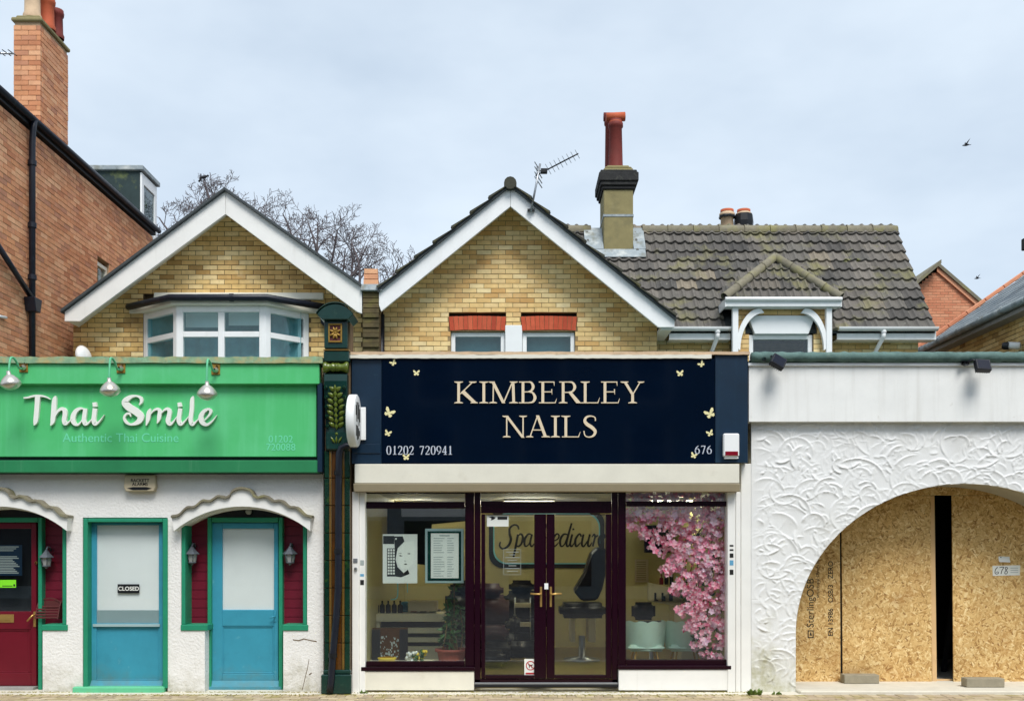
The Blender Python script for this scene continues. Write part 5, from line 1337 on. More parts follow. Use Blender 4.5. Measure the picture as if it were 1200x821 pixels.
# serif capitals: quads and ribbons in a unit box (x scaled to the letter's width, height 1)
def q4(g, f, p, y0, y1): g.prism([f(*a) for a in p], y0, y1)
def glyph(ch, px, pw, py, ph, y, parent, mat, ext=.012, name='letter'):
    f = lambda a, b: (X(px + a*pw, y), Z(py + ph*(1-b), y))
    asp = ph/pw; g = MB(); n = [0]
    def Q(*p):
        n[0] += 1; q4(g, f, p, y - ext - n[0]*.0004, y)
    def stem(x0, y0, x1, y1, w):
        w *= asp; Q((x0-w/2,y0),(x0+w/2,y0),(x1+w/2,y1),(x1-w/2,y1))
    def serif(x, at, w):
        w *= asp; h = .042; s = 1 if at < .5 else -1
        Q((x-w/2,at),(x+w/2,at),(x+w/2,at+s*h*.7),(x+w*.22,at+s*h*1.6),(x-w*.22,at+s*h*1.6),(x-w/2,at+s*h*.7))
    def bar(x0, x1, yy, h): Q((x0,yy-h/2),(x1,yy-h/2),(x1,yy+h/2),(x0,yy+h/2))
    def tick(x, y0, y1, d):
        w = .05*asp; Q((x-w,y0),(x,y0),(x+d*asp*.06,y1),(x-w*.3+d*asp*.06,y1))
    def curve(pts):
        n[0] += 1; brush(g, pts, f, y - ext - n[0]*.0004, y, 8, ph/100*k(y))
    T, t = .125, .045; a_ = lambda v: v*asp
    if ch == 'K':
        s = a_(.21); stem(s,0,s,1,T); serif(s,0,.40); serif(s,1,.40); stem(s+a_(.07),.42,.80,.985,.07); Q((s+a_(.10),.50),(s+a_(.24),.62),(.98,.02),(.98-a_(.20),.02)); serif(.80,1,.34); serif(.86,0,.34)
    elif ch == 'I': stem(.5,0,.5,1,T); serif(.5,0,.42); serif(.5,1,.42)
    elif ch == 'M':
        s, e = a_(.20), 1-a_(.22); stem(s,0,s+.01,.96,.055); stem(s-a_(.02),1,.5,.0,.15); stem(.5-a_(.01),.0,e-a_(.05),1,.065); stem(e,0,e-a_(.03),1,T); serif(s,0,.36); serif(e,0,.42); serif(s-a_(.06),1,.28); serif(e,1,.36)
    elif ch == 'B':
        s = a_(.2); stem(s,0,s,1,T); bar(.02,.6,.978,t); bar(.02,.62,.022,t); bar(s,.58,.525,t)
        curve([(.5,.978,.045),(.68,.955,.08),(.79,.77,.13),(.70,.59,.09),(.5,.525,.045)]); curve([(.55,.525,.045),(.76,.48,.08),(.89,.27,.135),(.78,.07,.09),(.52,.022,.045)])
    elif ch == 'E':
        s = a_(.2); stem(s,0,s,1,T); bar(.02,.84,.978,t); bar(.02,.9,.022,t); bar(s,.70,.525,t); tick(.84,.99,.80,.0); tick(.72,.65,.40,.0); tick(.9,.01,.22,1.0)
    elif ch == 'R':
        s = a_(.2); stem(s,0,s,1,T); serif(s,0,.4); bar(.02,.45,.978,t); bar(s,.45,.50,t); curve([(.40,.978,.045),(.60,.95,.08),(.70,.75,.13),(.60,.55,.08),(.38,.50,.045)]); Q((.40,.52),(.40+a_(.15),.54),(.96,.03),(1.0,.0),(.96-a_(.20),.0)); 
    elif ch == 'L': s = a_(.2); stem(s,0,s,1,T); serif(s,1,.42); bar(.02,.9,.022,t); tick(.9,.01,.26,1.2)
    elif ch == 'Y': stem(.5,0,.5,.48,T); stem(.5-a_(.01),.42,.16,1,.135); stem(.5+a_(.02),.42,.84,1,.06); serif(.5,0,.4); serif(.15,1,.36); serif(.86,1,.3)
    elif ch == 'N': s, e = a_(.2), 1-a_(.2); stem(s,0,s,.96,.06); stem(s-a_(.01),1,e,-.02,.14); stem(e,-.02,e,1,.06); serif(s,0,.36); serif(s-a_(.06),1,.28); serif(e,1,.36)
    elif ch == 'A': stem(.16,0,.5-a_(.02),1,.055); stem(.5-a_(.02),1.02,.82,0,.145); bar(.28,.68,.34,t); serif(.15,0,.34); serif(.83,0,.4)
    elif ch == 'S': curve([(.86,.76,.05),(.82,.92,.05),(.55,.985,.06),(.27,.93,.10),(.16,.76,.135),(.32,.60,.16),(.62,.46,.16),(.84,.28,.14),(.74,.09,.10),(.45,.012,.055),(.18,.08,.05),(.10,.30,.05)])
    elif ch == '0': curve([(.5,.98,.05),(.27,.90,.10),(.16,.5,.14),(.27,.10,.10),(.5,.02,.05)]); curve([(.5,.98,.05),(.73,.90,.10),(.84,.5,.14),(.73,.10,.10),(.5,.02,.05)])
    elif ch == '1': stem(.54,0,.54,1,.14); serif(.54,0,.42); Q((.30,.80),(.54,.90),(.54,1.0))
    elif ch == '2': curve([(.18,.74,.08),(.26,.92,.08),(.50,.97,.08),(.76,.86,.13),(.74,.62,.13),(.5,.34,.09),(.2,.08,.06)]); bar(.14,.84,.05,.1); tick(.84,.02,.22,.8)
    elif ch == '7': bar(.16,.86,.94,.1); stem(.40,0,.80,.93,.11); tick(.2,.98,.76,-.2)
    elif ch == '9': curve([(.82,.66,.12),(.70,.40,.06),(.40,.36,.06),(.18,.56,.13),(.22,.86,.11),(.5,.97,.06),(.76,.86,.11),(.82,.62,.14),(.70,.28,.12),(.34,.02,.06)])
    elif ch == '4': stem(.66,0,.66,1,.14); bar(.08,.9,.30,.09); stem(.14,.30,.62,.96,.07); serif(.66,0,.4)
    elif ch == '6': curve([(.70,.98,.06),(.34,.74,.12),(.18,.40,.14),(.26,.12,.11),(.5,.03,.06),(.78,.14,.11),(.82,.42,.13),(.62,.62,.07),(.34,.56,.06),(.2,.40,.08)])
    return g.build(name, mat, parent)
ys = yb - .0205
for ch, x0, x1 in (('K',532.2,559.6),('I',560.8,573.2),('M',572.8,607.6),('B',607.8,629.3),('E',631.0,653.3),('R',654.8,681.5),('L',680.6,703.3),('E',703.8,727.0),('Y',727.6,754.8)):
    glyph(ch, x0, x1-x0, 447.0, 25.4, ys, ns, m_gold)
for ch, x0, x1 in (('N',588.8,618),('A',616.4,644.4),('I',645.4,656.2),('L',658.0,680.6),('S',682.4,700.2)):
    glyph(ch, x0, x1-x0, 487.0, 25.2, ys, ns, m_gold)
x = 452.4
for ch in '01202 720941':
    if ch != ' ': glyph(ch, x, 6.6, 522.2, 10.2, ys, ns, m_silver, .003, 'digit')
    x += 6.62 if ch != ' ' else 5.6
x = 813.6
for ch in '676': glyph(ch, x, 7.0, 521.8, 9.8, ys, ns, m_silver, .003, 'digit'); x += 7.0
def butterfly(px, py, s, rot, m):
    g = MB(); f = lambda a, b: (X(px,ys) + (a*math.cos(rot)-b*math.sin(rot))*s*.85, Z(py,ys) + (a*math.sin(rot)+b*math.cos(rot))*s*.85)
    for sg in (-1, 1):
        up_ = [(0,.0),(sg*.12,.30),(sg*.42,.55),(sg*.60,.48),(sg*.52,.16),(sg*.18,-.04)]; lo_ = [(0,-.02),(sg*.2,-.06),(sg*.46,-.10),(sg*.40,-.38),(sg*.18,-.45),(sg*.02,-.18)]
        g.prism([f(*a) for a in up_], ys-.002, ys); g.prism([f(*a) for a in lo_], ys-.0026, ys)
    g.prism([f(-.035,.2),(f(.035,.2)),f(.03,-.35),f(-.03,-.35)], ys-.0032, ys)
    g.build('butterfly', m, ns)
for px, py, s, r_ in ((461,425,.075,.6),(488,437,.075,0),(456,483.5,.12,-.5),(454.5,507.5,.08,-.3),(476,535.5,.08,.05),(797,437.5,.08,.1),(822,426.5,.075,.7),(832,484.5,.12,.45),(832,507.5,.08,.35),(813,533.5,.075,-.3)):
    butterfly(px, py, s, r_, m_butter)
# alarm box
y = yb-.06; ab2 = thing('alarm_box', 'white alarm box with dark red base on the right end of the navy sign', 'alarm', (X(858,y), yb, Z(536,y)))
rc(m_upvc, 'case', 848, 866.5, 507.5, 534.5, yb-.075, yb-.001, ab2, .012)
rc(m_redlens, 'lens', 850, 865, 528.5, 533.5, yb-.082, yb-.0755, ab2, .003)
rc(m_upvc, 'foot', 849.5, 865.5, 535, 537, yb-.06, yb-.002, ab2, .003)

# ================================================================== salon shop front
so = thing('salon_building', 'nail salon shop front with maroon frames, glass doors and white shutter box', 'shop', (X(640), 2.4, 0))
SX0, SX1 = X(411.5), X(878)
rc(m_cream, 'shutter_box', 415.5, 866.5, 543.4, 566, -.19, .2, so, .006)
g = MB(); y = -.19; g.ext([(X(414,y), -.19, Z(566.3,y)), (X(414,y), -.15, Z(575.5,-.15)), (X(414,y), .1, Z(575.5,-.15)), (X(414,y), .1, Z(566.3,y))], (X(867.5,y)-X(414,y), 0, 0)); g.build('shutter_lip', m_beige, so, bev=.004)
g = MB(); 
for a, b, y0 in ((412.5, 420.5, -.06), (421, 427.8, -.03)): g.box(X(a,y0), X(b,y0), y0, .12, -.01, Z(576,y0))
g.build('shutter_rail', m_white, so, bev=.006)
g = MB()
for a, b, y0 in ((852.6, 861.8, -.03), (862.2, 868, -.01), (868.4, 881.5, .005)): g.box(X(a,y0), X(b,y0), y0, .14, -.01, Z(543 if a > 868 else 576, y0)-.002)
g.build('shutter_rail', m_white, so, bev=.006)
g = MB(); g.box(SX0, SX1, .2, .3, Z(575), 3.9); g.box(SX0, X(427), .121, 4.499, -.01, 2.45); g.box(X(853), SX1, .141, 4.499, -.01, 2.45); g.build('wall', m_iwall, so)
g = MB(); g.box(SX0, SX1, 4.5, 4.58, -.01, 3.7); g.build('back_wall', m_iwall, so)
g = MB(); g.box(SX0, SX1, .3, 4.499, -.012, .08); g.build('shop_floor', m_floor, so)
g = MB(); g.box(X(427)+.001, X(853)-.001, .3, 4.498, Z(575)+.03, 2.75); g.build('ceiling', m_ceil, so)
g = MB(); g.box(SX0, SX1, .31, 3.99, 3.5, 3.62); g.build('flat_roof', m_felt, so)
rc(m_cream, 'stall_riser', 423, 555.5, 786, 808.5, -.02, .2, so, .006); rc(m_white, 'stall_riser', 725, 858.5, 784, 808.5, -.02, .2, so, .006)
yf = .03
rc(m_maroon, 'window_sill', 423, 556.5, 781, 785.8, -.035, .13, so, .005); rc(m_maroon, 'window_sill', 724, 857, 779.5, 783.8, -.035, .13, so, .005)
def frame(rects, name, y0=.03, y1=.10, parent=so, mat=m_maroon):
    g = MB()
    for (a, b, c, d) in rects: g.box(X(a,y0), X(b,y0), y0, y1, Z(d,y0), Z(c,y0))
    return g.build(name, mat, parent, bev=.005)
def pane(a, b, c, d, parent, y=.065, m=None, name='pane'):
    g = MB(); g.box(X(a,y), X(b,y), y, y+.006, Z(d,y), Z(c,y)); return g.build(name, m or g_shop, parent)
w1 = frame([(424, 428.5, 576, 780), (545, 555.5, 576, 780.5), (429, 544.6, 774.5, 780), (429, 544.6, 587.5, 595.5), (429, 544.6, 575.5, 578)], 'window'); pane(427, 547, 595, 775, w1); pane(427, 547, 577, 588, w1)
w2 = frame([(724.5, 733.5, 576, 780), (854.5, 856, 576, 780), (734, 854, 772.5, 779.3), (734, 854, 587, 593), (734, 854, 574.5, 576.5)], 'window'); pane(732, 856, 592.5, 773, w2); pane(732, 856, 575.5, 588, w2)
df = frame([(556, 563, 576, 803), (717, 724, 576, 803), (563.5, 716.5, 587, 601), (563.5, 716.5, 575.5, 577.6), (556, 724, 795.2, 799)], 'door_frame'); pane(562, 718, 577, 588, df)
def sdoor(a, b, ga, gb, hx, s):
    y0 = .02; d = frame([(a, ga, 602, 794.5), (gb, b, 602, 794.5), (ga+.2, gb-.2, 602, 606.0 if False else 603), (ga+.2, gb-.2, 790.5, 794.5)], 'door', y0, .085)
    pane(ga-1, gb+1, 602.5, 791, d, .055)
    g = MB(); yy = .008; xx = X(hx,yy)
    g.box(xx-.012, xx+.012, yy, .0195, Z(710.5,yy), Z(687,yy)); g.tube([(xx, .01, Z(695.5,yy)), (xx, -.04, Z(695.5,yy)), (xx - s*.02, -.045, Z(695.5,yy)), (xx - s*.125, -.04, Z(695,yy))], .010, 8); g.build('handle', m_brass, d)
    return d
sdoor(564, 640, 568.5, 626, 634, 1); sdoor(640.6, 716.5, 650, 710, 645.5, -1)
g = MB(); g.box(X(638,.0), X(642.5,.0), .005, .0195, Z(690,.0), Z(683,.0)); g.build('lock_sign', m_upvc, so)
rc(m_metal, 'threshold', 556, 724, 799.4, 801.5, -.0, .12, so, .003); rc(m_black, 'threshold_base', 554, 726, 801.8, 805, -.012, .12, so, .003)
rc(m_conc, 'step', 416, 870, 804, 811.8, -.1, .119, so, .01) if False else None
# ------------------------------------------------------------------ inside the salon
def rci(mat, name, a, b, c, d, y0, y1, parent, bev=.004):
    return rc(mat, name, a, b, c, d, y0, y1, parent, bev)
def flat(g, a, b, c, d, y, e=.001): g.box(X(a,y), X(b,y), y-e, y, Z(d,y), Z(c,y))
# wall sign
y = 4.49; sp = thing('spa_sign', 'framed wall sign reading Spa Pedicure inside the nail salon', 'sign', (X(640,y), 4.5, Z(665,y)))
def rrect(a, b, c, d, r_, y):
    x0, x1, z0, z1 = X(a,y), X(b,y), Z(d,y), Z(c,y); o = []
    for cx, cz, s in ((x1-r_, z1-r_, 0), (x0+r_, z1-r_, PI/2), (x0+r_, z0+r_, PI), (x1-r_, z0+r_, 1.5*PI)):
        for i in range(7): o.append((cx + r_*math.cos(s+PI/2*i/6), cz + r_*math.sin(s+PI/2*i/6)))
    return o
for (e, mt, nm, yy) in ((0, m_black, 'outer_frame', y-.03), (5, m_aquaedge, 'inner_edge', y-.034), (6.5, m_iwall, 'panel', y-.038)):
    g = MB(); g.prism(rrect(573+e, 708-e, 597+e*.8, 665-e*.9, .22, y), yy, y+.005 - e*.0005); g.build(nm, mt, sp)
sg = {'S':[[(95,18,5),(88,6,9),(70,2,9),(52,14,10),(54,34,11),(62,52,12),(52,74,11),(28,84,8),(12,74,8),(14,60,6)]],
 'p':[[(14,34,10),(8,80,11),(2,112,9)],[(12,44,5),(26,33,9),(38,44,10),(34,66,10),(20,76,8),(10,70,5)]],
 'a':[[(40,36,6),(22,34,9),(8,52,11),(12,74,9),(28,70,6),(38,46,5)],[(40,34,9),(35,64,10),(44,76,8),(56,64,4)]],
 'P':[[(30,4,10),(24,50,12),(16,84,10)],[(4,16,5),(30,2,9),(62,4,10),(68,24,11),(50,44,9),(28,44,5)]],
 'e':[[(10,58,5),(30,50,7),(34,38,8),(22,33,8),(8,52,11),(16,76,9),(36,62,4)]],
 'd':[[(40,36,6),(22,34,9),(8,52,11),(12,74,9),(28,70,6),(40,40,5)],[(54,-4,8),(44,34,10),(38,66,10),(46,76,8),(58,62,4)]],
 'i':[[(16,14,9),(18,20,9)],[(14,34,9),(8,66,10),(16,76,8),(28,62,4)]],
 'c':[[(34,42,9),(24,33,8),(8,52,11),(14,76,9),(34,62,4)]],
 'u':[[(12,34,9),(8,66,10),(18,76,8),(34,56,5)],[(42,34,9),(36,66,10),(44,76,8),(56,62,4)]],
 'r':[[(6,44,4),(16,34,8),(22,42,9),(34,38,8)],[(22,40,9),(14,76,9)]]}
cur = 583.0; sc_ = .25; nst = 0
for ch in 'Spa Pedicure':
    if ch == ' ': cur += 6; continue
    g = MB()
    for st_ in sg[ch]:
        nst += 1; brush(g, st_, lambda a, b: (X(cur + a*sc_ + (60-b)*.03, y), Z(614 + b*.34, y)), y-.046-.0006*(nst % 6), y-.0385, 5, sc_/100*k(y))
    g.build('letter', m_black, sp); cur += {'S':29,'p':14.5,'a':17,'P':23,'e':12.5,'d':17.5,'i':8.5,'c':11.5,'u':17,'r':11.5}[ch]*.68
# ceiling light tubes
for px, yy, lb in ((620, 2.6, 'lit white ceiling tube seen above the salon doors'), (480, 3.2, 'lit ceiling tube at the left of the salon ceiling'), (790, 2.4, 'lit ceiling tube above the salon desk')):
    lt = thing('ceiling_light', lb, 'lamp', (X(px,yy), yy, 2.38)); z_ = Z(575)-.005
    g = MB(); g.box(X(px,yy)-.36, X(px,yy)+.36, yy-.08, yy+.08, z_, z_+.03); g.build('housing', m_ceil, lt)
    g = MB(); g.tube([(X(px,yy)-.33, yy, z_-.03), (X(px,yy)+.33, yy, z_-.03)], .022, 8); g.build('tube', m_lamp, lt)
def cushion(g, x0, x1, y0, y1, z0, z1, r=.05):
    n = 6
    for i in range(3): pass
    mb = MB(); mb.box(x0, x1, y0, y1, z0, z1); bm = bmesh.new(); me = bpy.data.meshes.new('t'); me.from_pydata(mb.v, [], mb.f); bm.from_mesh(me)
    bmesh.ops.recalc_face_normals(bm, faces=bm.faces); bmesh.ops.bevel(bm, geom=bm.edges[:], offset=r, segments=3, affect='EDGES', clamp_overlap=True)
    bm.verts.index_update(); g.add([v.co.copy() for v in bm.verts], [tuple(v.index for v in f.verts) for f in bm.faces], True); bm.free(); bpy.data.meshes.remove(me)
def pedi_chair(x, y, mat, label, rz=0):
    t = thing('pedicure_chair', label, 'chair', (x, y, .08))
    g = MB(); cushion(g, x-.3, x+.3, y-.35, y+.35, .10, .40, .05); g.build('base', m_leather, t)
    g = MB(); cushion(g, x-.28, x+.28, y-.32, y+.25, .42, .60, .06); g.build('seat', mat, t)
    g = MB(); cushion(g, x-.28, x+.28, y+.18, y+.36, .56, 1.02, .08); cushion(g, x-.2, x+.2, y+.16, y+.30, .98, 1.18, .06); g.build('backrest', mat, t)
    for s in (-1, 1): g = MB(); cushion(g, x+s*.36-.07, x+s*.36+.07, y-.3, y+.3, .50, .74, .05); g.build('armrest', m_leather, t)
    g = MB(); cushion(g, x-.24, x+.24, y-.72, y-.42, .09, .32, .06); g.build('footbath', m_leather, t)
pedi_chair(-.32, 2.3, m_mauve, 'mauve leather pedicure chair behind the left salon door')
pedi_chair(.15, 3.6, m_leather, 'dark leather pedicure chair below the wall sign')
pedi_chair(-.75, 3.5, m_leather, 'dark leather pedicure chair behind the mauve one')
# tall dark salon chair leaning behind the right door
bc = thing('hair_chair', 'black high backed salon chair behind the right glass door', 'chair', (1.02, 2.6, .08))
g = MB(); yy = 2.6; k_ = 1
g.prism([(X(672,yy),Z(692,yy)),(X(684,yy),Z(672,yy)),(X(692,yy),Z(648,yy)),(X(700,yy),Z(640,yy)),(X(712,yy),Z(643,yy)),(X(711,yy),Z(668,yy)),(X(706,yy),Z(690,yy)),(X(700,yy),Z(703,yy)),(X(682,yy),Z(704,yy))], yy, yy+.3); g.build('backrest', m_leather, bc, bev=.03)
g = MB(); cushion(g, X(655,yy), X(708,yy), yy-.4, yy+.2, Z(722,yy), Z(705,yy), .06); g.build('seat', m_leather, bc)
g = MB(); g.lathe([(.26,0),(.26,.03),(.05,.06),(.045,.35)], ((X(682,yy)), yy, .08), n=18); g.build('pedestal', m_metal, bc)
# nail desk seen through the right door
nd = thing('nail_desk', 'pale wooden nail desk behind the right glass door', 'desk', (X(685,3.2), 3.2, .08)); yy = 3.2
rci(m_iwhite, 'desk_top', 664, 700, 716, 720, yy-.3, yy+.3, nd); rci(m_iwhite, 'side_panel', 669, 674, 720.2, 752, yy-.28, yy+.28, nd); rci(m_iwhite, 'side_panel', 690, 698, 720.2, 752, yy-.28, yy+.28, nd)
# ---- left window display
y = .16
po = thing('hair_poster', 'black and white beauty poster hung in the left salon window', 'poster', (X(468,y), y, Z(683,y)))
g = MB(); g.box(X(448.5,y), X(489,y), y, y+.006, Z(683,y), Z(625.5,y)); g.build('sheet', m_paper, po)
g = MB(); flat(g, 449, 462, 627.5, 637, y); flat(g, 453.5, 463.5, 642, 675, y)
g.prism([(X(a,y),Z(b,y)) for a, b in ((462,628),(472,628),(474,634),(466,642),(463.5,655),(466,664),(473,671),(478,667),(480,672),(470,676),(463.5,675))], y-.001, y); g.build('hair_print', m_blackprint, po)
g = MB(); g.prism([(X(a,y),Z(b,y)) for a, b in ((474,635),(484,633),(486,642),(484,660),(478,666),(471,666),(466,658),(465,646))], y-.002, y-.0012); g.build('face_print', m_letter, po)
g = MB()
for q in (((467,650.6),(469.5,650),(472,651),(469.5,651.4)), ((477,648.4),(479.5,647.6),(481.5,648.4),(479.5,649)), ((473,660.4),(475.5,659.8),(477.5,660.4),(475.5,661.4)), ((473.5,656.6),(474.5,657.2),(475.8,656.9),(474.6,656.5)), ((466,648.6),(469,647.4),(472,648.4),(469,648))): g.prism([(X(a,y),Z(b,y)) for a, b in q], y-.003, y-.0022)
g.build('feature_print', m_blackprint, po)
g = MB()
for i in range(3):
    for j in range(9): flat(g, 454.4+i*3, 456.6+i*3, 643+j*3.4, 645.4+j*3.4, y-.0014)
g.lathe([(.012,0),(.012,.001),(.001,.001)], (X(464,y), y-.001, Z(631,y)), (0,-1,0), 12); g.build('swatch_print', m_paper, po)
y = .15; pl = thing('price_list', 'framed white price list hung in the left salon window beside the poster', 'price list', (X(520,y), y, Z(682,y)))
g = MB(); g.box(X(498,y), X(543.5,y), y, y+.02, Z(683,y), Z(619,y)); g.build('frame', m_frost2, pl, bev=.006)
g = MB(); g.box(X(501,y), X(540.5,y), y-.003, y-.0005, Z(680,y), Z(622,y)); g.build('backing', m_pilgreen, pl)
g = MB(); g.box(X(505,y), X(537.5,y), y-.006, y-.0035, Z(677,y), Z(624.5,y)); g.build('sheet', m_paper, pl)
g = MB(); rr = random.Random(6)
for j in range(17):
    zz = 630 + j*2.75
    if j == 7: continue
    flat(g, 508, 508+rr.uniform(8,14), zz, zz+.8, y-.0065); flat(g, 524, 524+rr.uniform(4,9), zz, zz+.8, y-.0065)
flat(g, 515, 527, 626.5, 627.8, y-.0065); g.build('lettering', m_paperg, pl)
# hanging cord, neon strips
g = MB(); y = .4; nt_ = thing('neon_sign', 'small pale blue neon hook sign hanging in the left salon window', 'neon sign', (X(470,y), y, Z(702,y)))
g.tube(spline([(X(466,y),y,Z(682,y)),(X(466,y),y,Z(696,y)),(X(464,y),y,Z(701,y)),(X(458,y),y,Z(702,y))],4), .008, 6); g.tube([(X(477.5,y),y,Z(682,y)),(X(477.5,y),y,Z(694,y))], .006, 6); g.build('neon_tube', m_aquaedge, nt_)
# ivory counter with dark slots
y = 1.1; ct = thing('display_counter', 'ivory shelf unit with dark slots in the left salon window', 'counter', (X(480,y), 1.3, .08))
rci(m_iwhite, 'counter_top', 436, 520, 719, 728, y-.05, y+.5, ct)
rci(m_leather, 'inside', 446, 519, 728.3, 772, y+.1, y+.45, ct)
for c_, d_ in ((735, 741.5), (746.5, 752), (757, 772)): rci(m_iwhite, 'shelf', 446, 518, c_, d_, y, y+.09, ct)
rci(m_iwhite, 'side_panel', 436, 445, 728.3, 790, y-.02, y+.45, ct)
for i in range(5):
    yy = 1.25; g = MB(); x = X(441+i*7,yy); z0 = Z(719,1.05); g.lathe([(.03,0),(.034,.02),(.034,.10),(.012,.12),(.012,.16)], (x, yy, z0), n=10); solo(g, 'polish_bottle', m_leather, ('leftmost', 'second', 'third', 'fourth', 'rightmost')[i] + ' dark bottle of the row on the ivory counter', 'bottle', (x,yy,z0), 'bottles on the ivory counter')
y = 1.2; bx_ = MB(); bx_.box(X(478,y), X(512,y), y, y+.25, Z(717,1.05)+.002, Z(704,y)); solo(bx_, 'storage_box', m_beige, 'beige box standing on the ivory counter in the left window', 'box', (X(495,y), y, Z(717,1.05)+.002), bev=.01)
# made-up stacks for coloured goods and glass reflections at the back of the counter
zc_ = Z(719,1.05)+.002
for i, (mt, nm) in enumerate(((m_bluest, 'blue'), (m_redprint, 'red'), (m_tealboard, 'navy'), (m_jamb, 'teal'))):
    for_x = X(474+i*11, 1.45); g = MB()
    for j in range(3): cushion(g, for_x-.055, for_x+.055, 1.40, 1.55, zc_+.045*j+.10*(i % 2 == 0)*0, zc_+.045*j+.042, .016)
    solo(g, 'reflection_goods', mt, 'small added stack of ' + nm + ' goods and reflections at the back of the ivory counter', 'goods', (for_x, 1.475, zc_), 'added stacks on the ivory counter')
yy = 3.1; tr_ = thing('salon_trolley', 'narrow white salon trolley with trays behind the left door', 'trolley', (X(612,yy), yy, .08))
for j in range(3):
    g = MB(); z = .25+.28*j; g.box(X(603,yy), X(622,yy), yy-.15, yy+.15, z, z+.02); g.box(X(603,yy), X(622,yy), yy-.15, yy-.14, z+.021, z+.07); g.build('tray', m_iwhite, tr_, bev=.004)
for a in (603.5, 621.5): g = MB(); g.tube([(X(a,yy), yy, .09), (X(a,yy), yy, .95)], .012, 6); g.build('post', m_metal, tr_)
# dark carved screen panel, bowl, flowers on the window board
g = MB(); g.box(X(427,.2), X(548,.2), .14, .62, Z(778,.15)-.06, Z(777,.15)); wb = g.build('window_board', m_iwhite, so)
zb_ = Z(777,.15); y = .5
cp = thing('carved_panel', 'dark brown patterned panel standing low in the left salon window', 'ornament', (X(453,y), y, zb_)); g = MB(); x0, x1 = X(436,y), X(478,y); g.box(x0, x1, y, y+.03, zb_, Z(735,y)); g.build('panel', m_btile, cp)
g = MB(); rr = random.Random(21); 
for i in range(60):
    a, z = rr.uniform(x0+.05, x1-.08), rr.uniform(zb_+.03, Z(746,y)); s = rr.uniform(.006,.02); g.box(a, a+s, y-.003, y-.0005, z, z+s*1.6)
g.build('pattern', m_paperg, cp)
g = MB(); g.box(x0, x0+.1, y-.02, y-.004, zb_, Z(737,y)); g.box(x1-.1, x1, y-.02, y-.004, zb_, Z(737,y)); g.build('panel_edge', m_leather, cp)
y = .25; g = MB(); g.lathe([(.02,0),(.09,.015),(.115,.06),(.09,.065)], (X(453.5,y), y, zb_), n=18); solo(g, 'bowl', m_yellow, 'bright yellow bowl on the left salon window board', 'bowl', (X(453.5,y), y, zb_))
y = .27; fv = thing('flower_posy', 'white and yellow flower posy on the left salon window board', 'flowers', (X(487,y), y, zb_))
rr = random.Random(5)
g = MB(); h = MB(); l_ = MB()
for i in range(46):
    a = X(476+rr.uniform(0,12),y) if i < 22 else X(484+rr.uniform(0,15),y); z = zb_ + rr.uniform(.02,.13); (g if i < 20 else h if i < 34 else l_).lathe([(.001,-.02),(.02,0),(.026,.012),(.001,.016)], (a, y+rr.uniform(-.05,.05), z), (rr.uniform(-1,1),-.8,rr.uniform(-.3,1)), 6)
g.build('white_blooms', m_paper, fv); h.build('yellow_blooms', m_yellow, fv); l_.build('leaves', m_plant, fv)
y = .42; pt = thing('potted_plant', 'bushy green plant in a terracotta pot in the left salon window', 'plant', (X(528,y), y, zb_))
g = MB(); g.lathe([(.15,0),(.17,.1),(.175,.115),(.20,.118),(.20,.15),(.17,.15),(.165,.12),(.001,.12)], (X(529,y), y, zb_), n=24); g.build('pot', m_terra, pt)
st_ = MB(); lf_ = MB(); rr = random.Random(15)
for i in range(7):
    x = X(518+i*3.6,y); tx = x + rr.uniform(-.08,.07); hh = rr.uniform(.45,.82); pth = spline([(x,y,zb_+.1),((x+tx)/2+rr.uniform(-.03,.03),y+rr.uniform(-.05,.05),zb_+.1+hh*.5),(tx,y+rr.uniform(-.1,.1),zb_+.1+hh)], 5)
    st_.tube(pth, .009 if i != 4 else .03, 6)
    for p in pth[3:]:
        for j in range(5):
            d = Vector((rr.uniform(-1,1), rr.uniform(-1,1), rr.uniform(-.5,.8))).normalized(); s = rr.uniform(.06,.13); n = d.orthogonal().normalized()*s*.22; q = Vector(p)
            lf_.add([q, q+d*s*.5+n, q+d*s+Vector((0,0,-.02)), q+d*s*.5-n], [(0,1,2,3)])
st_.build('stem', m_stem, pt); lf_.build('leaves', m_plant, pt, kind='stuff', recalc=False)
# dark hanging behind the posters, tangle of beads
y = 2.2; g = MB(); g.prism([(X(443,y),Z(592,y)),(X(548,y),Z(592,y)),(X(548,y),Z(610,y)),(X(506,y),Z(614,y)),(X(502,y),Z(662,y)),(X(441,y),Z(655,y))], y, y+.02); solo(g, 'dark_drape', m_dark, 'dark drape hanging behind the poster in the left salon window', 'curtain', (X(470,y), y, 1.6))
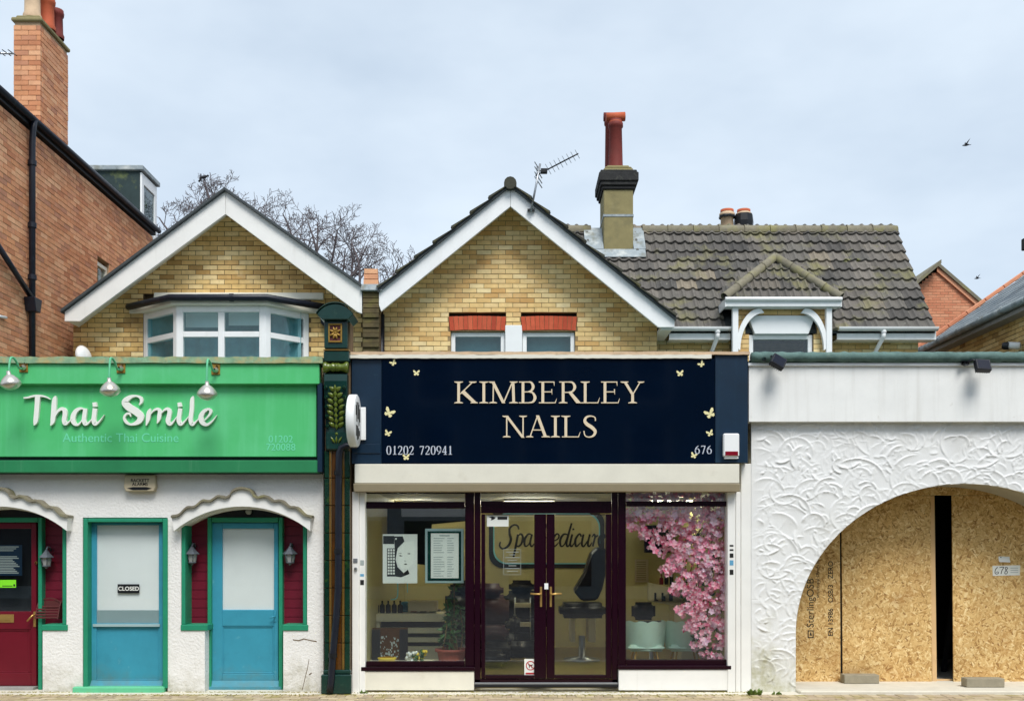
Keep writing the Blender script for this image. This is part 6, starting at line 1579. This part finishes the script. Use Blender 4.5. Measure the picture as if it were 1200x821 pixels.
# ---- right window: pink blossom, desk, chairs
y = 1.2
def mint(px, label):
    yy = .5; x = X(px,yy); z0, zt = .45, Z(727,yy); t = thing('tub_chair', label, 'chair', (x, yy, .08), 'mint shell chairs in the right window')
    g = MB(); vs = []; fs = []; n_ = 30; rows = 7
    for j in range(rows):
        v = j/(rows-1)
        for i in range(n_+1):
            a = PI*(.04 + .92*i/n_); rr_ = .235 + .06*v
            sc = .022*abs(math.sin(a*6.0)) if j == rows-1 else 0
            vs.append((x - rr_*math.cos(a), yy + .25 - (rr_+.03)*math.sin(a)*1.0, z0 - .02 + (zt-z0)*v + sc))
    for j in range(rows-1):
        for i in range(n_): p = j*(n_+1)+i; fs.append((p, p+1, p+n_+2, p+n_+1))
    g.add(vs, fs, True); g.build('shell', m_mint, t)
    g = MB(); cushion(g, x-.22, x+.22, yy-.02, yy+.42, .42, .5, .03); g.build('seat', m_mint, t)
    for sx in (-1, 1):
        for sy in (0, 1): g = MB(); g.tube([(x+sx*.12, yy+.05+.25*sy, .43), (x+sx*.19, yy-.08+.5*sy, .085)], .012, 6); g.build('leg', m_brass, t)
mint(758, 'mint shell chair with scalloped back at the left of the right salon window'); mint(806, 'mint shell chair with scalloped back nearer the pink blossom')
yy = 1.9; rd_ = thing('reception_desk', 'ivory reception desk with three dark slots behind the blossom', 'desk', (X(795,yy), 2.2, .08))
g = MB(); g.ext([(X(768,yy),2.3,Z(706,yy)),(X(794,1.6),1.6,Z(710,1.6)),(X(842,1.6),1.6,Z(706,1.6)),(X(842,1.6),1.6,Z(682,1.6)),(X(794,1.6),1.6,Z(690,1.6)),(X(768,yy),2.3,Z(684,yy))], (0,.4,0)); g.build('front_panel', m_iwhite, rd_)
g = MB()
for i in range(3):
    t = .18 + .28*i; x = X(768,yy)+(X(794,1.6)-X(768,yy))*t; q = 2.3-.7*t; g.box(x-.02, x+.03, q-.012, q+.02, Z(702,q)-.02, Z(694,q)-.0)
g.build('slot', m_black, rd_)
g = MB(); g.box(X(797,1.7), X(842,1.7), 1.62, 2.2, .1, Z(711,1.65)); g.build('pedestal', m_iwhite, rd_)
yy = 2.0; zt_ = Z(684,yy); rr = random.Random(17)
for i in range(6):
    x = X(775+i*6,yy); g = MB(); h = rr.uniform(.08,.2); g.lathe([(.025,0),(.028,.02),(.026,h*.6),(.01,h*.7),(.01,h)], (x, yy, zt_-.005), n=10); solo(g, 'bottle', (m_redlens, m_screen, m_pilgreen, m_aquaedge, m_yellow, m_paper)[i], ('dark red', 'navy blue', 'dark green', 'pale aqua', 'yellow', 'white')[i] + ' bottle standing on the reception desk by the blossom', 'bottle', (x,yy,zt_-.005), 'bottles on the reception desk')
yy = 1.7; bk = thing('black_chair', 'black moulded swivel chair behind the mint chairs', 'chair', (X(757,yy), yy, .08))
g = MB(); cushion(g, X(740,yy), X(768,yy), yy-.05, yy+.05, Z(726,yy), Z(705,yy), .07); g.build('backrest', m_leather, bk)
g = MB(); cushion(g, X(744,yy), X(782,yy), yy-.35, yy+.12, Z(737,yy), Z(727,yy), .05); g.build('seat', m_leather, bk)
g = MB(); g.lathe([(.2,0),(.03,.05),(.03,Z(737,yy)-.08)], (X(762,yy), yy-.1, .08), n=12); g.build('pedestal', m_metal, bk)
yy = 3.6; sc2 = thing('wall_screen', 'black square screen on the olive wall behind the blossom', 'screen', (X(770,yy), 3.7, Z(648,yy))); rci(m_screen, 'screen', 755, 785, 615, 647, yy, yy+.06, sc2); rci(m_leather, 'wall_arm', 766, 774, 625, 640, yy+.061, 4.49, sc2)
yy = 4.47; wp_ = thing('wall_poster', 'pale printed sheet on the olive wall in the right salon window', 'poster', (X(752,yy), yy, Z(685,yy))); rci(m_beige, 'sheet', 744, 760, 655, 682, yy, yy+.01, wp_, .002); g = MB()
for j in range(9): flat(g, 746, 757, 657.5+j*2.6, 658.5+j*2.6, yy-.001)
g.build('lettering', m_stack, wp_)
# blossom garland in the right window
bg_ = thing('blossom_garland', 'big drooping garland of pink artificial blossom inside the right salon window', 'flower garland', (X(840,.3), .35, Z(600)))
br = MB(); rr = random.Random(31); fl = [MB(), MB()]
def flower(mb, c, s):
    n = Vector((rr.uniform(-.7,.7), -1, rr.uniform(-.6,.7))).normalized(); e1 = n.orthogonal().normalized(); e2 = n.cross(e1); a0 = rr.uniform(0, 6)
    for i in range(5):
        a = a0 + 2*PI*i/5; d = e1*math.cos(a) + e2*math.sin(a); p = e1*(-math.sin(a)) + e2*math.cos(a)
        mb.add([c, c+d*s*.55+p*s*.36+n*s*.18, c+d*s+n*s*.12, c+d*s*.55-p*s*.36+n*s*.18], [(0,1,2,3)])
def outline(px, py):
    """does the garland cover this spot of the window"""
    if py < 624: return px > 734 + max(0, py-612)*.6
    edge = 748 + (py-624)*.85 + 5*math.sin(py*.33) if py < 650 else 774 + (py-650)*.36 + 6*math.sin(py*.27) if py < 740 else 806 + (py-740)*.35
    return edge < px < (853 if py < 700 else 853 - max(0, py-735)*.2)
n_ = 0
while n_ < 1150:
    py = rr.uniform(576, 770); px = rr.uniform(733, 854)
    if not outline(px, py): continue
    if py > 742 and rr.random() < .35: continue
    if py > 612 and math.sin(px*.31+py*.17)+math.sin(px*.13-py*.29) > .75 and rr.random() < .8: continue
    if 586 < py < 594 and rr.random() < .5: continue
    yy = rr.uniform(.11, .30); n_ += 1
    flower(fl[1 if rr.random() < (.45 if py < 606 else .14) else 0], Vector((X(px,yy), yy, Z(py,yy))), rr.choice((.022,.03,.036,.045,.058)))
fl[0].build('pink_blossom', m_petal, bg_, kind='stuff', recalc=False); fl[1].build('pale_blossom', m_petalpale, bg_, kind='stuff', recalc=False)
for i in range(9):
    x = X(800+i*6,.36); br.tube(spline([(X(850,.36), .40, Z(590,.36)), (x+.1, .42, Z(640,.36)), (x+.03*math.sin(i), .40, Z(700+rr.uniform(-20,60),.36))], 5), .007, 5)
br.tube(spline([(X(740,.3), .36, Z(602,.3)), (X(790,.3), .38, Z(596,.3)), (X(850,.3), .38, Z(604,.3))], 5), .012, 5)
br.build('branch', m_stem, bg_)
g = MB(); rr = random.Random(77)
for i in range(120):
    px, py = rr.uniform(790,852), rr.uniform(620,765)
    if not outline(px-6, py): continue
    c = Vector((X(px,.4), rr.uniform(.38,.46), Z(py,.4))); d = Vector((rr.uniform(-1,1), -.2, rr.uniform(-1,1))).normalized(); n = Vector((d.z,0,-d.x)); g.add([c, c+d*.05+n*.02, c+d*.1, c+d*.05-n*.02], [(0,1,2,3)])
g.build('leaves', m_plant, bg_, kind='stuff', recalc=False)
# stickers on the glass
y = .048
tk = thing('opening_hours', 'white framed lettering of opening hours on the left salon door glass', 'sticker', (X(600,y), y, Z(672,y)))
g = MB()
for r_ in ((590,590.4,643,673),(610,610.4,643,673),(590.4,610,643,643.4),(590.4,610,672.6,673)): flat(g, *r_, y)
for j, (a, b) in enumerate(((593,608),(597,604),(592,609),(595,606),(592,609),(596,605),(592,609),(594,607))): flat(g, a, b, 646+j*3.2, 646.8+j*3.2, y)
g.build('lettering', m_paperg, tk)
wk = thing('door_notice', 'small white notice at the top corner of the left salon door', 'sticker', (X(583,y), y, Z(617,y)))
g = MB(); flat(g, 570.5, 596, 602.5, 616.5, y, .002); g.build('sheet', m_paper, wk)
g = MB(); g.prism([(X(a,y),Z(b,y)) for a, b in ((573,605.5),(577,604.5),(581,606),(579,608),(575,609.5),(576,607))], y-.0035, y-.002); flat(g, 583, 594.5, 605, 608.5, y-.002); g.build('logo_print', m_blackprint, wk)
nk = thing('no_dogs_sign', 'small white and red no dogs sticker at the foot of the left salon door', 'sticker', (X(621,y), y, Z(793,y)))
g = MB(); flat(g, 614.5, 629, 771.5, 791, y, .002); g.build('sheet', m_paper, nk)
g = MB(); cc = (X(621.7,y), y-.002, Z(779.3,y)); R_ = .056
q = [(cc[0]+R_*math.cos(2*PI*i/24), cc[2]+R_*math.sin(2*PI*i/24)) for i in range(25)]; q2 = [(cc[0]+R_*.8*math.cos(2*PI*i/24), cc[2]+R_*.8*math.sin(2*PI*i/24)) for i in range(25)]; g.ribbon(q, q2, y-.0035, y-.0021)
g.prism([(cc[0]-.042,cc[2]+.036),(cc[0]-.036,cc[2]+.042),(cc[0]+.042,cc[2]-.036),(cc[0]+.036,cc[2]-.042)], y-.0045, y-.0036); g.build('ban_ring', m_redprint, nk)
g = MB(); D_ = [(-.03,.012),(-.024,.02),(-.014,.012),(.012,.010),(.024,.018),(.026,.008),(.018,.0),(.018,-.03),(.011,-.03),(.009,-.008),(-.008,-.008),(-.012,-.03),(-.019,-.03),(-.018,.002)]
g.prism([(cc[0]+a, cc[2]+b) for a, b in D_], y-.0030, y-.0021); g.build('dog_print', m_blackprint, nk)
g = MB(); flat(g, 616, 627.5, 787.5, 789.6, y-.0021); g.build('lettering', m_redprint, nk)
# stickers and a bolt on the white shutter rails
for (px, rows, lb) in ((424.3, ((656,662,m_paperg),(664,670,m_paper),(672,675,m_bluest),(679,685,m_blackprint)), 'small stickers on the white shutter rail left of the salon window'), (857.3, ((638,640,m_blackprint),(643,645,m_blackprint),(648,653,m_blackprint),(656,662,m_bluest),(667,673,m_blackprint)), 'small stickers on the white shutter rail right of the salon window')):
    y = -.031; s_ = thing('rail_stickers', lb, 'stickers', (X(px,y), y, Z(rows[-1][1],y)))
    for a, b, mt in rows: g = MB(); flat(g, px-2.2, px+2.2, a, b, y); g.build('sticker', mt, s_)
g = MB(); g.lathe([(.018,0),(.02,.015),(.012,.03)], (X(417,-.06), -.061, Z(666,-.06)), (0,-1,0), 10); g.box(X(416,-.06)-.02, X(416,-.06)+.03, -.066, -.061, Z(659,-.06), Z(654,-.06)); solo(g, 'shutter_lock', m_metal, 'small metal lock on the left shutter rail', 'lock', (X(417,-.06), -.061, Z(666,-.06)))
# ================================================================== right shop: boarded up, white swirled plaster arch
vs_ = thing('vacant_shop', 'boarded up shop with white swirled plaster wall and round arch', 'shop', (4.6, 1.5, 0))
VX0, VX1 = X(880.5), 7.4
ACX, AA, AZ0, AB = X(1131), 1.985, Z(742), Z(566.5)-Z(742)
def in_arch(x, z):
    if z < AZ0: return abs(x-ACX) < AA
    return ((x-ACX)/AA)**2 + ((z-AZ0)/AB)**2 < 1
# trowelled swirls: arcs of raised plaster written into a height field
st0 = .009; nx = int((VX1-VX0)/st0); ZT = Z(492); nz = int((ZT+.02)/st0)
import numpy as np
gx, gz = np.meshgrid(np.linspace(VX0, VX1, nx+1), np.linspace(-.02, ZT, nz+1))
hgt = np.zeros_like(gx); rr = random.Random(40)
for i in range(1700):
    cx, cz = rr.uniform(VX0, VX1), rr.uniform(.1, ZT+.1); rad = rr.uniform(.10, .28); a0 = rr.gauss(1.7, 1.3); span = rr.uniform(.4, 1.7); rad *= rr.choice((.55,.8,1,1,1.5))
    x0, x1 = np.searchsorted(gx[0], [cx-rad-.06, cx+rad+.06]); z0, z1 = np.searchsorted(gz[:,0], [cz-rad-.06, cz+rad+.06])
    if x1 <= x0 or z1 <= z0: continue
    sx_, sz_ = gx[z0:z1, x0:x1]-cx, gz[z0:z1, x0:x1]-cz
    d = np.hypot(sx_, sz_*1.15); an_ = np.arctan2(sz_, sx_); da = np.abs((an_-a0+np.pi) % (2*np.pi) - np.pi)
    fade = np.clip((span-da)/.35, 0, 1); e = d - rad*(1 + .10*np.cos(da*1.6))
    amp = rr.choice((.004,.006,.009,.013,.018)); wdt = rr.uniform(.005, .009)
    ridge = np.where(e < 0, np.exp(e/(wdt*3.2)), np.exp(-(e/wdt)**2)) * amp * fade
    cur_ = hgt[z0:z1, x0:x1]; inside = (e < 0) & (fade > 0) & (e > -.05)
    hgt[z0:z1, x0:x1] = np.maximum(cur_*np.where(inside, 1-.5*fade, 1), ridge)
hgt *= np.clip((gx-VX0)/.12, .15, 1)
verts = []; idx = -np.ones((nz+1, nx+1), int)
inside = np.vectorize(in_arch)(gx, gz)
faces = []
def vid(j, i):
    if idx[j, i] < 0:
        x, z = gx[j, i], gz[j, i]; h = hgt[j, i]
        if inside[j, i]:          # snap to the arch edge
            if z < AZ0: x = ACX + (AA if x > ACX else -AA)
            else:
                u_, v_ = (x-ACX)/AA, (z-AZ0)/AB; l_ = math.hypot(u_, v_) or 1; x, z = ACX + u_/l_*AA, AZ0 + v_/l_*AB
            h *= .4
        idx[j, i] = len(verts); verts.append((x, -h, z))
    return int(idx[j, i])
for j in range(nz):
    for i in range(nx):
        c4 = inside[j,i] + 0 + inside[j,i+1] + inside[j+1,i] + inside[j+1,i+1]
        if inside[j,i] and inside[j,i+1] and inside[j+1,i] and inside[j+1,i+1]: continue
        faces.append((vid(j,i), vid(j,i+1), vid(j+1,i+1), vid(j+1,i)))
g = MB(); g.add(verts, faces, True); g.build('plaster_wall', m_stucco, vs_, recalc=False)
# arch soffit and the wall's thickness
AD = .62
n_ = 40; l = [(ACX-AA, -.02)] + [(ACX - AA*math.cos(PI*i/n_), AZ0 + AB*math.sin(PI*i/n_)) for i in range(n_+1)] + [(ACX+AA, -.02)]
g = MB(); vv = []
for x, z in l: vv += [(x, -.004, z), (x, .012, z), (x, AD, z)]
ff = []
for i in range(len(l)-1): ff += [(3*i, 3*i+1, 3*i+4, 3*i+3), (3*i+1, 3*i+2, 3*i+5, 3*i+4)]
g.add(vv, ff, True); g.build('arch_soffit', m_cream, vs_, recalc=False)
o_ = [(VX0, -.02), (ACX-AA, -.02)] + l[1:-1] + [(ACX+AA, -.02), (VX1, -.02), (VX1, ZT), (VX0, ZT)]
g = MB(); g.prism(o_, .02, AD-.002); g.build('wall_core', m_cream, vs_)
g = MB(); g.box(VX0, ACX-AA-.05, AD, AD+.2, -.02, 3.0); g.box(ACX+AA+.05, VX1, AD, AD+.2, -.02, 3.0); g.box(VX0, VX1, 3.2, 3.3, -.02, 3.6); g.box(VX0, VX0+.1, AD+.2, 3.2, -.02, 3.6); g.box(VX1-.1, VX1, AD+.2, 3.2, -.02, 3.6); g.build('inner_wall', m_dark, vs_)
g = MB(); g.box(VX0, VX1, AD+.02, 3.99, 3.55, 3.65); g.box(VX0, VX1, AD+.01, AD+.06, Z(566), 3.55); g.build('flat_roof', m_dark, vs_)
g = MB(); g.box(ACX-AA, ACX+AA, -.19, 3.2, -.13, .035); g.build('floor_slab', m_conc, vs_, bev=.012)
g = MB(); y = -.10; g.box(X(877.5,y), VX1, y, .3, Z(494,y), Z(429,y)); g.build('fascia_board', m_board, vs_, bev=.004)
g = MB(); y = -.13; g.box(X(877,y), VX1, y, .3, Z(428.5,y), Z(425,y)); g.build('drip_strip', m_upvc, vs_, bev=.004)
rr = random.Random(14); n_ = 90; x0 = X(880,-.1)
g = MB(); vs2 = []; fs2 = []; m_ = 8
for i in range(n_+1):
    x = x0 + (VX1-x0)*i/n_; rz = .062 + rr.uniform(-.006,.006); ry = .075 + rr.uniform(-.008,.008)
    for j in range(m_):
        a = 2*PI*j/m_; vs2.append((x, -.12 + ry*math.cos(a), Z(418.5,-.12) + rz*math.sin(a) + rr.uniform(-.004,.004)))
for i in range(n_):
    for j in range(m_): fs2.append((i*m_+j, i*m_+(j+1) % m_, (i+1)*m_+(j+1) % m_, (i+1)*m_+j))
fs2 += [tuple(range(m_))[::-1], tuple(n_*m_+j for j in range(m_))]
g.add(vs2, fs2, True); g.build('felt_roll', m_felt, vs_)
g = MB(); g.box(x0, VX1, -.08, 3.98, Z(418.5,-.12)-.06, Z(418.5,-.12)-.02); g.build('felt_roof', m_felt, vs_)
# patch of bare plaster at the foot of the pier
# ------------------------------------------------------------------ hoarding boards
hb = thing('hoarding', 'row of chipboard sheets boarding up the arch with a dark gap', 'hoarding', (X(1060,.62), .64, .036))
yb = AD + .03
def sheet(a, b, c, d, name='board', tilt=0.0, mat=m_osb, y0=yb, th=.018):
    g = MB(); xa, xb, z0, z1 = X(a,y0), X(b,y0), Z(d,y0), Z(c,y0)
    g.prism([(xa, z0), (xb, z0), (xb-tilt, z1), (xa-tilt, z1)], y0, y0+th); return g.build(name, mat, hb, bev=.002)
sheet(925, 985.2, 580.5, 798.5, tilt=.012)
sheet(987.6, 1092.2, 580.5, 798.5, tilt=.016)
sheet(1117.5, 1290, 580.5, 798.5, tilt=.02)
sheet(925, 1290, 555, 580, 'top_board', y0=yb-.012)
sheet(1092.5, 1098, 580.6, 799, 'batten', mat=m_wood, y0=yb+.02, th=.05, tilt=.03); sheet(980, 993, 581, 798, 'gap_shade_strip', mat=m_dark, y0=yb+.03, th=.01)  # dark strip behind the joint paints the shade of the gap
g = MB(); y = .7; g.box(X(1098,y), X(1124,y), .72, .76, .036, Z(795.5,y)); g.build('sill_batten', m_wood, hb)
ink = MB(); y = yb - .0005
def vtext(body, px, py, size, m=m_blackprint, bold=0.0, name='print'):
    cu = bpy.data.curves.new(name, 'FONT'); cu.body = body; cu.size = size; cu.extrude = .0004; cu.offset = bold
    o = bpy.data.objects.new(name, cu); C.objects.link(o); cu.materials.append(m); o.parent = hb; o.location = Vector((X(px,y), y, Z(py,y))) - WL[hb.name]
    o.rotation_euler = (PI/2, -PI/2, 0); return solid_text(o)
vtext('SterlingOSB', 953.5, 735, .125); vtext('structural 18mm board', 960, 700, .06); vtext('EN 13986   OSB/3   ZERO', 976, 745, .085, bold=.001)
g = MB(); a = (X(946.5,y), X(953.5,y), Z(747,y), Z(738,y)); 
for r_ in ((a[0],a[1],a[2],a[2]+.012),(a[0],a[1],a[3]-.012,a[3]),(a[0],a[0]+.012,a[2]+.012,a[3]-.012),(a[1]-.012,a[1],a[2]+.012,a[3]-.012),(a[0]+.025,a[1]-.02,a[2]+.03,a[2]+.045),(a[0]+.03,a[0]+.045,a[2]+.045,a[3]-.025)): g.box(r_[0],r_[1],y-.001,y,r_[2],r_[3])
g.build('stamp', m_blackprint, hb)
# loose timbers seen in the gap
g = MB(); g.obox((X(1104,1.6),1.6,.04), (.06,0,0), (0,.05,0), (.22,.1,1.35)); solo(g, 'loose_timber', m_dark, 'dark timber leaning inside the gap between the boards', 'timber', (X(1104,1.6),1.6,.04))
# number notices
y = yb
nl = thing('number_notice', 'white paper notice with handwritten 678 pinned to the right board', 'notice', (X(1179,y), y, Z(674,y)))
g = MB(); y -= .002; g.prism([(X(1163.5,y),Z(674.3,y)),(X(1195,y),Z(673.5,y)),(X(1195.5,y),Z(661.8,y)),(X(1163,y),Z(662.5,y))], y-.002, y+.0015); g.build('paper', m_paper, nl)
g = MB(); fn = lambda a, b: (X(a,y), Z(b,y)); n_ = 0
for st_ in ([(1169,664,.8),(1166.5,667,.8),(1166,671,.8),(1168,672,.8),(1170,671,.7),(1169.5,669.5,.6),(1167,670,.6)], [(1171.2,664.5,.7),(1176,664,.8),(1174,668,.8),(1173,672,.8)], [(1180.5,664.5,.7),(1178,664.5,.7),(1178.5,667,.7),(1180.5,670,.7),(1179,672,.7),(1177.3,671,.7),(1178.5,668,.7),(1180.6,665.5,.7),(1180,664.3,.6)]):
    n_ += 1; brush(g, st_, fn, y-.0026-.0003*n_, y-.0021, 6, k(y)/100)
g.build('lettering', m_blackprint, nl)
g = MB()
for j in range(3): g.box(X(1184,y), X(1193,y), y-.003, y-.0021, Z(665.4+j*2.6,y), Z(664.8+j*2.6,y))
g.build('small_print', m_paperg, nl)
y = yb; nl2 = thing('paper_scrap', 'small curled scrap of white paper pinned above the number notice', 'notice', (X(1176,y), y, Z(658,y)))
g = MB(); vs3 = []
for i in range(7):
    t = i/6; vs3 += [(X(1169.5,y)+.005*t, y-.004-.03*(1-t)**2 if True else y, Z(658,y)+.07*t), (X(1183,y), y-.004-.02*(1-t)**2, Z(658.5,y)+.07*t)]
g.add(vs3, [(2*i,2*i+1,2*i+3,2*i+2) for i in range(6)], True); g.build('paper', m_paper, nl2); g = MB(); g.box(X(1172,y), X(1173.2,y), y-.006, y-.0042, Z(653.5,y), Z(652,y)); g.build('pin', m_blackprint, nl2)
# concrete blocks
def block(px0, px1, y0, label):
    w = X(px1,y0)-X(px0,y0); g = MB(); g.box(X(px0,y0), X(px1,y0), y0, y0+.16, .037, .037+.105)
    return solo(g, 'concrete_block', m_block, label, 'block', ((X(px0,y0)+X(px1,y0))/2, y0+.08, .037), 'grey concrete blocks on the arch step', bev=.006)
block(989.5, 1030.5, .44, 'grey concrete block lying against the wide chipboard left of the gap')
block(1133, 1177.5, .10, 'grey concrete block lying on the step below the number notice')
# floodlights on the fascia
def flood(px, py, rot, label, armdx):
    y = -.13; x, z = X(px,y), Z(py,y); t = thing('floodlight', label, 'floodlight', (x, y, z), 'black floodlights on the white fascia')
    c = Vector((x, y-.16, z)); rm = Matrix.Rotation(R(rot), 3, 'Y') @ Matrix.Rotation(R(-28), 3, 'X')
    def ob(mb, x0,x1,y0,y1,z0,z1):
        o = c + rm @ Vector((x0,y0,z0)); mb.obox(o, rm @ Vector((x1-x0,0,0)), rm @ Vector((0,y1-y0,0)), rm @ Vector((0,0,z1-z0)))
    g = MB(); ob(g, -.085,.085,-.035,.035,-.075,.075); g.build('housing', m_plastic, t, bev=.008)
    g = MB(); ob(g, -.07,.07,-.038,-.0355,-.06,.06); g.build('lens', m_screen, t)
    g = MB(); 
    for i in range(6): ob(g, -.07+.025*i,-.062+.025*i,.036,.055,-.06,.06)
    g.build('fins', m_plastic, t)
    g = MB(); q = c + rm @ Vector((0,.05,.07)); g.tube([q, (x+armdx*.5, y-.06, z+.09), (x+armdx, y-.02, z+.06)], .013, 8); g.lathe([(.035,0),(.035,.03)], (x+armdx, y+.0, z+.06), (0,-1,0), 12); g.lathe([(.024,0),(.026,.04),(.02,.06)], (x+armdx*1.2, y-.01, z+.055), (armdx,-.3,0), 10); g.build('bracket', m_plastic, t)
flood(907.5, 427, 30, 'black floodlight tilted to the right near the salon sign', -.10)
flood(1144, 431.5, 3, 'black floodlight hanging squarely toward the right of the white fascia', -.13)
# weeds at the wall foot
wd = MB(); rr = random.Random(3)
def weed(px, y, n, s, label):
    g = MB(); x = X(px,y)
    for i in range(n):
        d = Vector((rr.uniform(-1,1), rr.uniform(-1,.4), rr.uniform(.3,1.2))).normalized(); p = Vector((x+rr.uniform(-.06,.06), y+rr.uniform(-.03,.03), -.004)); L_ = s*rr.uniform(.5,1); nrm = d.cross(Vector((0,1,.3))).normalized()*L_*.22
        g.add([p, p+d*L_*.5+nrm, p+d*L_, p+d*L_*.5-nrm], [(0,1,2,3)])
    solo(g, 'weed', m_plant2, label, 'weed', (x, y, -.004), 'weeds at the foot of the white wall')
weed(884, -.24, 40, .085, 'bright green weed tuft at the foot of the white pier'); weed(911, -.22, 16, .06, 'tiny weed at the arch corner of the white wall')
weed(425, -.12, 14, .05, 'tiny reddish weed at the foot of the left shutter rail')
# ================================================================== moss and fallen crumbs along the foot of the walls
g = MB(); rr = random.Random(19)
for i in range(2600):
    px = rr.uniform(-10, 880); y = -.198 - abs(rr.gauss(0,.05)) if rr.random() < .5 else -.01 - abs(rr.gauss(0, .03)); s = rr.uniform(.004,.013); x = X(px, y)
    g.lathe([(.001,s*.6),(s*.7,s*.35),(s,0)], (x, y, -.003 if y < -.19 else .0), n=5, smooth=False)
g2 = g.build('moss', M('olive_moss', (138,128,62), .95, .35, 9, 0, stain=[((90,80,62), 7, .5, .7, .8)]), None); g2['kind'] = 'stuff'
# ================================================================== the far side of the street, seen in the glass and the gloss of the sign
op = MB(); op.box(-45, 45, -34, -24, -.14, 9.0); o_ = struct(op, 'opposite_terrace', M('grey_terrace_wall', (112, 120, 126), .9, .2, 3, 0))
a = MB(); a.box(0, 1.3, -.03, .02, 0, 1.5); wme = a.mesh('window'); wme.materials.append(m_screen)
a = MB()
for q in ((-.12,1.42,-.12,0), (-.12,0,0,1.5), (1.3,1.42,0,1.5), (0,1.3,.72,.78)): a.box(q[0], q[1], -.05, .02, q[2], q[3])
fme = a.mesh('window_frame'); fme.materials.append(m_upvc)
a = MB(); a.box(0, 2.9, -.03, .02, 0, 2.3); sme_ = a.mesh('shop_window'); sme_.materials.append(m_screen)
a = MB(); a.box(0, 3.2, -.06, .02, 0, .65); gme = a.mesh('shop_sign'); gme.materials.append(m_board)
for i in range(24):
    x = -44 + i*3.7
    for z in (4.4, 6.8):
        wn = piece('window', wme, o_, (x, -24, z)); WL[wn.name] = Vector((x, -24, z)); piece('window_frame', fme, wn, (x, -24, z))
    piece('shop_window', sme_, o_, (x-.5, -24, .3)); piece('shop_sign', gme, o_, (x-.6, -24, 2.75))
